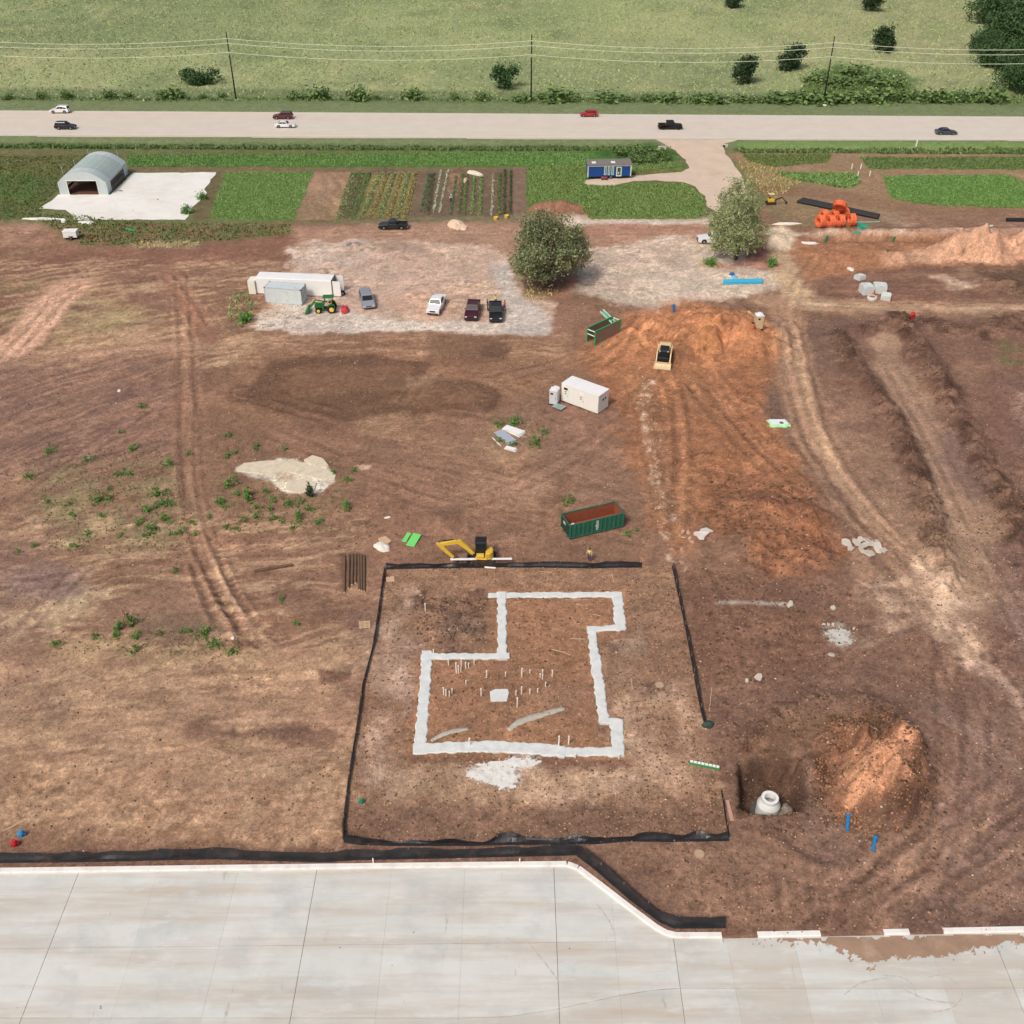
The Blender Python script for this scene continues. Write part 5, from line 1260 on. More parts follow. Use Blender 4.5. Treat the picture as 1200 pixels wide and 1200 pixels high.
# ------------------------------------------------------------------ vehicles
M_tyre = mat('tyre_rubber', (34, 33, 33), rough=.9, var=.15, vscale=6)
M_rim = mat('rim_alloy', (168, 170, 172), rough=.35, metal=.7, var=.08)
M_glass = mat('car_glass', (34, 40, 46), rough=.32, var=.05, spec=.3)
M_trim = mat('black_trim', (30, 30, 31), rough=.6, var=.1)
M_hl = mat('headlight_lens', (222, 226, 228), rough=.15, var=.04, spec=.8)
M_tl = mat('taillight_lens', (150, 24, 24), rough=.2, var=.05, spec=.7)
M_chrome = mat('chrome', (190, 192, 194), rough=.2, metal=.8, var=.05)
def paint(name, rgb, rough=.28): return mat('paint_' + name, rgb, rough=rough, var=.03, vscale=2, coat=.5, dirt=(150, 124, 102), dscale=1.4, damt=.10)
def wheel(parent, x, y, r, w, side, rim=None, name='wheel'):
    mb = MB(); n = 18; pr = []
    prof = [(-.5, .58), (-.5, .9), (-.36, 1), (.36, 1), (.5, .9), (.5, .58)]
    secs = [[(r * q * math.cos(2 * math.pi * k / n), w * t, r * q * math.sin(2 * math.pi * k / n)) for k in range(n)] for t, q in prof]
    mb.loft(secs, cap=True)
    o = mb.build(name, M_tyre, parent, smooth=False, loc=(x, y, r))
    m2 = MB(); ya = side * w * .5
    m2.cyl((0, ya, 0), (0, ya + side * .012, 0), r * .56, r * .5, 14)
    for k in range(5):
        a = 2 * math.pi * k / 5
        m2.bar((0, ya + side * .018, 0), (r * .5 * math.cos(a), ya + side * .018, r * .5 * math.sin(a)), .05, .016)
    m2.build('rim', rim or M_rim, o)
    return o
KIND = {  # L W H belt hood cabin bottom front/rear, roof front/rear, wheel r, front axle, rear axle
    'suv': dict(L=4.72, W=1.86, H=1.68, belt=1.02, hood=1.0, nose=.78, deck=.95, cb=(.95, -2.22), ct=(.25, -1.95), r=.35, ax=(1.42, -1.36), panes=3),
    'sedan': dict(L=4.8, W=1.83, H=1.44, belt=.92, hood=.88, nose=.66, deck=.95, cb=(.95, -1.85), ct=(.2, -1.05), r=.33, ax=(1.42, -1.40), panes=2),
    'hatch': dict(L=4.25, W=1.76, H=1.52, belt=.95, hood=.93, nose=.72, deck=.95, cb=(.95, -2.0), ct=(.2, -1.7), r=.32, ax=(1.28, -1.28), panes=2),
    'van': dict(L=5.05, W=1.96, H=1.76, belt=1.02, hood=.98, nose=.74, deck=1.0, cb=(1.45, -2.42), ct=(.55, -2.2), r=.34, ax=(1.55, -1.5), panes=3),
    'pickup': dict(L=5.85, W=2.0, H=1.93, belt=1.2, hood=1.17, nose=1.0, deck=1.2, cb=(1.15, -1.02), ct=(.55, -.85), r=.40, ax=(1.86, -1.82), panes=2, bed=(-1.08, -2.86)),
    'short_pickup': dict(L=5.3, W=1.9, H=1.72, belt=1.08, hood=1.02, nose=.86, deck=1.08, cb=(.95, -.62), ct=(.40, -.48), r=.36, ax=(1.62, -1.60), panes=1, bed=(-.68, -2.6)),
    'jeep': dict(L=5.5, W=1.88, H=1.85, belt=1.2, hood=1.14, nose=1.02, deck=1.16, cb=(.95, -.95), ct=(.72, -.9), r=.42, ax=(1.85, -1.65), panes=2, bed=(-1.02, -2.7))}
def car(name, label, cat, kind, pm, loc, heading, group=None, roofm=None, rim=None, glass=None):
    K = KIND[kind]; L, W, H = K['L'], K['W'], K['H']; h2 = L / 2; r = K['r']; g = glass or M_glass
    t = thing(name, label, cat, loc, heading, group)
    def arch(xc):
        R = r * 1.22
        return [(xc + R * math.cos(a), max(.27, r + R * math.sin(a))) for a in [math.radians(q) for q in (-22, 10, 40, 70, 110, 140, 170, 202)]]
    cb0, cb1 = K['cb']; bed = K.get('bed')
    up = [(h2 - .08, .30), (h2, .45), (h2 - .02, K['nose'] - .1), (h2 - .14, K['nose']), (cb0 + .12, K['hood']), (cb0, K['belt'])]
    if bed: up += [(bed[0] + .04, K['belt']), (bed[0] + .04, .78), (bed[1], .78), (bed[1], .42), (bed[1] + .05, .30)]
    else: up += [(cb1, K['belt'] + .02), (-h2 + .06, K['deck'] - .04), (-h2, .62), (-h2 + .02, .42), (-h2 + .1, .30)]
    a2 = arch(K['ax'][1])[::-1]; a1 = arch(K['ax'][0])[::-1]
    outline = up + a2 + a1
    MB().prism(outline, -W / 2, W / 2).build('body', pm, t, bevel=.045, smooth=False)
    # underside
    MB().box((0, 0, .36), (L * .86, W * .8, .2)).build('underbody', M_trim, t)
    # cabin
    ct0, ct1 = K['ct']; zb = K['belt'] - .02; hb = W / 2 - .04; ht = W / 2 - (.2 if kind != 'jeep' else .1)
    def ring(x0, x1, hw, z): return [(x0, -hw, z), (x0, hw, z), (x1, hw, z), (x1, -hw, z)]
    mb = MB(); mb.loft([ring(cb0, cb1, hb, zb), ring(ct0 + .06, ct1 - .05, ht + .03, H - .07), ring(ct0 - .08, ct1 + .08, ht - .10, H)])
    mb.build('cabin', roofm or pm, t, bevel=.03)
    zt = H - .10
    def P3(x0b, x0t, yb, yt, f): return None
    def pane(nm, a, b, c, d, nrm, e=.012):
        n = Vector(nrm).normalized() * e
        vs = [Vector(v) + n for v in (a, b, c, d)]
        vi = [Vector(v) - n * .6 for v in (a, b, c, d)]
        m = MB(); m.loft([vi, vs]); m.build(nm, g, t)
    def fr(zf): return zb + .06 + (zt - zb - .06) * zf
    def xs(z, front):
        f = (z - zb) / (H - .07 - zb)
        return (cb0 + (ct0 + .06 - cb0) * f) if front else (cb1 + (ct1 - .05 - cb1) * f)
    def ys(z): return hb + (ht + .03 - hb) * (z - zb) / (H - .07 - zb)
    z0, z1 = fr(.06), fr(.96)
    pane('windshield', (xs(z0, 1), -ys(z0) + .1, z0), (xs(z0, 1), ys(z0) - .1, z0), (xs(z1, 1), ys(z1) - .08, z1), (xs(z1, 1), -ys(z1) + .08, z1), (zt - zb, 0, cb0 - ct0 + .01))
    pane('rear_window', (xs(z0, 0), -ys(z0) + .14, z0), (xs(z0, 0), ys(z0) - .14, z0), (xs(z1, 0), ys(z1) - .12, z1), (xs(z1, 0), -ys(z1) + .12, z1), (-(zt - zb), 0, ct1 - cb1 + .01))
    np_ = K['panes']
    for sd in (-1, 1):
        for q in range(np_):
            f0 = .06 + .88 * q / np_ + .012; f1 = .06 + .88 * (q + 1) / np_ - .012
            pts = []
            for z, f in ((z0, f0), (z0, f1), (z1, f1), (z1, f0)):
                xa, xb = xs(z, 1), xs(z, 0); pts.append((xa + (xb - xa) * (f if z == z0 else .1 + .82 * f), sd * ys(z), z))
            pane('side_window', *pts, (0, sd, .28))
        wheel(t, K['ax'][0], sd * (W / 2 - .12), r, .24, sd, rim); wheel(t, K['ax'][1], sd * (W / 2 - .12), r, .24, sd, rim)
        MB().box((h2 - .07, sd * (W / 2 - .27), K['nose'] - .14), (.14, .36, .15)).build('headlight', M_hl, t, bevel=.02)
        MB().box((-h2 + .03 if not bed else bed[1] + .0, sd * (W / 2 - .13), K['deck'] - .22), (.12, .2, .26)).build('taillight', M_tl, t, bevel=.02)
        MB().box((cb0 - .22, sd * (W / 2 + .07), K['belt'] + .1), (.12, .2, .14)).build('mirror', pm if kind != 'jeep' else M_trim, t, bevel=.02)
    MB().box((h2 - .02, 0, K['nose'] - .18), (.08, W * .46, .22)).build('grille', M_trim, t, bevel=.01)
    MB().box((h2 - .03, 0, .48), (.16, W * .9, .18)).build('front_bumper', M_trim if kind in ('jeep', 'pickup') else pm, t, bevel=.03)
    if bed:
        mb = MB()
        for sd in (-1, 1): mb.box(((bed[0] + bed[1]) / 2, sd * (W / 2 - .06), (.78 + K['deck']) / 2), (bed[0] - bed[1], .12, K['deck'] - .78 + .02))
        mb.build('bed_side', pm, t)
        MB().box((bed[1] + .03, 0, (.72 + K['deck']) / 2), (.08, W - .26, K['deck'] - .72)).build('tailgate', pm, t, bevel=.015)
        MB().box(((bed[0] + bed[1]) / 2, 0, .80), (bed[0] - bed[1] - .1, W - .26, .03)).build('bed_floor', M_trim, t)
        MB().box((bed[1] - .08, 0, .52), (.16, W * .92, .16)).build('rear_bumper', M_chrome if kind != 'jeep' else M_trim, t, bevel=.02)
    return t
RZ = .05      # top of road
def on_road(px, py): x, y = gp(px, py, .03); return (x, y, .03)
PW = paint('white', (244, 244, 244)); PB = paint('black', (28, 28, 30)); PM = paint('maroon', (96, 26, 38)); PR = paint('red', (176, 30, 40)); PS = paint('silver', (150, 154, 162)); PG = paint('slate', (62, 70, 82)); PDM = paint('dark_maroon', (74, 24, 34))
car('suv', 'white crossover driving along the far lane behind a black SUV', 'car', 'suv', PW, on_road(71, 132), math.pi, 'cars driving on the road')
car('suv', 'black SUV driving in the near lane across from a white crossover', 'car', 'suv', PB, on_road(77.5, 151), 0, 'cars driving on the road')
car('suv', 'maroon SUV driving in the far lane beside a white car', 'car', 'suv', PM, on_road(332, 139), math.pi, 'cars driving on the road')
car('sedan', 'white sedan passing the maroon SUV in the near lane', 'car', 'sedan', PW, on_road(334.5, 149), 0, 'cars driving on the road')
car('hatchback', 'small bright red hatchback alone in the far lane', 'car', 'hatch', PR, on_road(690, 136.3), math.pi, 'cars driving on the road')
car('pickup_truck', 'matte black boxy pickup driving past the gravel drive mouth', 'pickup', 'jeep', mat('paint_matte_black', (30, 30, 31), rough=.55), on_road(785, 151), 0, 'cars driving on the road', rim=M_trim)
car('sedan', 'dark slate sedan alone in the near lane right of the drive', 'car', 'sedan', PG, on_road(1108, 157.2), 0, 'cars driving on the road')
def fb(front, rear):
    A, B = Vector(gp(*front)), Vector(gp(*rear)); c = (A + B) / 2
    return (c.x, c.y, gz(c.x, c.y) - .02), math.atan2(A.y - B.y, A.x - B.x)
l, h = fb((433, 363.5), (427.5, 348)); car('minivan', 'silver minivan parked on the gravel near the green tractor', 'car', 'van', PS, l, h, 'vehicles parked on the gravel yard')
l, h = fb((507, 371), (516.5, 352.5)); WP = car('pickup_truck', 'white crew cab pickup with black grille parked on the gravel', 'pickup', 'pickup', PW, l, h, 'vehicles parked on the gravel yard')
l, h = fb((551.5, 377.5), (556, 358.5)); car('pickup_truck', 'dark maroon pickup parked beside the black pickup', 'pickup', 'pickup', PDM, l, h, 'vehicles parked on the gravel yard')
l, h = fb((581, 379), (580.5, 360)); car('pickup_truck', 'black pickup with workers standing round its tailgate', 'pickup', 'pickup', PB, l, h, 'vehicles parked on the gravel yard')
x, y, z = at(461, 267.5); car('pickup_truck', 'old black and silver regular cab pickup beside the garden rows', 'pickup', 'short_pickup', paint('black_b', (36, 40, 44)), (x, y, z - .02), math.pi, None, rim=M_rim)
x, y, z = at(836, 283.5); car('pickup_truck', 'white pickup half hidden behind the feathery olive tree', 'pickup', 'pickup', PW, (x, y, z - .02), math.pi + .05)

# ------------------------------------------------------------------ people
M_skin = mat('skin', (176, 128, 100), rough=.6, var=.06); M_hair = mat('hair', (44, 34, 28), rough=.8)
def person(label, px, py, facing, shirt, trousers, hat=None, vest=None, bend=0.0, group='workers on the site', armup=0.0, shoes=(60, 48, 40)):
    x, y, z = at(px, py)
    t = thing('person', label, 'person', (x, y, z), facing, group)
    sb = math.sin(bend); cb = math.cos(bend)
    def tp(v):  # bend the upper body forward (local +x) about the hip
        vx, vy, vz = v
        if vz <= .95: return (vx, vy, vz)
        d = vz - .95; return (vx * cb + d * sb, vy, .95 + d * cb - vx * sb)
    def skin_mesh(name, verts, edges, rad, m, sub=1):
        me = bpy.data.meshes.new(name); me.from_pydata([tp(v) for v in verts], edges, []); me.materials.append(m)
        o = bpy.data.objects.new(name, me); COL.objects.link(o); o.parent = t
        sk = o.modifiers.new('skin', 'SKIN'); sv = me.skin_vertices[0].data
        for k, q in enumerate(rad): sv[k].radius = q if hasattr(q, '__len__') else (q, q)
        sv[0].use_root = True; sk.use_smooth_shade = True
        ss = o.modifiers.new('sub', 'SUBSURF'); ss.levels = sub; ss.render_levels = sub
        return o
    hx = .10 + .3 * armup; hz = .82 + .35 * armup
    V = [(0, 0, .95), (0, 0, 1.15), (0, 0, 1.40), (0, 0, 1.52), (0.01, 0, 1.62), (.02, 0, 1.74)]; R = [(.15, .12), (.14, .11), (.17, .11), .055, (.085, .075), (.06, .055)]
    E = [(0, 1), (1, 2), (2, 3), (3, 4), (4, 5)]
    for sd in (-1, 1):
        b = len(V); V += [(0, sd * .19, 1.40), (-.02, sd * .26, 1.14), (hx, sd * .25, hz + .1), (hx + .03, sd * .25, hz)]; R += [.058, .047, .036, .032]
        E += [(2, b), (b, b + 1), (b + 1, b + 2), (b + 2, b + 3)]
        for f_ in range(4):
            c = len(V); V.append((hx + .05 + .012 * f_, sd * (.22 + .02 * f_), hz - .085)); R.append(.010); E.append((b + 3, c))
        c = len(V); V.append((hx + .08, sd * .205, hz - .04)); R.append(.011); E.append((b + 3, c))
        b = len(V); st = .07 * sd; V += [(0, sd * .10, .90), (.02 + st, sd * .12, .50), (st * 1.3, sd * .13, .09), (st * 1.3 + .13, sd * .14, .045)]; R += [.088, .06, .042, .036]
        E += [(0, b), (b, b + 1), (b + 1, b + 2), (b + 2, b + 3)]
    skin_mesh('body', V, E, R, M_skin)
    sv = [(0, 0, .98), (0, 0, 1.18), (0, 0, 1.41), (0, 0, 1.49)]; sr = [(.17, .135), (.16, .13), (.19, .13), (.07, .07)]; se = [(0, 1), (1, 2), (2, 3)]
    for sd in (-1, 1):
        b = len(sv); sv += [(0, sd * .195, 1.405), (-.02, sd * .26, 1.14), (hx * .8, sd * .25, hz + .15)]; sr += [.072, .058, .048]; se += [(2, b), (b, b + 1), (b + 1, b + 2)]
    skin_mesh('shirt', sv, se, sr, mat('cloth_%d_%d_%d' % shirt, shirt, rough=.9, var=.1))
    if vest:
        skin_mesh('vest', [(0, 0, .96), (0, 0, 1.18), (0, 0, 1.40), (0, 0, 1.46)], [(0, 1), (1, 2), (2, 3)], [(.185, .15), (.175, .145), (.21, .145), (.11, .09)], mat('vest_%d_%d_%d' % vest, vest, rough=.8, var=.08))
    lv = [(0, 0, .98)]; lr = [(.155, .13)]; le = []
    for sd in (-1, 1):
        st = .07 * sd; b = len(lv); lv += [(0, sd * .10, .88), (.02 + st, sd * .12, .50), (st * 1.3, sd * .13, .10)]; lr += [.105, .078, .062]; le += [(0, b), (b, b + 1), (b + 1, b + 2)]
    skin_mesh('trousers', lv, le, lr, mat('cloth_%d_%d_%d' % trousers, trousers, rough=.9, var=.1))
    for sd in (-1, 1):
        st = .07 * sd * 1.3
        MB().box((st + .06, sd * .135, .05), (.28, .10, .10), taper=.8).build('shoe', mat('shoe_%d' % shoes[0], shoes, rough=.8), t, bevel=.03)
    hd = Vector(tp((.02, 0, 1.70)))
    mb = MB(); n = 12
    if hat:
        secs = []
        for a, rr in ((0, .135), (.02, .13), (.07, .115), (.11, .07), (.125, .01)): secs.append([(hd.x + rr * math.cos(2 * math.pi * k / n) * 1.1, hd.y + rr * math.sin(2 * math.pi * k / n), hd.z + a) for k in range(n)])
        mb.loft(secs); mb.box((hd.x + .14, 0, hd.z + .012), (.1, .16, .015)); mb.build('hat', mat('hat_%d_%d_%d' % hat, hat, rough=.5), t, smooth=True)
    else:
        secs = []
        for a, rr in ((-.03, .088), (.03, .096), (.08, .075), (.10, .01)): secs.append([(hd.x - .015 + rr * math.cos(2 * math.pi * k / n), hd.y + rr * math.sin(2 * math.pi * k / n) * .92, hd.z + a) for k in range(n)])
        mb.loft(secs); mb.build('hair', M_hair, t, smooth=True)
    # face
    fx = .02 + .083
    mb = MB()
    for sd in (-1, 1): mb.box(tp((fx, sd * .032, 1.655)), (.015, .022, .012))
    mb.build('eyes', M_trim, t)
    MB().box(tp((fx + .015, 0, 1.625)), (.03, .022, .04), taper=.6).build('nose', M_skin, t)
    MB().box(tp((fx - .003, 0, 1.585)), (.012, .05, .010)).build('mouth', mat('lips', (140, 84, 74)), t)
    return t
person('worker in a yellow vest and blue jeans walking by the black fence', 690.5, 657.5, -2.0, (222, 206, 150), (70, 82, 120), vest=(236, 226, 120), armup=.3, shoes=(150, 110, 90))
person('worker in a pale yellow shirt at the tailgate of the black pickup', 581, 357.6, -1.6, (244, 232, 160), (70, 76, 92), vest=(246, 238, 150))
person('worker in a bright orange shirt beside the black pickup', 591.5, 364.5, 2.6, (240, 110, 62), (120, 140, 160), vest=(250, 112, 60))
person('worker in black clothes at the left of the black pickup', 571.5, 363, .4, (36, 30, 30), (30, 28, 30))
person('gardener in a white shirt standing between the planted rows', 528.5, 238, -1.2, (238, 236, 240), (48, 44, 58), hat=(236, 234, 238), group='people in the garden', bend=.25)
# ------------------------------------------------------------------ containers, cabin, greenhouse
def frame(A, B):
    """origin at the first base corner, x axis towards the second; returns loc, heading, length"""
    a, b = Vector(gp(*A)), Vector(gp(*B)); d = b - a
    return a, math.atan2(d.y, d.x), d.length
M_white = mat('white_panel', (250, 250, 248), rough=.5, var=.03, vscale=.8, dirt=(222, 214, 200), dscale=.6, damt=.3)
M_white2 = mat('white_grp', (246, 245, 238), rough=.45, var=.03, vscale=.8, dirt=(226, 216, 200), dscale=.8, damt=.35)
M_cont = mat('container_paint', (214, 224, 226), rough=.55, var=.05, vscale=1.0, dirt=(168, 160, 148), dscale=.9, damt=.45)
M_contd = mat('container_frame', (196, 206, 208), rough=.55, var=.06, dirt=(120, 100, 84), dscale=2, damt=.6)
M_steel = mat('steel_grey', (120, 122, 122), rough=.5, metal=.5, var=.12)
M_dark = mat('dark_gap', (34, 34, 36), rough=.9)
M_wood = mat('raw_lumber', (214, 184, 148), rough=.9, var=.12, vscale=3)
M_wood_d = mat('weathered_timber', (112, 88, 70), rough=.95, var=.2, vscale=3, bump=.01, bscale=15)
def corr(mb, p0, p1, z0, z1, nrm, pitch=.30, dep=.035):
    """corrugated steel wall between two base points"""
    p0, p1 = Vector(p0), Vector(p1); L = (p1 - p0).length; d = (p1 - p0) / L; n = int(L / pitch); nn = Vector(nrm)
    prof = []
    for k in range(n):
        for f, e in ((0, 0), (.28, 0), (.5, 1), (.78, 1)):
            q = p0 + d * (L * (k + f) / n) + nn * dep * e; prof.append(q)
    prof.append(p1)
    mb.loft([[(q.x, q.y, z0) for q in prof], [(q.x, q.y, z1) for q in prof]], cap=False, closed=False)
# 20 ft container
a, hd, L = frame((311.5, 354.5), (353.5, 358)); Wd, Hh = 2.44, 2.6; L = 6.06
t = thing('shipping_container', 'light grey corrugated shipping container in front of the long white trailer', 'container', (a.x, a.y, gz(a.x, a.y) - .03), hd)
mb = MB(); corr(mb, (.12, .02, 0), (L - .12, .02, 0), .17, Hh - .12, (0, .03, 0), dep=1.0); mb.build('front_wall', M_cont, t)
mb = MB(); corr(mb, (L - .12, Wd - .02, 0), (.12, Wd - .02, 0), .17, Hh - .12, (0, -.03, 0), dep=1.0); mb.build('rear_wall', M_cont, t)
mb = MB(); corr(mb, (.03, Wd - .12, 0), (.03, .12, 0), .17, Hh - .12, (.03, 0, 0), dep=1.0); mb.build('end_wall', M_cont, t)
MB().box((L / 2, Wd / 2, Hh - .07), (L - .2, Wd - .2, .05)).build('roof', M_cont, t)
mb = MB()
for x in (.06, L - .06):
    for y in (.06, Wd - .06): mb.box((x, y, Hh / 2), (.12, .12, Hh))
for y in (.06, Wd - .06):
    mb.box((L / 2, y, .085), (L - .24, .11, .165)); mb.box((L / 2, y, Hh - .06), (L - .24, .11, .11))
for x in (.06, L - .06):
    mb.box((x, Wd / 2, .085), (.11, Wd - .24, .165)); mb.box((x, Wd / 2, Hh - .06), (.11, Wd - .24, .11))
mb.build('corner_frame', M_contd, t)
for k in (0, 1):
    dr = MB().box((L - .035, .12 + (Wd - .24) * (.25 + .5 * k), Hh / 2 + .02), (.05, (Wd - .28) / 2, Hh - .36)).build('door', M_cont, t, bevel=.01)
    for q in (-.25, .25):
        m = MB(); m.cyl((L + .01, .12 + (Wd - .24) * (.25 + .5 * k) + q, .2), (L + .01, .12 + (Wd - .24) * (.25 + .5 * k) + q, Hh - .16), .02, n=6); m.build('lock_rod', M_steel, dr)
mb = MB()
for x in (0.09, L - .09):
    for y in (.09, Wd - .09):
        for z in (.06, Hh - .05): mb.box((x, y, z), (.19, .19, .125))
mb.build('corner_casting', M_dark, t)
# long white trailer
a, hd, L = frame((301.5, 344.5), (394.5, 348.5)); L = 12.4; Wd, Hh = 2.5, 2.75
t = thing('box_trailer', 'long plain white storage trailer with open end doors', 'trailer', (a.x, a.y, gz(a.x, a.y) - .05), hd)
MB().box((L / 2, Wd / 2, Hh / 2 + .1), (L, Wd, Hh - .1)).build('body', M_white, t, bevel=.04)
MB().box((L / 2, Wd / 2, Hh + .075), (L - .15, Wd - .15, .05)).build('roof', M_white, t, bevel=.02)
MB().box((L / 2, Wd / 2, .08), (L - .3, Wd - .3, .16)).build('skid', M_dark, t)
MB().box((L - .045, Wd / 2, Hh / 2 + .1), (.11, Wd + .05, Hh)).build('rear_frame', M_steel, t)
MB().box((L + .68, .12, Hh / 2 + .1), (1.25, .06, Hh - .3)).build('door', M_white, t, bevel=.01)
MB().box((L + .62, Wd - .06, Hh / 2 + .1), (1.2, .06, Hh - .3)).build('door', M_white, t, bevel=.01)
MB().box((-.62, .55, Hh / 2 - .1), (1.15, 1.9, Hh - .5)).build('nose_box', mat('nose_cream', (246, 244, 228), rough=.5, var=.04), t, bevel=.03)
wheel(t, L + 1.35, .9, .42, .28, -1)
# white office with toilet and step
a, hd, L = frame((657.5, 470), (700.5, 486)); L = max(L, 5.2); Wd, Hh = 2.45, 2.75
z = gz(a.x, a.y)
t = thing('site_office', 'plain white site office cabin with a small dark louvre', 'site office', (a.x, a.y, z - .02), hd)
MB().box((L / 2, Wd / 2, Hh / 2 + .08), (L, Wd, Hh - .16)).build('body', M_white2, t, bevel=.04)
MB().box((L / 2, Wd / 2, Hh + .02), (L + .08, Wd + .08, .06)).build('roof', M_white, t, bevel=.02)
mb = MB()
for k in range(10): mb.box((.05 + (L - .1) * k / 9, -.012, Hh / 2 + .08), (.05, .03, Hh - .3))
mb.build('wall_batten', M_white2, t)
MB().box((.72, -.03, Hh - .62), (.62, .06, .30)).build('louvre', M_dark, t, bevel=.01)
MB().box((L + .015, Wd * .45, Hh - .95), (.05, .30, .26)).build('vent', M_dark, t); MB().box((L + .015, Wd * .66, Hh - .9), (.05, .24, .26)).build('vent', M_dark, t)
for xx in (.62, 3.05):
    d = MB().box((xx + .1, -.025, 1.25), (.85, .05, 2.0)).build('door', M_white2, t, bevel=.012)
    MB().box((xx + .1, -.06, 1.75), (.34, .02, .10)).build('door_sign', M_steel, d); MB().box((xx + .1, -.06, 1.45), (.26, .02, .12)).build('door_sign', M_steel, d)
    MB().box((xx + .42, -.07, 1.2), (.05, .06, .12)).build('handle', M_steel, d)
for xx in (.3, L / 2, L - .3): MB().box((xx, Wd / 2, .04), (.3, Wd - .1, .1)).build('support_block', M_dark, t)
def toilet(name, label, px, py, rz, m, roofm):
    x, y, z = at(px, py); t = thing(name, label, 'portable toilet', (x, y, z - .02), rz)
    MB().box((0, 0, .07), (1.18, 1.22, .14)).build('base', M_dark, t, bevel=.02)
    MB().box((0, 0, 1.12), (1.1, 1.1, 1.98)).build('body', m, t, bevel=.05)
    MB().prism([(-.6, 2.1), (.6, 2.1), (.52, 2.22), (.2, 2.34), (-.2, 2.34), (-.52, 2.22)], -.6, .6).build('roof', roofm, t, bevel=.02)
    d = MB().box((0, -.565, 1.1), (.78, .04, 1.84)).build('door', m, t, bevel=.015)
    MB().box((-.18, -.60, 1.72), (.34, .02, .26)).build('vent', M_dark, d); MB().box((.3, -.61, 1.1), (.06, .05, .14)).build('handle', M_steel, d)
    m2 = MB(); m2.cyl((-.35, .35, 2.1), (-.35, .35, 2.5), .06, n=8); m2.build('vent_pipe', M_dark, t)
    return t
toilet('portable_toilet', 'small pale grey portable toilet beside the white site office', 649.5, 472.5, -.35, mat('toilet_grey', (216, 220, 222), rough=.45, var=.03), M_white)
toilet('portable_toilet', 'tan portable toilet with white roof on the orange spoil heap', 887.5, 389, .1, mat('toilet_tan', (214, 192, 156), rough=.5, var=.04), M_white)
x, y, z = at(881, 389); t = thing('barrel', 'small orange-brown barrel beside the tan portable toilet', 'barrel', (x, y, z - .02), 0)
m = MB(); n = 14; m.loft([[(rr * math.cos(6.2832 * k / n), rr * math.sin(6.2832 * k / n), zz) for k in range(n)] for rr, zz in ((.27, 0), (.3, .2), (.3, .3), (.29, .45), (.3, .6), (.3, .7), (.27, .9))]); m.build('body', mat('barrel_plastic', (206, 130, 84), rough=.6), t, smooth=False)
m = MB(); m.cyl((0, 0, .9), (0, 0, .94), .25, n=14); m.build('lid', M_dark, t)
a, hd2, _ = frame((652, 474), (668, 480)); t = thing('entry_platform', 'low grey metal step platform in front of the white site office', 'platform', (a.x, a.y, gz(a.x, a.y)), hd2)
for k in range(7): MB().box((.1 + .22 * k, -.5, .24), (.19, 1.2, .05)).build('deck_plank', mat('galvanised', (176, 194, 194), rough=.45, metal=.4, var=.1), t)
for xx in (.1, 1.4):
    for yy in (-1.0, -.02): MB().box((xx, yy, .11), (.07, .07, .22)).build('leg', M_steel, t)
# green roll-off skip
a, hd, L = frame((667, 633), (730.5, 618)); Wd, Hh = 2.35, 1.95; L = max(6.2, L)
M_skip = mat('skip_green', (44, 112, 92), rough=.5, var=.12, vscale=1.2, dirt=(110, 92, 70), dscale=1.6, damt=.4)
M_skip_shade = mat('skip_green_shaded', (28, 70, 58), rough=.5, var=.12, dirt=(90, 70, 54), dscale=2, damt=.4)  # same green made darker: shade on the end faces put into the colour
M_rust = mat('skip_rust', (158, 88, 62), rough=.9, var=.25, vscale=1.5, dirt=(104, 50, 36), dscale=1.5, damt=.8)
t = thing('roll_off_skip', 'green ribbed roll-off skip with rusty inside and white lettering', 'skip', (a.x, a.y, gz(a.x, a.y)), hd)
MB().box((L / 2, .04, Hh / 2 + .15), (L, .06, Hh - .3)).build('side_wall', M_skip, t)
MB().box((L / 2, Wd - .04, Hh / 2 + .15), (L, .06, Hh - .3)).build('side_wall', M_skip, t)
MB().box((.04, Wd / 2, Hh / 2 + .15), (.06, Wd - .1, Hh - .3)).build('end_door', M_skip_shade, t)
MB().box((L - .04, Wd / 2, Hh / 2 + .15), (.06, Wd - .1, Hh - .3)).build('end_wall', M_skip_shade, t)
MB().box((L / 2, Wd / 2, .34), (L - .14, Wd - .14, .06)).build('floor', M_rust, t)
for nm, c, d in (('inner_lining', (L / 2, .085, 1.13), (L - .16, .02, Hh - .50)), ('inner_lining', (L / 2, Wd - .085, 1.13), (L - .16, .02, Hh - .50)), ('inner_lining', (L - .085, Wd / 2, 1.13), (.02, Wd - .2, Hh - .50)), ('inner_lining', (.085, Wd / 2, 1.13), (.02, Wd - .2, Hh - .50))): MB().box(c, d).build(nm, M_rust, t)
for nm, c, d in (('top_rail', (L / 2, .03, Hh), (L + .1, .13, .12)), ('top_rail', (L / 2, Wd - .03, Hh), (L + .1, .13, .12)), ('top_rail', (.03, Wd / 2, Hh + .004), (.13, Wd - .2, .12)), ('top_rail', (L - .03, Wd / 2, Hh + .004), (.13, Wd - .2, .12)), ('bottom_rail', (L / 2, -.01, .26), (L + .06, .12, .14)), ('bottom_rail', (L / 2, Wd + .01, .26), (L + .06, .12, .14)), ('runner', (L / 2, .6, .1), (L, .12, .2)), ('runner', (L / 2, Wd - .6, .1), (L, .12, .2))): MB().box(c, d).build(nm, M_skip, t, bevel=.015)
for k in range(13):
    if k == 6: continue
    for yy in (-.02, Wd + .02): MB().box((.1 + (L - .2) * k / 12, yy, Hh / 2 + .13), (.15, .16, Hh - .36)).build('side_rib', M_skip, t, bevel=.02)
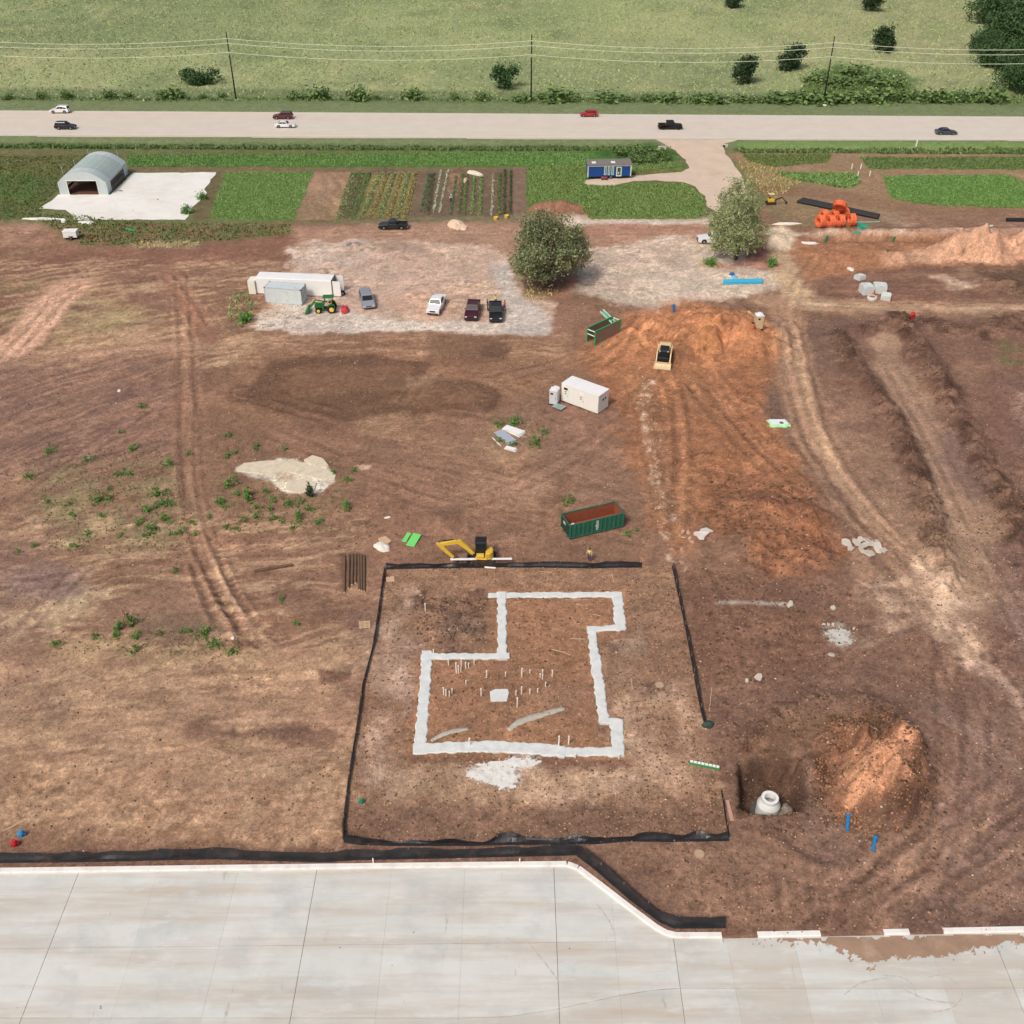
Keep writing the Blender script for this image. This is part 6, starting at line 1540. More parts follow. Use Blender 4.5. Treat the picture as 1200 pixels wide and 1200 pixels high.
for k in range(3): MB().box((-.02, Wd / 2, .55 + .45 * k), (.08, Wd - .15, .1)).build('door_rib', M_skip_shade, t, bevel=.02)
MB().box((-.045, Wd * .55, 1.45), (.03, .55, .28)).build('door_plate', mat('plate_white', (236, 240, 238), rough=.5), t)
cu = bpy.data.curves.new('lettering', 'FONT'); cu.body = 'redbox'; cu.size = .44; cu.extrude = .006; cu.align_x = 'CENTER'; cu.align_y = 'CENTER'
tmp = bpy.data.objects.new('tmp', cu); COL.objects.link(tmp)
dg = bpy.context.evaluated_depsgraph_get(); me = bpy.data.meshes.new_from_object(tmp.evaluated_get(dg)); bpy.data.objects.remove(tmp)
lt = bpy.data.objects.new('lettering', me); COL.objects.link(lt); me.materials.clear(); me.materials.append(mat('letter_white', (250, 252, 250), rough=.5, var=.02)); lt.parent = t
lt.location = (L * .5, -.03, Hh / 2 + .2); lt.rotation_euler = Matrix(((0, -1, 0), (0, 0, -1), (1, 0, 0))).to_euler(); lt.scale = (1.0, 1.25, 1)
MB().box((L * .5, -.003, Hh / 2 + .18), (.72, .02, Hh - .42)).build('name_panel', M_skip, t)
def lump(name, label, cat, loc, dims, m, seed, group=None, n=40):
    rng = np.random.default_rng(seed); bm = bmesh.new(); bmesh.ops.create_icosphere(bm, subdivisions=3, radius=1)
    for v in bm.verts:
        k = 1 + .32 * float(fbm(np.array([v.co.x * 1.6 + seed]), np.array([v.co.y * 1.6 + v.co.z * 1.3]), 3, seed)[0])
        v.co = Vector((v.co.x * dims[0] * k, v.co.y * dims[1] * k, max(-.1, v.co.z * k) * dims[2]))
    me = bpy.data.meshes.new(name); bm.to_mesh(me); bm.free(); me.materials.append(m)
    o = bpy.data.objects.new(name, me); COL.objects.link(o); o.location = loc; o.rotation_euler = (0, 0, seed)
    if label: tag(o, label, cat, group)
    return o
M_bag = mat('white_sheeting', (240, 232, 218), rough=.8, var=.08, vscale=5, bump=.03, bscale=6)
p = Vector((a.x, a.y)) + Vector((math.cos(hd), math.sin(hd))) * .85 + Vector((-math.sin(hd), math.cos(hd))) * .9
lump('rubbish_bag', 'crumpled off-white rubbish bag inside the green skip', 'bag', (p.x, p.y, gz(a.x, a.y) + .5), (.5, .6, .9), M_bag, 3)
# blue cabin
a, hd, L = frame((688.3, 210.5), (739, 209.5)); Wd, Hh = 2.6, 2.75; z = gz(a.x + 4, a.y + 1)
M_blue = mat('cabin_blue', (28, 78, 150), rough=.6, var=.06, vscale=2); M_ctrim = mat('cabin_trim', (226, 236, 214), rough=.6, var=.04)
t = thing('blue_cabin', 'bright blue mobile cabin with pale trim and grey shed roof', 'cabin', (a.x, a.y, z + .02), hd)
MB().box((L / 2, Wd / 2, .55 + (Hh - .55) / 2), (L - .06, Wd - .06, Hh - .55)).build('wall', M_blue, t)
nb = 30
for k in range(nb): MB().box((.2 + (L - .4) * (k + .5) / nb, .018, .6 + (Hh - .75) / 2), ((L - .4) / nb - .02, .035, Hh - .78)).build('siding_board', M_blue, t)
for xx in (.06, L - .06): MB().box((xx, .0, Hh / 2 + .28), (.22, .09, Hh - .52)).build('corner_trim', M_ctrim, t)
MB().box((L / 2, -.004, Hh - .02), (L - .28, .09, .2)).build('fascia', M_ctrim, t)
rf = MB().loft([[(-.12, -.15, Hh + .09), (-.12, Wd + .15, Hh + .42), (-.12, Wd + .15, Hh + .52), (-.12, -.15, Hh + .19)], [(L + .12, -.15, Hh + .09), (L + .12, Wd + .15, Hh + .42), (L + .12, Wd + .15, Hh + .52), (L + .12, -.15, Hh + .19)]]).build('roof', mat('cabin_roof', (130, 122, 116), rough=.8, var=.1, vscale=1.5), t)
for xx in (L * .15, L * .59):
    yy = 1.0; zz = Hh + .19 + (yy + .15) / (Wd + .3) * .33
    MB().box((xx, yy, zz + .06), (.85, 1.1, .14)).build('skylight', mat('skylight_dome', (250, 250, 248), rough=.3, var=.02), rf, bevel=.04)
for xx in (L * .405, L * .49, L * .575):
    w = MB().box((xx, .03, 1.72), (.50, .06, 1.72)).build('window', M_ctrim, t, bevel=.01)
    MB().box((xx, -.008, 1.72), (.26, .03, 1.46)).build('pane', mat('cabin_glass', (120, 150, 150), rough=.15, var=.06, spec=.7), w)
d = MB().box((L * .72, .02, 1.5), (1.1, .08, 1.9)).build('door', M_ctrim, t, bevel=.01)
MB().box((L * .72, -.03, 1.55), (.66, .03, 1.5)).build('pane', mat('door_glass', (70, 92, 78), rough=.2, var=.25, vscale=3, spec=.6), d); MB().box((L * .72 - .05, -.05, 1.25), (.2, .03, .4)).build('handle_plate', M_ctrim, d)
mb = MB(); 
MB().box((L * .38, -.42, .5), (1.3, .7, .1)).build('step', mat('step_red', (176, 76, 70), rough=.7), t, bevel=.01)
for xx in (L * .38 - .5, L * .38 + .5): MB().box((xx, -.42, .22), (.12, .6, .46)).build('step_leg', mat('step_leg_red', (120, 52, 48), rough=.8), t)
MB().box((L / 2, Wd / 2, .46), (L - .2, Wd - .3, .16)).build('chassis', M_dark, t)
for sd, yy in ((-1, .24), (1, Wd - .24)):
    for xx in (L * .44, L * .54): wheel(t, xx, yy, .33, .2, sd)
m = MB(); m.bar((L - .1, Wd / 2 - .5, .45), (L + 1.1, Wd / 2, .45), .1, .1); m.bar((L - .1, Wd / 2 + .5, .45), (L + 1.1, Wd / 2, .45), .1, .1); m.cyl((L + 1.0, Wd / 2, .0), (L + 1.0, Wd / 2, .7), .05, n=8); m.build('hitch', M_dark, t)
# hoop greenhouse
x0, y0 = gp(71.2, 228); x1, y1 = gp(127, 228); xb, yb = gp(153, 203.5); Wd = x1 - x0; L = yb - y1; z = gz((x0 + x1) / 2, y0 + L / 2)
t = thing('hoop_greenhouse', 'white and grey hoop greenhouse with open front and side vents', 'greenhouse', ((x0 + x1) / 2, y0, z), 0)
EV, RD = 2.35, 4.55
def prof(n=9, off=0.0):
    """gothic hoop from left eave to right eave"""
    pts = []
    for k in range(n + 1):
        s = k / n; a_ = abs(2 * s - 1); sx = -1 if s < .5 else 1
        pts.append((sx * (Wd / 2 + off) * a_ ** .8 if a_ else 0, EV + (RD + off - EV) * (1 - a_ ** 1.7)))
    return pts
M_poly = mat('polytunnel_sheet', (206, 216, 216), rough=.4, var=.06, vscale=.5, spec=.5); M_shade = mat('polytunnel_shade', (172, 190, 184), rough=.6, var=.08, vscale=.5)
def hoop_shell(y0_, y1_, m, nm, off, sides=False, ny=2):
    p = prof(10, off)
    if sides: p = [(-Wd / 2 - off, .0)] + p + [(Wd / 2 + off, .0)]
    q = [(a_ * .985, b_ - .03) for a_, b_ in p]
    m_ = MB(); m_.loft([[(a_, yy, b_) for a_, b_ in p + q[::-1]] for yy in (y0_, y1_)]); return m_.build(nm, m, t)
ends = 2.3
hoop_shell(0, ends, M_poly, 'front_cover', .06, True); hoop_shell(L - ends, L, M_poly, 'rear_cover', .06, True)
hoop_shell(ends, L - ends, M_shade, 'roof_cover', .03)
nh = 13
for k in range(nh + 1):
    yy = ends + (L - 2 * ends) * k / nh
    p = [(-Wd / 2, 0)] + prof(10, .06) + [(Wd / 2, 0)]
    m_ = MB(); m_.tube([(a_, yy, b_) for a_, b_ in p], .045, 5); m_.build('hoop', mat('hoop_steel', (198, 208, 208), rough=.4, metal=.3), t)
for sd in (-1, 1):
    MB().box((sd * Wd / 2, L / 2, EV - .22), (.06, L - 2 * ends - .1, .5)).build('curtain_roll', M_poly, t, bevel=.02)
    MB().box((sd * Wd / 2, L / 2, .25), (.08, L - 2 * ends - .1, .5)).build('knee_wall', mat('knee_board', (130, 112, 96), rough=.9, var=.1), t)
DW = Wd * .31
def endwall(yy, nm, opening):
    pr = prof(10, 0); 
    for sd in (-1, 1):
        zd = float(np.interp(DW, [a_ for a_, b_ in pr if a_ >= 0], [b_ for a_, b_ in pr if a_ >= 0]))
        pp = [(sd * DW, 0), (sd * DW, zd)] + [(a_, b_) for a_, b_ in (pr if sd < 0 else pr[::-1]) if sd * a_ >= DW - .01][::-1] + [(sd * Wd / 2, 0)]
        m_ = MB(); m_.prism(pp, yy, yy + .05); w = m_.build(nm, M_poly, t)
        for k in range(3): MB().box((sd * (DW + .45 + .5 * k), yy - .02, 1.2), (.05, .05, 2.3)).build('stud', M_contd, w)
    top = [(-DW, 2.75), (-DW, zd)] + [(a_, b_) for a_, b_ in pr if abs(a_) < DW] + [(DW, zd), (DW, 2.75)]
    MB().prism(top, yy, yy + .05).build('gable', M_poly, t)
    if not opening: MB().box((0, yy + .03, 1.37), (2 * DW - .02, .05, 2.74)).build('rear_curtain', M_poly, t)
endwall(-.03, 'front_wall', True); endwall(L - .02, 'rear_wall', False)
MB().box((0, -.06, 2.78), (2 * DW + .3, .1, .12)).build('door_header', M_white, t)
for sd in (-1, 1): MB().box((sd * (DW + .04), -.06, 1.36), (.1, .1, 2.72)).build('door_jamb', M_white, t)
MB().box((0, L / 2, .02), (Wd - .4, L - .5, .03)).build('earth_floor', mat('greenhouse_soil', (112, 74, 58), rough=.95, var=.2), t)
for k, (px, py) in enumerate(((76, 206), (90, 197), (106, 185), (140, 186))):
    x, y, zz = at(px, py + 6); m_ = MB(); m_.cyl((0, 0, -.1), (0, 0, 2.6), .05, n=6); m_.box((0, 0, 2.68), (.14, .14, .16)); o = m_.build('garden_post', M_contd, None, loc=(x, y, zz)); tag(o, 'thin pale post standing beside the hoop greenhouse', 'post', 'posts beside the greenhouse')
# small white trailer near the pad
x, y, z = at(84.5, 279.5); t = thing('utility_trailer', 'small white boxy trailer on the weedy edge below the stone pad', 'trailer', (x, y, z), .05)
MB().box((0, 0, .95), (2.4, 1.5, 1.1)).build('body', M_white, t, bevel=.05); MB().box((0, 0, 1.53), (2.46, 1.56, .06)).build('roof', M_white, t, bevel=.02)
MB().box((0, 0, .36), (2.3, 1.3, .12)).build('chassis', M_dark, t)
for sd in (-1, 1): wheel(t, .1, sd * .82, .3, .2, sd); MB().box((.1, sd * .84, .66), (.8, .24, .05)).build('mudguard', M_dark, t)
m_ = MB(); m_.bar((-.1, -.72, .4), (.1, -1.5, .35), .09, .09); m_.cyl((.1, -1.5, 0), (.1, -1.5, .6), .05, n=8); m_.build('hitch', M_dark, t)
# ------------------------------------------------------------------ machines
M_yel = mat('machine_yellow', (236, 196, 72), rough=.45, var=.06, vscale=2, dirt=(150, 120, 90), dscale=2, damt=.3)
M_cream = mat('machine_cream', (240, 214, 160), rough=.5, var=.06, dirt=(150, 120, 90), dscale=2, damt=.3)
M_blk = mat('machine_black', (38, 40, 44), rough=.5, var=.1)
M_track = mat('rubber_track', (62, 52, 46), rough=.95, var=.2, vscale=4, dirt=(140, 104, 80), dscale=3, damt=.7)
M_grn = mat('tractor_green', (34, 122, 62), rough=.4, var=.06, vscale=2, dirt=(120, 110, 80), dscale=2, damt=.2)
M_hub = mat('hub_yellow', (240, 214, 96), rough=.5, var=.05)
def track(parent, xc, yc, L, r, w, nm='track'):
    o = bpy.data.objects
    pts = []
    for k in range(9): a = math.pi / 2 + math.pi * k / 8; pts.append((xc - L / 2 + r + r * math.cos(a), r + r * math.sin(a)))
    for k in range(9): a = -math.pi / 2 + math.pi * k / 8; pts.append((xc + L / 2 - r + r * math.cos(a), r + r * math.sin(a)))
    t = MB().prism(pts, yc - w / 2, yc + w / 2).build(nm, M_track, parent, bevel=.02)
    for k in range(4):
        m = MB(); xx = xc - L / 2 + r + (L - 2 * r) * k / 3; m.cyl((xx, yc - w / 2 - .01, r * .95), (xx, yc + w / 2 + .01, r * .95), r * .55, n=12); m.build('roller', M_blk, t)
    mb = MB(); n = int(L / .14)
    for k in range(n): mb.box((xc - L / 2 + r + (L - 2 * r) * k / (n - 1), yc, 2 * r + .012), (.05, w * .96, .03))
    mb.build('grouser', M_track, t)
    return t
# mini excavator, boom to -x of the scene
x, y, z = at(566, 657)
t = thing('mini_excavator', 'yellow mini excavator with black cab beside the black fence', 'excavator', (x, y, z), math.pi)
for sd in (-1, 1): track(t, 0, sd * .78, 2.7, .27, .38)
MB().box((0, 0, .42), (1.1, 1.3, .28)).build('undercarriage', M_blk, t, bevel=.03)
m = MB(); m.cyl((0, 0, .55), (0, 0, .72), .5, n=18); m.build('slew_ring', M_blk, t)
m = MB(); m.prism([(.75, -.75), (.75, .75), (-.35, .85), (-.85, .68), (-1.12, .3), (-1.12, -.3), (-.85, -.68), (-.35, -.85)], .70, .86, 'z'); m.build('slew_deck', M_yel, t, bevel=.03)
m = MB(); m.prism([(-.30, -.83), (-.30, .83), (-.82, .66), (-1.1, .3), (-1.1, -.3), (-.82, -.66)], .87, 1.5, 'z'); m.build('engine_cover', M_yel, t, bevel=.08)
MB().box((.25, .52, 1.05), (.8, .5, .4)).build('side_cover', M_yel, t, bevel=.05)
MB().box((.18, -.28, 1.72), (1.15, 1.02, 1.62)).build('cab', M_blk, t, bevel=.08)
MB().box((.18, -.28, 2.56), (1.22, 1.1, .09)).build('cab_roof', M_blk, t, bevel=.03)
MB().box((.765, -.28, 1.8), (.02, .86, 1.2)).build('cab_window', M_glass, t); MB().box((.2, .24, 1.85), (.9, .02, 1.0)).build('cab_window', M_glass, t); MB().box((.2, -.80, 1.85), (.9, .02, 1.0)).build('cab_window', M_glass, t)
m = MB(); m.box((.85, .15, .9), (.4, .34, .55)); m.build('boom_swing', M_blk, t)
def arm(name, pts, w, hs, parent):
    m = MB(); secs = []
    for k, p in enumerate(pts):
        a = Vector(pts[max(0, k - 1)]); b = Vector(pts[min(len(pts) - 1, k + 1)]); d = (b - a).normalized(); n = Vector((-d.y, d.x)) * hs[k] / 2
        p = Vector(p); secs.append([(p.x + n.x, .15 - w / 2, p.y + n.y), (p.x + n.x, .15 + w / 2, p.y + n.y), (p.x - n.x, .15 + w / 2, p.y - n.y), (p.x - n.x, .15 - w / 2, p.y - n.y)])
    m.loft(secs); return m.build(name, M_yel, parent, bevel=.02)
arm('boom', [(.95, 1.05), (1.6, 1.85), (2.35, 2.6), (2.75, 2.72), (3.6, 2.5), (4.45, 2.35)], .34, [.36, .46, .54, .54, .46, .32], t)
arm('stick', [(4.75, 2.5), (4.4, 2.2), (3.7, 1.3), (3.1, .62)], .30, [.28, .50, .40, .28], t)
m = MB(); m.cyl((1.3, .15, 1.0), (2.15, .15, 2.1), .07, n=8); m.build('boom_cylinder', M_steel, t)
m = MB(); m.cyl((2.6, .15, 2.98), (4.2, .15, 2.8), .065, n=8); m.cyl((4.2, .15, 2.8), (4.7, .15, 2.62), .04, n=8); m.build('stick_cylinder', M_blk, t)
m = MB(); m.cyl((4.3, .15, 2.0), (3.3, .15, 1.0), .05, n=8); m.build('bucket_cylinder', M_steel, t)
m = MB(); m.prism([(3.15, .70), (2.80, .62), (2.62, .34), (2.75, .08), (3.0, .02), (3.02, .08), (2.86, .18), (2.80, .36), (2.95, .5), (3.12, .55)], -.15, .45); m.build('bucket', mat('bucket_rust', (120, 80, 58), rough=.8, var=.2), t, bevel=.01)
m = MB(); m.prism([(1.65, .05), (1.72, .05), (1.62, .42), (1.55, .42)], -.95, .95); bl = m.build('dozer_blade', M_blk, t); m = MB(); m.bar((.6, -.5, .3), (1.6, -.5, .22), .1, .12); m.bar((.6, .5, .3), (1.6, .5, .22), .1, .12); m.build('blade_arm', M_blk, t)
# compact track loader facing the camera
x, y, z = at(778, 418); t = thing('track_loader', 'compact track loader with cream engine hood and low wide bucket', 'loader', (x, y, z), math.radians(-102)); t.scale = (1.22, 1.12, 1.12)
for sd in (-1, 1): track(t, -.15, sd * .82, 2.6, .36, .42)
MB().box((-.1, 0, .72), (2.3, 1.25, .6)).build('chassis', M_blk, t, bevel=.04)
m = MB(); m.prism([(-2.0, .55), (-.6, .55), (-.6, 1.78), (-1.8, 1.70), (-2.0, 1.4)], -.72, .72); m.build('engine_hood', M_cream, t, bevel=.05)
MB().box((.15, 0, 1.32), (1.35, 1.12, 1.05)).build('cab', M_blk, t, bevel=.06); MB().box((.1, 0, 1.89), (1.25, 1.1, .08)).build('cab_roof', M_blk, t, bevel=.03)
MB().box((.835, 0, 1.38), (.02, .9, .8)).build('cab_window', M_glass, t); MB().box((.1, 0, 1.94), (.7, .7, .02)).build('roof_window', M_glass, t)
for sd in (-1, 1):
    m = MB(); m.bar((-1.45, sd * .86, 1.45), (.5, sd * .86, 1.25), .14, .22); m.bar((.45, sd * .86, 1.3), (1.35, sd * .86, .42), .14, .2); m.build('lift_arm', M_cream, t)
    m = MB(); m.cyl((-.9, sd * .72, .9), (.3, sd * .72, 1.2), .05, n=8); m.build('lift_cylinder', M_steel, t)
    MB().box((.84, sd * .5, 1.82), (.06, .16, .12)).build('work_light', M_hl, t)
m = MB(); m.prism([(1.35, .04), (2.2, .04), (2.24, .09), (1.55, .16), (1.42, .45), (1.52, .66), (1.42, .66), (1.3, .4)], -1.05, 1.05); m.build('bucket', mat('bucket_worn', (232, 206, 164), rough=.55, var=.15, vscale=3), t, bevel=.01)
for sd in (-1, 1): MB().prism([(1.36, .05), (2.18, .05), (1.5, .64), (1.34, .4)], sd * 1.05 - .015, sd * 1.05 + .015).build('bucket_cheek', M_cream, t)
# tractor
x, y, z = at(382, 365); t = thing('tractor', 'green tractor with yellow wheels, canopy and lowered front loader', 'tractor', (x, y, z), math.pi + .06)
def twheel(xx, yy, r, w, sd):
    o = wheel(t, xx, yy, r, w, sd, M_hub); m = MB()
    for k in range(18):
        a = 2 * math.pi * k / 18; m.box((r * 1.0 * math.cos(a), 0, r * 1.0 * math.sin(a)), (.09, w * .95, .05), M=Matrix.Rotation(-a, 3, 'Y'))
    m.build('lug', M_tyre, o)
for sd in (-1, 1): twheel(-1.0, sd * .72, .66, .40, sd); twheel(1.05, sd * .66, .44, .30, sd)
m = MB(); m.prism([(.2, .75), (1.55, .72), (1.6, 1.15), (1.4, 1.38), (.15, 1.5)], -.33, .33); m.build('hood', M_grn, t, bevel=.05)
MB().box((0.2, 0, .65), (2.7, .4, .34)).build('frame', M_blk, t); MB().box((1.6, 0, .95), (.06, .5, .4)).build('grille', M_blk, t)
for sd in (-1, 1):
    m = MB(); m.prism([(-1.55, 1.02), (-1.4, 1.42), (-1.0, 1.52), (-.5, 1.35), (-.42, 1.0), (-.5, 1.0), (-.6, 1.28), (-1.0, 1.44), (-1.35, 1.35), (-1.48, 1.02)], sd * .5, sd * .92); m.build('fender', M_grn, t)
MB().box((-.72, 0, 1.22), (.5, .5, .14)).build('seat', M_hub, t, bevel=.03); MB().box((-.98, 0, 1.48), (.1, .48, .5)).build('seat_back', M_hub, t, bevel=.03)
m = MB(); m.tube([(-.12, 0, 1.45), (-.22, 0, 1.62)], .03, 6); m.cyl((-.23, 0, 1.62), (-.25, 0, 1.65), .2, n=12); m.build('steering_wheel', M_blk, t)
for xx in (-1.2, .0):
    for sd in (-1, 1): m = MB(); m.bar((xx, sd * .52, 1.3), (xx, sd * .52, 2.42), .06, .06); m.build('roof_post', M_blk, t)
MB().box((-.6, 0, 2.46), (1.7, 1.35, .1)).build('canopy', M_grn, t, bevel=.04)
m = MB(); m.prism([(-.02, 1.5), (.02, 1.5), (.02, 2.4), (-.02, 2.4)], -.45, .45); m.build('windshield', M_glass, t)
for sd in (-1, 1): m = MB(); m.bar((.1, sd * .5, 1.45), (1.5, sd * .5, 1.75), .1, .17); m.bar((1.45, sd * .5, 1.78), (2.55, sd * .5, .62), .1, .17); m.bar((.3, sd * .5, .6), (.3, sd * .5, 1.5), .1, .16); m.build('loader_arm', M_grn, t)
m = MB(); m.prism([(2.5, .82), (2.62, .9), (3.15, .1), (3.2, .02), (2.75, .03), (2.5, .3)], -.95, .95); m.build('loader_bucket', M_grn, t, bevel=.015)
x, y, z = at(404, 365.5); t = thing('tiller', 'bright red tiller hitched behind the green tractor', 'implement', (x, y, z), math.pi + .06)
M_redm = mat('implement_red', (222, 70, 76), rough=.45, var=.08, vscale=3)
m = MB(); m.prism([(-.55, .2), (.45, .2), (.5, .55), (.2, .78), (-.3, .75), (-.55, .5)], -.75, .75); m.build('housing', M_redm, t, bevel=.03)
m = MB(); m.bar((.5, -.35, .6), (.1, 0, 1.15), .07, .07); m.bar((.5, .35, .6), (.1, 0, 1.15), .07, .07); m.build('hitch_frame', M_redm, t)
m = MB(); m.cyl((-.05, -.72, .2), (-.05, .72, .2), .18, n=10); m.build('rotor', M_blk, t)
for sd in (-1, 1): MB().box((-.1, sd * .79, .42), (.5, .06, .42)).build('side_plate', M_redm, t)
# little yellow trencher near the pipe coils
x, y, z = at(903, 239); t = thing('trencher', 'small yellow trenching machine with dark boom left of the pipe coils', 'trencher', (x, y, z), .05)
for sd in (-1, 1): track(t, 0, sd * .5, 2.0, .22, .28)
MB().box((.0, 0, .8), (1.2, .85, .65)).build('body', M_yel, t, bevel=.06); MB().box((-.1, 0, 1.95), (1.05, .95, .08)).build('canopy', M_cream, t, bevel=.03)
for xx in (-.55, .35):
    for sd in (-1, 1): m = MB(); m.bar((xx, sd * .4, 1.1), (xx, sd * .4, 1.93), .05, .05); m.build('canopy_post', M_blk, t)
MB().box((-.3, 0, 1.22), (.4, .45, .2)).build('seat', M_blk, t, bevel=.03)
m = MB(); m.bar((.6, 0, .6), (2.0, 0, 1.25), .12, .2); m.bar((2.0, 0, 1.25), (3.0, 0, .35), .1, .16); m.build('digging_boom', M_blk, t)
m = MB(); m.prism([(2.85, .45), (3.15, .4), (3.2, .1), (2.9, .05)], -.2, .2); m.build('bucket', M_blk, t)
# green trench box
a, hd, L = frame((696.5, 404.5), (727, 390)); Wd, Hh = 1.55, 2.35; z = gz(a.x, a.y)
M_tb = mat('shoring_green', (58, 164, 104), rough=.5, var=.1, vscale=2, dirt=(130, 100, 80), dscale=2, damt=.35); M_tbw = mat('shoring_plate', (142, 122, 108), rough=.8, var=.12, vscale=1.2, dirt=(156, 112, 84), dscale=1.0, damt=.6)
t = thing('trench_box', 'green framed steel trench box with mud-stained side plates', 'trench box', (a.x, a.y, z - .08), hd)
for yy in (0, Wd):
    pl = MB().box((L / 2, yy, Hh / 2), (L - .3, .10, Hh - .3)).build('side_plate', M_tbw, t)
    MB().box((L / 2, yy, Hh - .08), (L, .16, .17)).build('top_rail', M_tb, t, bevel=.015); MB().box((L / 2, yy, .08), (L - .42, .16, .16)).build('bottom_rail', M_tb, t, bevel=.015)
    for xx in (.1, L - .1): MB().box((xx, yy, Hh / 2 - .09), (.2, .18, Hh - .19)).build('end_post', M_tb, t, bevel=.015)
for xx in (.1, L - .1):
    for zz in (Hh - .25, Hh - .95): m = MB(); m.cyl((xx, .1, zz), (xx, Wd - .1, zz), .09, n=10); m.build('spreader', mat('spreader_pale', (206, 226, 206), rough=.5, var=.08), t)
t2 = thing('shoring_panel', 'short green and white shoring panel leaning on the trench box end', 'panel', (a.x + math.cos(hd) * (L - .5) - math.sin(hd) * 1.3, a.y + math.sin(hd) * (L - .5) + math.cos(hd) * 1.3, z + 1.55), hd + 1.75)
M45 = Matrix.Rotation(.55, 3, 'Y')
for yy in (-.42, .42): m = MB(); m.bar((-.2, yy, .0), (1.9, yy, 1.3), .14, .16); m.build('rail', mat('shoring_pale', (200, 236, 216), rough=.5, var=.08), t2)
m = MB(); m.box((.85, 0, .65), (2.0, .7, .05), M=Matrix.Rotation(-.554, 3, 'Y')); m.build('plate', mat('shoring_mint', (120, 196, 160), rough=.5, var=.1), t2)

# ------------------------------------------------------------------ power line
M_pole = mat('creosote_pole', (44, 36, 30), rough=.95, var=.2, vscale=2, bump=.01, bscale=10); M_ins = mat('insulator', (214, 214, 208), rough=.3, var=.05); M_wire = mat('wire_alu', (236, 240, 214), rough=.6, metal=.0, var=.03)
POLES = []
for px, py, lab in ((276.6, 115.5, 'dark wooden utility pole beside the low wide bush'), (622.3, 118.6, 'dark wooden utility pole beside the ragged blue-green bush'), (964.8, 121.0, 'dark wooden utility pole with a pale stone at its foot'), (-70, 113, 'dark wooden utility pole outside the left of the bush'), (1310, 123, 'dark wooden utility pole beyond the grove')):
    x, y, z = at(px, py); Hp = 15.6
    if -20 < px < 1220:
        t = thing('utility_pole', lab, 'utility pole', (x, y, z), 0, 'utility poles along the road')
        m = MB(); m.cyl((0, 0, -.4), (0, 0, Hp), .20, .13, 10); m.build('pole', M_pole, t, smooth=True)
        for zz in (Hp - 1.3, Hp - 2.4, Hp - 4.5):
            m = MB(); m.cyl((0, -.12, zz), (0, -.5, zz + .02), .05, .03, 6); m.build('bracket', M_steel, t)
            m = MB(); m.cyl((0, -.38, zz), (0, -.62, zz), .12, .12, 8); m.build('insulator', M_ins, t)
        m = MB(); m.box((0, -.17, Hp - 4.9), (.22, .12, .5)); m.build('cutout', M_ins, t)
    POLES.append((px, x, y, z, Hp))
POLES.sort()
for k, (zz, nm) in enumerate(((-1.3, 'highest'), (-2.4, 'middle'), (-4.5, 'lowest'))):
    pts = []
    for p, q in zip(POLES[:-1], POLES[1:]):
        for s in range(13):
            if s == 12 and q is not POLES[-1]: continue
            f = s / 12; sag = 1.55 * 4 * f * (1 - f)
            pts.append((p[1] + (q[1] - p[1]) * f, p[2] + (q[2] - p[2]) * f - .55, p[3] + (q[3] - p[3]) * f + p[4] + zz - sag))
    m = MB(); m.tube(pts, .05, 5); o = m.build('power_line', M_wire, None); tag(o, nm + ' of three sagging power lines strung between the utility poles', 'power line', 'power lines along the road')
x, y, z = at(965.5, 123); lump('stone_block', 'pale stone block at the foot of a utility pole', 'stone', (x, y, z), (1.0, .6, .35), M_bag, 5)

# ------------------------------------------------------------------ silt fences
M_silt = mat('silt_fabric', (38, 38, 41), rough=.38, var=.22, vscale=1.2, bump=.03, bscale=3, dirt=(104, 82, 66), dscale=1.3, damt=.35, spec=.5)
M_stake = mat('fence_stake', (176, 150, 120), rough=.9, var=.1)
def silt(label, pts, h, lean=.12, wav=.08, seed=0, stakes=True, apron=.25, step=.35, hvar=.25):
    q = [Vector(p) for p in gps(pts)]
    t = thing('silt_fence', label, 'fence', (q[0].x, q[0].y, 0), 0, 'black silt fences round the lot and kerb')
    P_ = []
    for a, b in zip(q[:-1], q[1:]):
        n = max(1, int((b - a).length / step))
        for k in range(n): P_.append(a.lerp(b, k / n))
    P_.append(q[-1])
    rng = np.random.default_rng(900 + seed); xs = np.array([p.x for p in P_]); ys = np.array([p.y for p in P_]); zz = terrain(xs, ys)
    s = np.arange(len(P_)) * step
    hh = h * (1 - hvar * .5 + hvar * (vnoise(s / 2.0, s * 0, seed) - .5) * 2 + .5 * hvar * (vnoise(s / .6, s * 0, seed + 4) - .5))
    ww = wav * 2 * (vnoise(s / 1.3, s * 0 + 3, seed + 9) - .5)
    f_in, b_in = [], []
    for k, p in enumerate(P_):
        d = (P_[min(k + 1, len(P_) - 1)] - P_[max(k - 1, 0)]).normalized(); nn = Vector((-d.y, d.x))
        def pt(o, z): return (p.x + nn.x * o - q[0].x, p.y + nn.y * o - q[0].y, zz[k] + z)
        o1 = lean * .5 + ww[k] * .6; o2 = lean + ww[k]
        f_in.append([pt(-apron, .02), pt(-.02, .05), pt(o1, hh[k] * .5), pt(o2, hh[k]), pt(o2 + .025, hh[k]), pt(o1 + .03, hh[k] * .5), pt(.02, .0), pt(-apron, -.02)])
    m = MB(); m.loft(f_in); m.build('fabric', M_silt, t, smooth=False)
    if stakes:
        for k in range(2, len(P_) - 1, max(1, int(2.4 / step))):
            p = P_[k]; m = MB(); m.box((p.x - q[0].x, p.y - q[0].y + lean + .05, zz[k] + h * .5), (.04, .04, h * 1.15)); m.build('stake', M_stake, t)
    return t
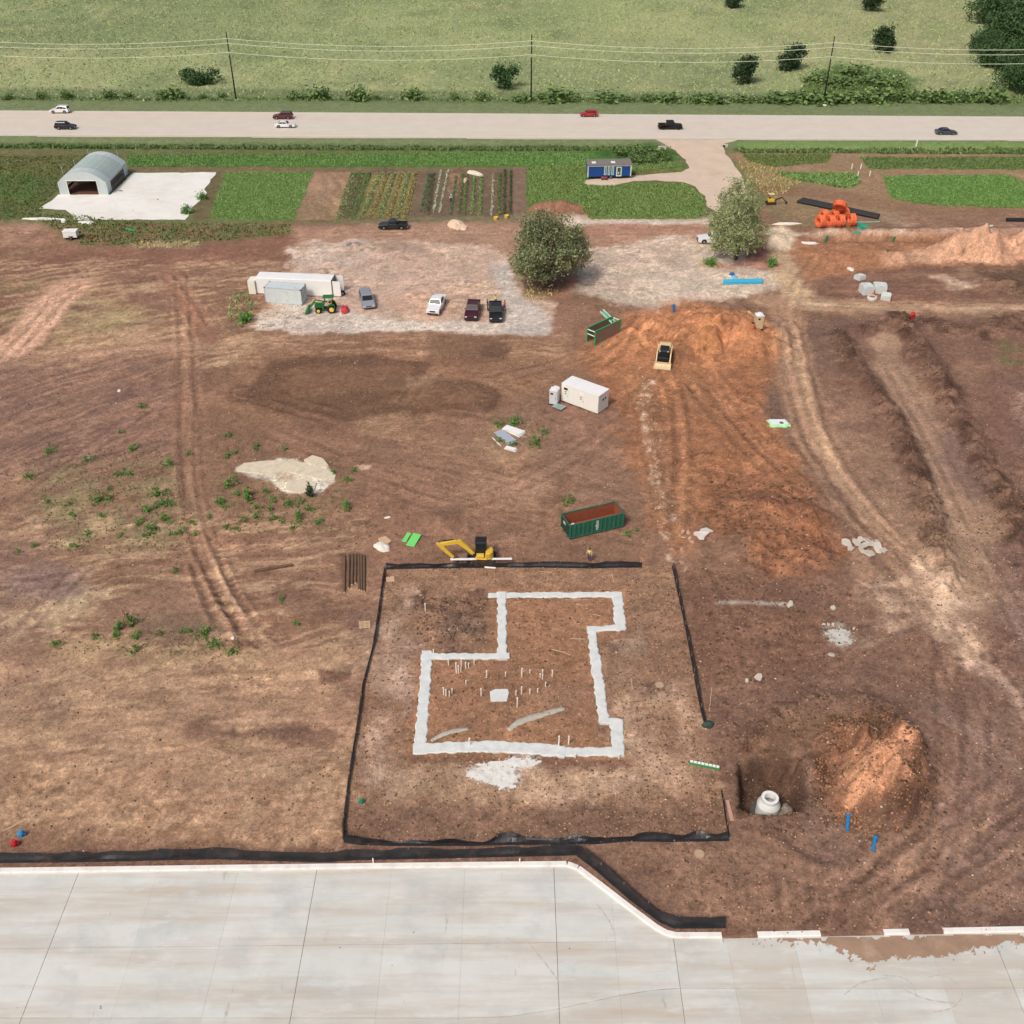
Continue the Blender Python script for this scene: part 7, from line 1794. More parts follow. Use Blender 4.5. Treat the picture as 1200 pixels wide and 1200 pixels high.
silt('black silt fence along the back of the footing lot near the excavator', [(452, 665.5), (520, 664.5), (590, 663.5), (640, 663.5), (690, 664), (752, 663)], .5, seed=1, wav=.12)
silt('black silt fence down the side of the lot by the stacked poles', [(450.5, 666), (444, 715), (437, 760), (426, 800), (419, 850), (410, 905), (402.5, 965), (403, 984)], .5, lean=.06, seed=2, apron=.10, wav=.05)
silt('crumpled shiny black silt fence along the front of the footing lot', [(403, 985), (425, 987.5), (470, 988.5), (520, 988), (560, 988), (600, 986.5), (650, 987), (700, 986), (735, 983), (790, 983.5), (854, 982.5)], .46, lean=.25, seed=3, wav=.3, hvar=.55)
silt('short black silt fence at the front corner of the lot near the pit', [(854, 981), (850, 960), (845.5, 927)], .5, lean=.06, seed=4, apron=.1, wav=.04)
silt('black silt fence down the side of the lot facing the spoil heap', [(788.5, 663), (800, 716), (808.5, 758), (815, 795), (822, 830), (828, 853)], .5, lean=.08, seed=5, apron=.12, wav=.06)
silt('long black silt fence following the kerb and its diagonal bend', [(-160, 1011.5), (0, 1009), (100, 1008), (180, 1006), (250, 1004.5), (330, 1007), (385, 1008), (420, 1005.5), (500, 1004), (600, 1001.5), (676, 1000), (700, 1018), (740, 1053), (775, 1079), (790, 1085.5), (850, 1085)], .70, lean=.22, seed=6, wav=.1, hvar=.18)
x, y, z = at(830, 850); o = lump('fabric_flap', 'bunched dark green fabric at the loose end of the side fence', 'fabric', (x, y, z), (.4, .55, .45), mat('flap_green', (52, 74, 66), rough=.6, var=.2), 8)
def plank(name, label, cat, a, b, w, h, m, group=None, dz=0.0, za=None, zb=None):
    xa, ya, z1 = at(*a); xb, yb, z2 = at(*b); z1 = z1 + (za or 0); z2 = z2 + (zb or 0)
    mb = MB(); mb.bar((0, 0, h / 2 + dz), (xb - xa, yb - ya, z2 - z1 + h / 2 + dz), w, h)
    o = mb.build(name, m, None, bevel=min(w, h) * .15, loc=(xa, ya, z1)); return tag(o, label, cat, group)
plank('timber_beam', 'long white timber lying along the top fence by the excavator', 'timber', (528, 660.5), (600, 659.8), .22, .16, M_white, dz=.5)
plank('timber_beam', 'short white timber lying against the back silt fence', 'timber', (568, 665), (581, 666), .16, .1, M_white)
plank('plank', 'pinkish weathered plank beside the fence corner near the pit', 'plank', (852, 938), (858, 962), .28, .06, mat('plank_pink', (206, 162, 140), rough=.9, var=.15))
plank('plank', 'thin pale lath leaning on the soil by the side fence', 'plank', (834, 806), (831, 834), .06, .04, M_wood)

# ------------------------------------------------------------------ footing, pads, pipes
M_foot = mat('fresh_concrete', (226, 229, 225), rough=.8, var=.1, vscale=1.5, bump=.03, bscale=4, dirt=(200, 204, 202), dscale=.8, damt=.8)
ft = thing('building_footing', 'pale concrete strip footing outlining a stepped building plan', 'footing', (*gp(600, 780), 0), 0)
FX, FY = gp(600, 780)
def beam(a, b, w, k):
    A, B = Vector(gp(*a)), Vector(gp(*b)); d = (B - A).normalized(); nn = Vector((-d.y, d.x)); L = (B - A).length; n = max(3, int(L / .35))
    secs = []; rr = random.Random(k + 50); top = .03 + .004 * k
    for i in range(n + 1):
        p = A.lerp(B, i / n); l = -w / 2 - rr.uniform(-.09, .12); r = w / 2 + rr.uniform(-.09, .12); zz = gz(p.x, p.y)
        secs.append([(p.x + nn.x * l - FX, p.y + nn.y * l - FY, -.25), (p.x + nn.x * (l + .02) - FX, p.y + nn.y * (l + .02) - FY, top - .05), (p.x + nn.x * (l + .1) - FX, p.y + nn.y * (l + .1) - FY, top), (p.x + nn.x * (r - .1) - FX, p.y + nn.y * (r - .1) - FY, top + rr.uniform(0, .004)), (p.x + nn.x * (r - .02) - FX, p.y + nn.y * (r - .02) - FY, top - .05), (p.x + nn.x * r - FX, p.y + nn.y * r - FY, -.25)])
    m = MB(); m.loft(secs); m.build('footing_beam', M_foot, ft)
BE = [((572, 697.5), (729, 696), .82), ((723.5, 694), (727, 738), 1.05), ((729, 735), (688, 737.5), .82), ((693.5, 734), (697, 770), .88), ((697, 766), (702, 805), .95), ((702, 801), (708, 846), .95), ((703, 843.5), (727, 846), .75), ((722, 843), (725, 886), 1.1), ((731, 881), (658, 881), .95), ((662, 880), (575, 874.5), 1.25), ((580, 874.5), (484, 877), 1.2), ((491, 882), (497, 820), 1.05), ((496.5, 824), (501, 763), 1.0), ((493, 769.5), (597, 768.5), .78), ((589, 773), (588, 694), .92)]
for k, (a, b, w) in enumerate(BE): beam(a, b, w, k)
def slab_patch(name, label, cat, pts, z, m, th=.12):
    q = gps(pts); cx = sum(p[0] for p in q) / len(q); cy = sum(p[1] for p in q) / len(q); g = gz(cx, cy)
    mb = MB(); mb.prism([(p[0] - cx, p[1] - cy) for p in q], -th, z, 'z'); o = mb.build(name, m, None, bevel=.02, loc=(cx, cy, g)); return tag(o, label, cat)
slab_patch('concrete_pad', 'small square white concrete pad inside the footing', 'concrete pad', [(574, 811), (580, 808), (595, 808), (596.5, 812), (594, 822), (575, 822.5)], .09, M_foot)
for k, (pl, w) in enumerate((([(505, 868), (520, 860), (535, 856), (549, 854)], .42), ([(596, 856), (606, 847), (620, 842), (640, 836), (662, 830)], .6))):
    q = smooth_line(gps(pl), 2); secs = []; rr = random.Random(k)
    for i, p in enumerate(q):
        d = Vector(q[min(i + 1, len(q) - 1)]) - Vector(q[max(0, i - 1)]); d.normalize(); nn = Vector((-d.y, d.x)); e = math.sin(math.pi * (i + .7) / (len(q) + .4)) ** .5; g = gz(*p)
        ww = w * e * rr.uniform(.8, 1.15) / 2
        secs.append([(p[0] - nn.x * ww * 1.3, p[1] - nn.y * ww * 1.3, g - .05), (p[0] - nn.x * ww, p[1] - nn.y * ww, g + .05), (p[0] + nn.x * ww, p[1] + nn.y * ww, g + .05), (p[0] + nn.x * ww * 1.3, p[1] + nn.y * ww * 1.3, g - .05)])
    m = MB(); m.loft(secs); o = m.build('concrete_smear', mat('thin_slurry', (190, 184, 170), rough=.9, var=.14, vscale=3), None, smooth=True); tag(o, ('short', 'long')[k] + ' curved smear of grey concrete slurry inside the footing', 'slurry')
def spill(name, label, cat, poly, m, seed, feather=.5):
    q = gps(poly); xs = [p[0] for p in q]; ys = [p[1] for p in q]
    ax = np.arange(min(xs) - 1, max(xs) + 1, .09); ay = np.arange(min(ys) - 1, max(ys) + 1, .09); A, B = np.meshgrid(ax, ay)
    d = sdf(A.ravel() + .5 * fbm(A.ravel() / 1.1, B.ravel() / 1.1, 4, seed, .75), B.ravel() + .5 * fbm(A.ravel() / 1.1, B.ravel() / 1.1, 4, seed + 3, .75), q).reshape(A.shape)
    k_ = (d + feather * 1.1 * fbm(A / .5, B / .4, 3, seed + 5, .85) < -.05)
    ii = np.arange(A.size).reshape(A.shape); fc = np.stack([ii[:-1, :-1], ii[:-1, 1:], ii[1:, 1:], ii[1:, :-1]], 2)[k_[:-1, :-1] & k_[1:, 1:]].reshape(-1, 4)
    us = np.unique(fc); rm = np.full(A.size, -1); rm[us] = np.arange(len(us)); X_, Y_ = A.ravel()[us], B.ravel()[us]
    o = np_mesh(name, np.stack([X_, Y_, terrain(X_, Y_) + .035], 1), rm[fc], m, smooth=True); return tag(o, label, None, None, 'structure')
M_chalk = mat('concrete_washout', (236, 234, 226), rough=.95, var=.10, vscale=2.5, bump=.02, bscale=8, dirt=(196, 170, 146), dscale=1.4, damt=.75)
spill('concrete_washout', 'white concrete washout spilled in front of the footing', 'washout', [(543, 907), (560, 896), (580, 889), (612, 886), (636, 889), (628, 897), (608, 903), (612, 915), (598, 927), (575, 922)], M_chalk, 711, .55)
spill('concrete_washout', 'pale grey-white washout on brown soil below the haul road', 'washout', [(964, 738), (984, 735), (1002, 742), (996, 755), (974, 756)], mat('washout_grey', (206, 206, 196), rough=.95, var=.1, vscale=3, dirt=(150, 120, 98), dscale=1.5, damt=.9), 731, .9)
M_pvc = mat('pvc_white', (254, 246, 234), rough=.4, var=.03)
for (zx, t0, t1) in ((211, 378, 412), (253, 400, 455), (265, 415, 455), (281, 380, 420), (277, 425, 450), (304, 398, 432), (320, 402, 428), (350, 385, 410), (306, 495, 520), (184, 535, 572), (197, 545, 580), (215, 555, 585), (231, 540, 568), (387, 540, 580), (417, 443, 480), (519, 450, 475), (608, 430, 475), (651, 437, 460), (719, 437, 460), (706, 460, 480), (719, 465, 490), (771, 440, 475), (736, 505, 530), (576, 550, 575), (606, 530, 568), (650, 543, 568), (693, 540, 560), (582, 590, 640), (325, 808, 850), (806, 798, 850), (860, 798, 840), (86, 80, 120), (895, 895, 915), (1133, 895, 920), (130, 330, 350)):
    x, y, z = at(480 + zx * .21667, 690 + t1 * .21667); hh = (t1 - t0) * .21667 / 9.2; r = .05 if hh < .8 else .06
    m = MB(); m.cyl((0, 0, -.15), (random.uniform(-.03, .03), random.uniform(-.03, .03), hh), r, n=8); m.cyl((0, 0, hh * .93), (0, 0, hh + .02), r * 1.25, n=8)
    o = m.build('pipe_stub', M_pvc, None, loc=(x, y, z)); tag(o, 'white plastic pipe stub standing up out of the footing soil', 'pipe', 'pipe stubs inside the footing')
# reinforcing scraps, laths
for a, b, k in (((668, 748.5), (685, 749), 0), ((646, 761), (660, 764), 1), ((660, 764), (668, 768), 2), ((670, 723), (673, 729), 3), ((695, 720), (704, 722), 4), ((672, 703), (690, 703), 5), ((675, 708), (684, 710), 6), ((602, 706), (611, 705), 7), ((633, 670), (646, 671), 8), ((717, 672), (719, 682), 9), ((740, 795), (741, 808), 10)):
    plank('lath_scrap', 'pale offcut of lath lying on the soil inside the fenced lot', 'lath', a, b, .07, .04, M_wood, 'laths lying about the lot')
# round covers
for px, py, lb in ((773, 803, 'round concrete cover set in the soil inside the fenced lot'), (819.5, 1001, 'round tan concrete cover in the soil near the kerb bend')):
    x, y, z = at(px, py); t = thing('manhole_cover', lb, 'cover', (x, y, z), 0)
    m = MB(); m.cyl((0, 0, -.1), (0, 0, .07), .42, n=24); m.build('ring', mat('cover_concrete', (178, 150, 124), rough=.9, var=.1), t, bevel=.02)
    m = MB(); m.cyl((0, 0, .04), (0, 0, .085), .34, n=24); m.build('lid', mat('cover_lid', (192, 164, 136), rough=.9, var=.1), t)
# manhole cone in the pit
x, y = gp(899, 950, -1.9); z = -2.3
t = thing('precast_manhole', 'white precast manhole cone standing in an open pit', 'manhole', (x, y, z), 0)
n = 28
def ringz(rr, zz): return [(rr * math.cos(6.28318 * k / n), rr * math.sin(6.28318 * k / n), zz) for k in range(n)]
M_pre = mat('precast_white', (240, 240, 236), rough=.7, var=.05, vscale=2, dirt=(200, 190, 176), dscale=1.5, damt=.35)
m = MB(); m.loft([ringz(.95, 0), ringz(.95, 1.2), ringz(.95, 1.3), ringz(.70, 1.82), ringz(.70, 2.1), ringz(.45, 2.1), ringz(.45, 1.5), ringz(.75, 1.0), ringz(.75, .1)], cap=False); m.build('cone', M_pre, t, smooth=False)
m = MB(); m.loft([ringz(.735, 1.94), ringz(.735, 2.06)], cap=False); m.build('collar', M_pre, t)
m = MB(); m.cyl((0, 0, .1), (0, 0, .12), .74, n=n); m.build('sump', M_dark, t)
m = MB(); m.cyl((0, 0, -.15), (0, 0, .12), 1.35, n=28); m.build('base_ring', mat('base_grey', (92, 88, 84), rough=.8, var=.15), t)
x, y = gp(922, 952, -1.9); lump('concrete_lump', 'rough grey concrete lump in the pit beside the white manhole', 'rubble', (x, y, -2.3), (.7, .7, 1.2), mat('lump_grey', (150, 136, 120), rough=.95, var=.3, vscale=3, bump=.08, bscale=4), 12)
# blue stub pipes by the spoil heap
M_bp = mat('pipe_blue', (36, 138, 204), rough=.4, var=.06)
for a, b, lb in (((992.5, 974), (993.5, 957), 'short blue pipe sticking up at the foot of the spoil heap'), ((1022.5, 997.5), (1025.5, 983), 'short blue pipe lying in the tracks below the spoil heap')):
    xa, ya, za = at(*a); xb, yb, zb = at(*b); t = thing('blue_pipe', lb, 'pipe', (xa, ya, za), 0)
    e = Vector((xb - xa, yb - ya, zb - za + .25)); m = MB(); m.cyl((0, 0, .12), e, .13, n=12); m.build('barrel', M_bp, t, smooth=False); m = MB(); m.cyl(e * .84, e * 1.0, .17, n=12); m.build('socket', M_bp, t)
# ------------------------------------------------------------------ pipes and small stores
M_coil = mat('coil_orange', (244, 122, 78), rough=.5, var=.12, vscale=2.5); 
def coil(px, py, ax, R=1.12, r=.52, w=.95, dz=0.0, label='', tilt=0.0):
    x, y, z = at(px, py)
    n, mseg = 28, 8
    t = thing('pipe_coil', label, 'pipe coil', (x, y, z + dz), ax, 'coils of orange corrugated pipe')
    # rings of wound pipe: axis along local x
    rp = .16
    for k, (rr, xo) in enumerate(((R - rp, -.33), (R - rp, 0), (R - rp, .33), (R - rp * 2.7, -.33), (R - rp * 2.7, .33), (R - rp * 2.7, 0))):
        if rr < r - .3: continue
        V = []; Fq = []
        for i in range(n):
            a = 6.28318 * i / n; q = rp * (1.0 + (.10 if i % 2 else -.05))
            for j in range(mseg):
                b = 6.28318 * j / mseg; rad = rr + q * math.cos(b)
                p = Vector((xo + q * math.sin(b), rad * math.cos(a), rad * math.sin(a)))
                p = Matrix.Rotation(tilt, 3, 'Y') @ p
                V.append((p.x, p.y, p.z + (R * math.cos(tilt) + .4 * abs(math.sin(tilt)))))
                Fq.append((i * mseg + j, i * mseg + (j + 1) % mseg, ((i + 1) % n) * mseg + (j + 1) % mseg, ((i + 1) % n) * mseg + j))
        m = MB(); m.add(V, Fq); m.build('winding', M_coil, t, smooth=False, fix=False)
base = 'coil of orange corrugated pipe '
coil(960, 267.5, math.radians(200), label=base + 'at the near left of the heap showing its hollow core')
coil(972.5, 267, math.radians(190), label=base + 'second in the near row of the heap')
coil(984, 265.5, math.radians(188), label=base + 'third in the near row of the heap')
coil(997, 264.5, math.radians(184), R=1.15, label=base + 'at the end of the row beside the green pipe')
coil(964.5, 258, math.radians(200), R=1.0, label=base + 'behind the near row at the short end of the heap')
coil(977, 257.5, math.radians(195), R=1.0, label=base + 'in the middle of the back row of the heap')
coil(988, 256.5, math.radians(205), R=1.1, label=base + 'at the back of the heap beside the black pipes')
coil(981, 259, math.radians(245), R=1.25, dz=1.75, tilt=.75, label=base + 'lying tilted on top of the heap')
def pipe(name, label, a, b, r, m, group=None, dz=0.0, n=12, bell=False):
    xa, ya, za = at(*a); xb, yb, zb = at(*b); L = Vector((xb - xa, yb - ya, zb - za)); t = thing(name, label, 'pipe', (xa, ya, za + r + dz), 0, group)
    q = MB(); nn = L.normalized()
    M3 = nn.to_track_quat('Z', 'Y').to_matrix(); secs = []
    for c, rr in ((Vector((0, 0, 0)), r), (L, r), (L, r * .84), (Vector((0, 0, 0)), r * .84)): secs.append([c + M3 @ Vector((rr * math.cos(6.28318 * k / n), rr * math.sin(6.28318 * k / n), 0)) for k in range(n)])
    secs.append(secs[0]); q.loft(secs, cap=False); q.build('barrel', m, t, smooth=False)
    if bell: q = MB(); q.cyl(L * .0, nn * .35, r * 1.18, n=n, cap=False); q.build('bell_end', m, t)
    return t
M_blkp = mat('pipe_black', (36, 38, 40), rough=.5, var=.1)
for k in range(4): pipe('black_pipe', 'long black plastic pipe in the bundle behind the orange coils', (934 + 2.0 * k, 237.5 - 1.1 * k), (1029 + .5 * k, 257 - 1.1 * k), .26, M_blkp, 'black pipes behind the orange coils')
for k in range(2): pipe('black_pipe', 'long black plastic pipe lying on brown soil right of the crop block', (1179, 259.5 - 1.4 * k), (1245, 260 - 1.4 * k), .24, M_blkp, 'black pipes right of the crop block')
pipe('green_pipe', 'thin pale green pipe beside the orange coils', (1002, 261), (1031, 260.5), .09, mat('pipe_pale_green', (150, 206, 186), rough=.4))
M_teal = mat('teal_sheet', (34, 160, 128), rough=.6, var=.15, vscale=3)
for k, (px, py, sx, sy) in enumerate(((1008, 268, 1.3, .6), (1013, 265, 1.5, .5), (1005, 271, .8, .35))):
    x, y, z = at(px, py); lump('teal_sheeting', ('crumpled', 'folded', 'small torn')[k] + ' teal sheeting on the ground beside the orange coils', 'sheeting', (x, y, z), (sx, sy, .3), M_teal, 20 + k)
for k, (px, py) in enumerate(((967.5, 282), (1046.5, 282), (1148, 282))):
    x, y, z = at(px, py); m = MB(); m.box((0, 0, .55), (.45, .10, 1.5)); o = m.build('marker_board', mat('marker_green', (48, 150, 96), rough=.6, var=.1), None, bevel=.01, loc=(x, y, z)); o.rotation_euler = (.1, .1, .3); tag(o, 'upright green marker board on the edge of the spoil trench', 'marker', 'green markers along the trench')
x, y, z = at(922, 263); o = lump('white_sheeting', 'long strip of white sheeting left of the orange coils', 'sheeting', (x, y, z), (2.6, .5, .35), M_bag, 31); o.rotation_euler = (0, 0, .05)
x, y, z = at(946, 285); o = lump('white_sheeting', 'flat white slab at the trench edge below the orange coils', 'sheeting', (x, y, z), (1.9, .5, .25), M_bag, 33); o.rotation_euler = (0, 0, -.08)
x, y, z = at(1159, 265); o = lump('white_sheeting', 'pale green-white sheet on soil beyond the spoil trench', 'sheeting', (x, y, z), (1.0, .4, .15), mat('sheet_mint', (200, 226, 196), rough=.7), 35)
# blue pipes by the willow
M_aqua = mat('pipe_aqua', (70, 184, 220), rough=.35, var=.06)
for k in range(6): pipe('aqua_pipe', 'light blue plastic pipe in the bundle below the feathery tree', (847 + .4 * (k % 3), 333.5 - 1.25 * (k % 3)), (893 + .3 * (k % 3), 332.5 - 1.25 * (k % 3)), .15, M_aqua, 'light blue pipes below the feathery tree', dz=.26 * (k // 3) * 1.0)
for k, (px, py) in enumerate(((858, 322), (861, 325.5))):
    x, y, z = at(px, py); o = lump('fitting_bag', ('dark blue', 'pale blue') [k] + ' bag of fittings beside the light blue pipes', 'bag', (x, y, z), (.55, .45, .4), mat('bag_blue%d' % k, ((40, 96, 160), (130, 190, 220))[k], rough=.6, var=.15), 40 + k)
x, y, z = at(789.5, 366); t = thing('blue_pipe', 'upright blue pipe piece on the orange bank above the loader', 'pipe', (x, y, z), .2); m = MB(); m.cyl((0, 0, 0), (-.1, 0, 1.2), .22, n=12); m.build('barrel', mat('pipe_blue2', (64, 124, 196), rough=.4, var=.1), t); m = MB(); m.cyl((-.1, 0, 1.2), (-.11, 0, 1.3), .27, n=12); m.build('rim', M_bp, t)
# precast boxes
M_cb = mat('precast_grey', (216, 222, 218), rough=.8, var=.06, vscale=2, dirt=(176, 170, 158), dscale=1.5, damt=.4)
def precast(px, py, sx, sy, h, rz, label, hole=True, tilt=0.0):
    x, y, z = at(px, py); t = thing('precast_box', label, 'concrete box', (x, y, z - .03), rz, 'precast concrete boxes')
    t.rotation_euler = (tilt, 0, rz); w = .16
    for nm, c, d in (('wall', (0, -sy / 2 + w / 2, h / 2), (sx, w, h)), ('wall', (0, sy / 2 - w / 2, h / 2), (sx, w, h)), ('wall', (-sx / 2 + w / 2, 0, h / 2), (w, sy - 2 * w, h)), ('wall', (sx / 2 - w / 2, 0, h / 2), (w, sy - 2 * w, h))): MB().box(c, d).build(nm, M_cb, t, bevel=.02)
    n = 20; m = MB(); inn = [(.36 * min(sx, sy) * math.cos(6.28318 * k / n), .36 * min(sx, sy) * math.sin(6.28318 * k / n)) for k in range(n)]
    def sq(a): c, s = math.cos(a), math.sin(a); q = max(abs(c), abs(s)); return (sx / 2 * c / q, sy / 2 * s / q)
    outr = [sq(6.28318 * k / n + .0001) for k in range(n)]
    m.loft([[(a, b, h + .13) for a, b in inn], [(a, b, h + .13) for a, b in outr], [(a, b, h + .003) for a, b in outr], [(a, b, h + .003) for a, b in inn], [(a, b, h + .13) for a, b in inn]], cap=False); m.build('top_slab', M_cb, t)
    m = MB(); m.cyl((0, 0, h - .3), (0, 0, h + .04), .35 * min(sx, sy), n=n); m.build('lid' if hole else 'plug', M_cb, t)
    return t
precast(1014.5, 343, 1.75, 1.9, 1.25, .15, 'tall pale precast concrete box with a slot in its lid')
precast(1030, 341.5, 2.0, 1.9, 1.15, -.15, 'large pale precast concrete box with a round lid')
precast(1037.5, 350.5, 1.5, 1.3, .8, -.35, 'low tilted precast concrete box beside the large one', tilt=.15)
precast(1007.5, 327, 1.5, 1.3, .6, .5, 'open pale precast frame behind the tall concrete box', tilt=-.12)
x, y, z = at(1021.5, 351); t = thing('concrete_collar', 'round pale concrete collar with orange clay in it', 'concrete collar', (x, y, z), 0); n = 20
m = MB(); m.loft([ringz(.72, 0), ringz(.8, .3), ringz(.72, .55), ringz(.5, .55), ringz(.5, .1)], cap=False); m.build('ring', M_cb, t); m = MB(); m.cyl((0, 0, .1), (0, 0, .5), .5, .46, n=16); m.build('clay_fill', mat('clay_orange', (190, 104, 58), rough=.9, var=.15), t)
x, y, z = at(1021.5, 344.5); lump('clay_block', 'orange clay lump between the precast concrete boxes', 'clay', (x, y, z), (.6, .5, .6), mat('clay_orange', (190, 104, 58)), 51)
x, y, z = at(997, 316); lump('rubble_scrap', 'pale broken scrap on the slope behind the precast boxes', 'rubble', (x, y, z), (.8, .5, .3), M_bag, 52)
# rubble heap of broken slabs
def rubble(name, label, cat, chunks, m, seed, group=None):
    rr = random.Random(seed); x0, y0, z0 = at(*chunks[0][:2]); t = thing(name, label, cat, (x0, y0, z0), 0, group)
    for (px, py, s, dz) in chunks:
        x, y, z = at(px, py); k = rr.randint(5, 7); pts = []
        for i in range(k): a = 6.28318 * i / k + rr.uniform(-.3, .3); q = s * rr.uniform(.7, 1.15); pts.append((q * math.cos(a), q * .75 * math.sin(a)))
        mb = MB(); mb.prism(pts, 0, rr.uniform(.12, .2), 'z')
        o = mb.build('chunk', m, t, bevel=.015, loc=(x - x0, y - y0, z - z0 + dz)); o.rotation_euler = (rr.uniform(-.3, .3), rr.uniform(-.3, .3), rr.uniform(0, 6))
    return t
M_rub = mat('rubble_concrete', (206, 196, 182), rough=.9, var=.12, vscale=2.5, bump=.02, bscale=8)
rubble('rubble_heap', 'heap of broken pale concrete slabs beside the haul road', 'rubble', [(1012, 641, .8, .15), (1004, 638, .7, .2), (1020, 640, .8, .25), (1028, 643, .8, .1), (992, 637, .75, .05), (997, 644, .5, .05), (1010, 646, .55, .05), (1018, 649, .7, .02), (1034, 646, .7, .05), (1027, 636, .5, .1), (1008, 635, .5, .3), (1015, 637, .6, .35), (1001, 634, .4, .1)], M_rub, 61)
rubble('broken_slab', 'broken white concrete slab beside the orange spoil', 'rubble', [(823, 627, 1.0, .05), (826, 624, .9, .15), (820, 630, .7, .1), (817, 626, .5, .0)], mat('rubble_white', (232, 224, 212), rough=.85, var=.08), 62)
rubble('rubble_scatter', 'small scatter of tan broken stone left of the white slab', 'rubble', [(806, 625, .35, 0), (802, 630, .4, 0), (808, 632, .3, 0), (811, 636, .3, 0), (800, 624, .3, 0)], mat('rubble_tan', (200, 170, 144), rough=.9, var=.12), 63)
rubble('rubble_scatter', 'three white blocks in a row on the white spill', 'rubble', [(965, 732, .22, 0), (970.5, 732.5, .24, 0), (976, 733, .24, 0)], M_rub, 64)
rubble('rubble_scatter', 'couple of pale stones near the broken end of the side fence', 'rubble', [(889, 794, .5, 0), (875, 798, .25, 0)], M_rub, 65)
rubble('rubble_scatter', 'pale stones by the upper white spill streak', 'rubble', [(926, 709, .5, 0), (976, 713, .35, 0), (975, 768, .4, 0)], M_rub, 66)
# white rock plates
M_rock = mat('limestone_plate', (226, 212, 188), rough=.9, var=.1, vscale=1.2, bump=.05, bscale=4, dirt=(190, 160, 124), dscale=.8, damt=.5)
slab_patch('rock_plate', 'flat pale limestone plate at the lower edge of the rock patch', 'rock', [(338, 563), (360, 562.5), (371, 566), (368, 576), (352, 578.5), (334, 574)], .14, M_rock)
slab_patch('rock_plate', 'long flat pale limestone outcrop across the weedy soil', 'rock', [(277, 549), (286, 543), (312, 540), (340, 540), (358, 543), (378, 549), (394, 556), (392, 562), (374, 561), (352, 556), (334, 552), (316, 556), (300, 554), (280, 553)], .12, M_rock)
slab_patch('rock_plate', 'small pale limestone knob at the back of the rock patch', 'rock', [(356, 540), (366, 534.5), (378, 538), (385, 546), (370, 547)], .2, M_rock)
x, y, z = at(535.5, 265.5); lump('gravel_heap', 'small heap of pale gravel beside the garden edge', 'gravel heap', (x, y, z), (2.3, 1.5, .9), mat('gravel_cream', (236, 206, 176), rough=.95, var=.1, vscale=2, bump=.05, bscale=5), 71)
x, y, z = at(102, 261); lump('gravel_heap', 'tiny white stone spill on the lower edge of the stone pad', 'gravel heap', (x, y, z), (1.6, .8, .3), M_pad, 72)
x, y, z = at(50, 257); o = lump('gravel_heap', 'long low white stone windrow left of the small white trailer', 'gravel heap', (x, y, z), (4.2, .5, .3), M_pad, 73); o.rotation_euler = (0, 0, 0)
x, y, z = at(75, 260); lump('white_tank', 'small rounded white tank beside the white stone windrow', 'tank', (x, y, z), (.5, .45, .6), M_white, 74)
x, y, z = at(153, 270); lump('green_tarp', 'small bright green tarp in the weeds below the stone pad', 'tarp', (x, y, z), (1.2, .4, .4), mat('tarp_green', (50, 150, 90), rough=.6, var=.15), 75)
x, y, z = at(106, 280); lump('red_can', 'small dull red can in the weeds beside the small trailer', 'can', (x, y, z), (.35, .3, .35), mat('can_red', (150, 56, 44), rough=.6), 76)
# stacked poles, pallets, sheets
for k, (xa, ya, xb, yb) in enumerate(((404, 652, 403.5, 695), (409, 651, 408.5, 690), (413.5, 650.5, 412.5, 686), (417, 650.5, 416.8, 684), (420.5, 651, 421.2, 692), (423.6, 651, 424, 693), (426.8, 652, 427, 694))):
    X1, Y1, Z1 = at(xa, ya); X2, Y2, Z2 = at(xb, yb); t = thing('timber_pole', 'long dark brown timber pole lying in the row beside the lot fence', 'pole', (X1, Y1, Z1 + .1), 0, 'dark timber poles beside the lot')
    m = MB(); m.cyl((0, 0, 0), (X2 - X1, Y2 - Y1, Z2 - Z1), .14, .12, 10); m.build('shaft', M_wood_d, t, smooth=False); e = Vector((X2 - X1, Y2 - Y1, Z2 - Z1)); m = MB(); m.cyl(e, e * 1.004, .10, n=10); m.build('cut_end', M_wood, t)
def pallet(px, py, rz, label, s=1.1):
    x, y, z = at(px, py); t = thing('pallet', label, 'pallet', (x, y, z), rz)
    for k in range(5): MB().box((0, -.45 + .225 * k, .13), (s, .13, .025)).build('deck_board', M_wood, t)
    for k in range(3): MB().box((-.45 + .45 * k, 0, .06), (.09, 1.0, .11)).build('stringer', M_wood, t)
pallet(427.5, 733, .15, 'broken pale wooden pallet beside the side fence of the lot')
slab_patch('cardboard', 'flat tan cardboard sheet inside the back corner of the lot', 'cardboard', [(452, 676), (462, 675), (462.5, 681), (453, 682)], .05, mat('cardboard', (214, 178, 146), rough=.9, var=.06))
M_lime = mat('lime_sheet', (120, 224, 120), rough=.5, var=.05)
def leaning(name, label, cat, px, py, lx, ly, rz, tilt, m, th=.05, lift=.1):
    x, y, z = at(px, py); mb = MB(); mb.box((0, 0, 0), (lx, ly, th)); o = mb.build(name, m, None, bevel=.01, loc=(x, y, z + lift)); o.rotation_euler = (tilt[0], tilt[1], rz); return tag(o, label, cat)
leaning('green_board', 'large bright lime green board lying on soil near the excavator', 'board', 485, 634, .95, 2.0, -.35, (.12, 0), M_lime, lift=.16)
leaning('green_board', 'narrow lime green board beside the larger lime board', 'board', 476.5, 630.5, .5, 1.5, -.35, (.1, 0), M_lime, lift=.12)
x, y, z = at(448, 641); lump('white_sheeting', 'crumpled white sheeting heap near the stacked poles', 'sheeting', (x, y, z), (1.0, .7, .35), M_bag, 81)
slab_patch('cardboard', 'tan cardboard behind the crumpled white sheeting heap', 'cardboard', [(443, 632), (452, 629), (459, 635), (455, 638), (446, 637)], .12, mat('cardboard', (214, 178, 146)))
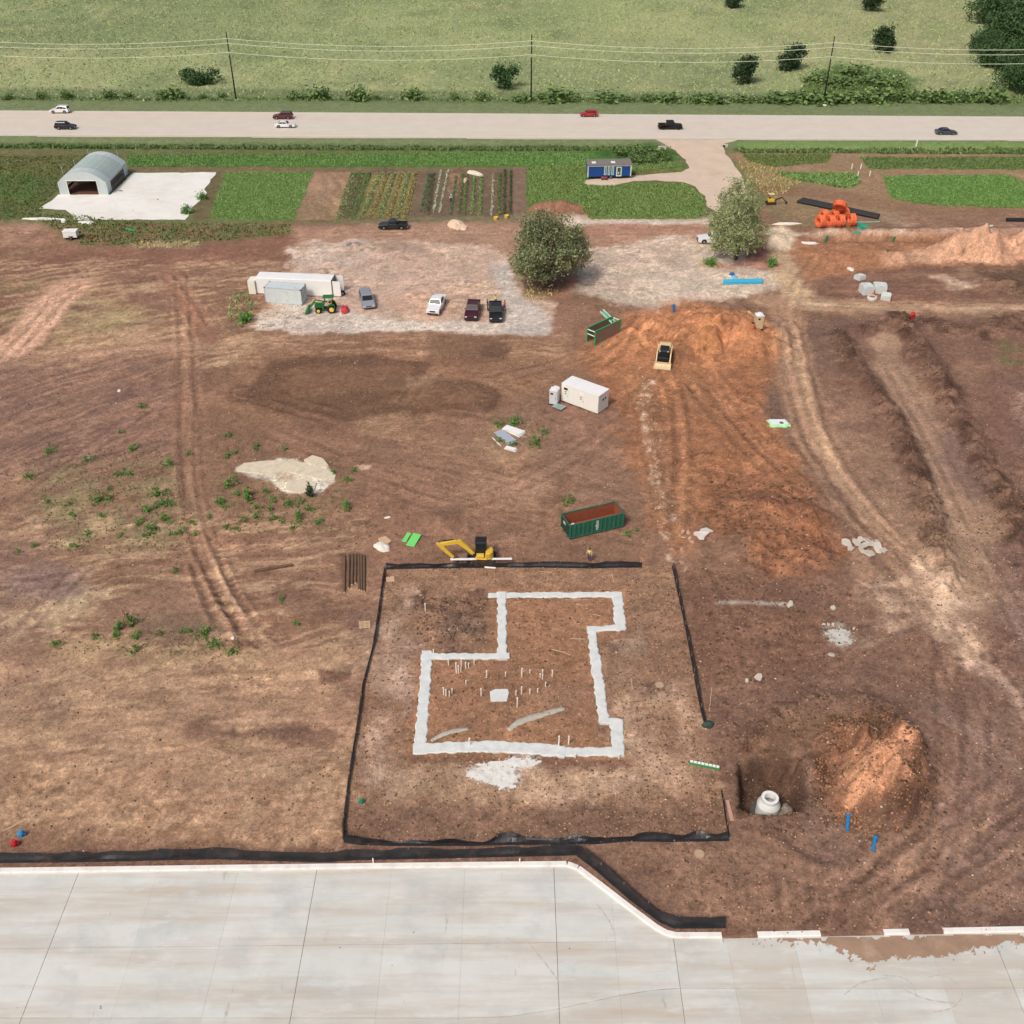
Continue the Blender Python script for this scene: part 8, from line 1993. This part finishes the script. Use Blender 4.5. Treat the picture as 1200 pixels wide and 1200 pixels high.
x, y, z = at(454, 606.5); lump('white_scrap', 'small white scrap alone on soil above the lime boards', 'scrap', (x, y, z), (.4, .2, .12), M_bag, 82)
plank('log', 'dark weathered log lying on the tan soil left of the poles', 'log', (298, 670.5), (343, 663), .3, .26, M_wood_d)
for k, (px, py, w, l, rz) in enumerate(((592, 513, 1.25, 3.3, .62), (602, 505.5, 1.1, 3.0, 1.0), (598.5, 527, .6, 1.6, 1.1))):
    x, y, z = at(px, py); t = thing('sheet_stack', ('stack of silvery roofing sheets in the green weeds', 'stack of white boards behind the silvery sheets', 'short white bent sheets below the silvery stack')[k], 'sheet stack', (x, y, z), rz)
    for q in range(4): MB().box((.05 * q * (-1) ** q, 0, .06 + .075 * q), (w - .06 * q, l - .1 * q, .06)).build('sheet', mat('sheet_silver', (206, 214, 222), rough=.35, metal=.3, var=.06) if k == 0 else M_white, t, bevel=.01)
plank('plank', 'thin pale green-white strip beside the silvery roofing sheets', 'plank', (577, 513), (587, 523), .12, .06, M_white)
plank('plank', 'thin white strip beside the stack of white boards', 'plank', (591, 504), (609, 512.5), .14, .06, M_white)
# inlet with draped sheet
x, y, z = at(912, 497); t = thing('draped_inlet', 'white and mint sheet draped over a low inlet box with a dark hole', 'inlet', (x, y, z), .0)
rr = random.Random(3); pts = [(-1.35, .75), (-1.15, .9), (.9, .85), (1.25, .95), (1.2, .5), (1.5, -.1), (1.45, -.6), (1.1, -.55), (.9, -.85), (.1, -.75), (-.9, -.9), (-1.2, -.55), (-1.1, .1)]
m = MB(); m.loft([[(a * 1.04, b * 1.04, -.1) for a, b in pts], [(a * 1.02, b * 1.02, .10) for a, b in pts], [(a * .8, b * .75, .24 + rr.uniform(-.03, .03)) for a, b in pts]], cap=True); m.build('mint_skirt', mat('sheet_mint2', (176, 238, 176), rough=.6, var=.1), t, smooth=False)
m = MB(); m.prism([(a * .82 - .04, b * .74 + .1) for a, b in pts], .22, .285, 'z'); m.build('white_sheet', mat('sheet_white', (238, 246, 246), rough=.6, var=.05), t)
m = MB(); m.cyl((.35, -.15, .2), (.35, -.15, .30), .28, n=12); m.build('hole', mat('hole_brown', (120, 100, 86), rough=.9), t)
# green box culvert strip
t0 = at(808, 894); t1 = at(843, 901); t = thing('culvert_strip', 'long low green and white box strip beside the footing lot', 'culvert', t0, math.atan2(t1[1] - t0[1], t1[0] - t0[0])); L = math.hypot(t1[0] - t0[0], t1[1] - t0[1])
MB().box((L / 2, 0, .12), (L, .36, .24)).build('body', mat('strip_green', (70, 150, 84), rough=.6, var=.1), t, bevel=.01); 
for k in range(8): MB().box((L * (k + .5) / 8, 0, .25), (L / 8 - .06, .24, .03)).build('white_cap', M_white, t)
# markers and taps
def valve(px, py, lb, rgb, s=.35, h=.7):
    x, y, z = at(px, py); t = thing('marker_post', lb, 'marker', (x, y, z), .3); m = MB(); m.cyl((0, 0, -.1), (0, 0, h), s * .35, s * .3, 10); m.build('stem', mat('mk_%d_%d' % rgb[:2], rgb, rough=.5, var=.1), t); m = MB(); m.cyl((0, 0, h), (0, 0, h + s * .5), s * .6, s * .35, 10); m.build('cap', mat('mk_%d_%d' % rgb[:2], rgb), t); m = MB(); m.cyl((-s * .7, 0, h * .6), (s * .7, 0, h * .6), s * .25, n=8); m.build('outlet', mat('mk_%d_%d' % rgb[:2], rgb), t)
valve(26, 980, 'small bright blue valve post by the kerb fence', (60, 150, 206), .45, .4); valve(18, 991, 'small bright red valve post by the kerb fence', (212, 40, 52), .45, .35)
valve(423.5, 941, 'small green valve post in the front corner of the lot', (40, 150, 112), .36, .3); valve(1068.5, 374, 'small red marker post beside the haul track', (206, 40, 40), .6, .8)
plank('lath_scrap', 'tan wooden stake lying behind the blue and red valve posts', 'lath', (4, 974), (32, 960), .10, .05, M_wood)
for k, (px, py) in enumerate(((99.5, 1002), (251.5, 1001), (437.5, 1011), (609, 1011))):
    x, y, z = at(px, py); m = MB(); m.box((0, 0, .25), (.09, .05, .6)); o = m.build('survey_stake', M_pvc, None, loc=(x, y, z)); tag(o, 'short white survey stake beside the kerb fence', 'stake', 'survey stakes along the kerb')
for k, (px, py) in enumerate(((998, 198), (1008.5, 198), (1005, 207), (1019, 206.5))):
    x, y, z = at(px, py); m = MB(); m.cyl((0, 0, -.1), (0, 0, 1.0), .11, n=8); m.cyl((0, 0, .9), (0, 0, 1.05), .15, n=8); o = m.build('marker_pipe', M_pvc, None, loc=(x, y, z)); tag(o, 'short white marker pipe among the green crop wedges', 'marker', 'white marker pipes in the field')
x, y, z = at(1073, 173.5); m = MB(); m.box((0, 0, .8), (.3, .06, 1.6)); o = m.build('delineator', M_white, None, loc=(x, y, z)); tag(o, 'white delineator post in the roadside ditch', 'post')
for k, (px, py, lb) in enumerate(((776, 174.5, 'pale concrete culvert end at the mouth of the gravel drive by the shrubs'), (848, 172, 'pale concrete culvert end on the open side of the gravel drive'))):
    x, y, z = at(px, py); t = thing('culvert_headwall', lb, 'culvert', (x, y, z - .3), 0); MB().box((0, 0, .45), (1.8, .5, .9)).build('wall', M_rub, t, bevel=.03); m = MB(); m.cyl((0, -.27, .45), (0, .27, .45), .3, n=14); m.build('pipe', M_dark, t)
for k, (px, py, lb) in enumerate(((581, 257.5, 'yellow tub beside the last garden row'), (593.5, 255.5, 'yellow tub with a white base by the bare garden strip'))):
    x, y, z = at(px, py); t = thing('harvest_tub', lb, 'tub', (x, y, z), 0); n = 14; m = MB(); m.loft([ringz(.34, 0), ringz(.45, .55), ringz(.42, .55), ringz(.3, .06)], cap=True); m.build('bowl', mat('tub_yellow', (244, 200, 84), rough=.5), t)
    m = MB(); m.cyl((0, 0, .1), (0, 0, .45), .34, .38, n=12); m.build('load', M_hub, t)
x, y, z = at(546, 211.5); lump('row_cover', 'pink and white folded row cover in the garden', 'row cover', (x, y, z), (.5, 1.6, .4), mat('cover_pink', (230, 186, 168), rough=.8), 91)
x, y, z = at(557.5, 204); lump('flowering_clump', 'cream flowering clump at the head of a bright garden row', 'plant', (x, y, z), (.8, 2.2, .6), mat('cover_cream', (226, 222, 196), rough=.9, var=.15, vscale=4, bump=.1, bscale=3), 92)
x, y, z = at(139.5, 458); lump('white_scrap', 'tiny white scrap alone on the bare left field', 'scrap', (x, y, z), (.35, .25, .15), M_bag, 93)
x, y, z = at(103.5, 538); lump('white_scrap', 'tiny white scrap beside a weed on the left field', 'scrap', (x, y, z), (.3, .25, .3), M_bag, 94)
x, y, z = at(273, 748); lump('white_scrap', 'tiny white scrap beside the deep wheel ruts', 'scrap', (x, y, z), (.2, .2, .2), M_bag, 95)
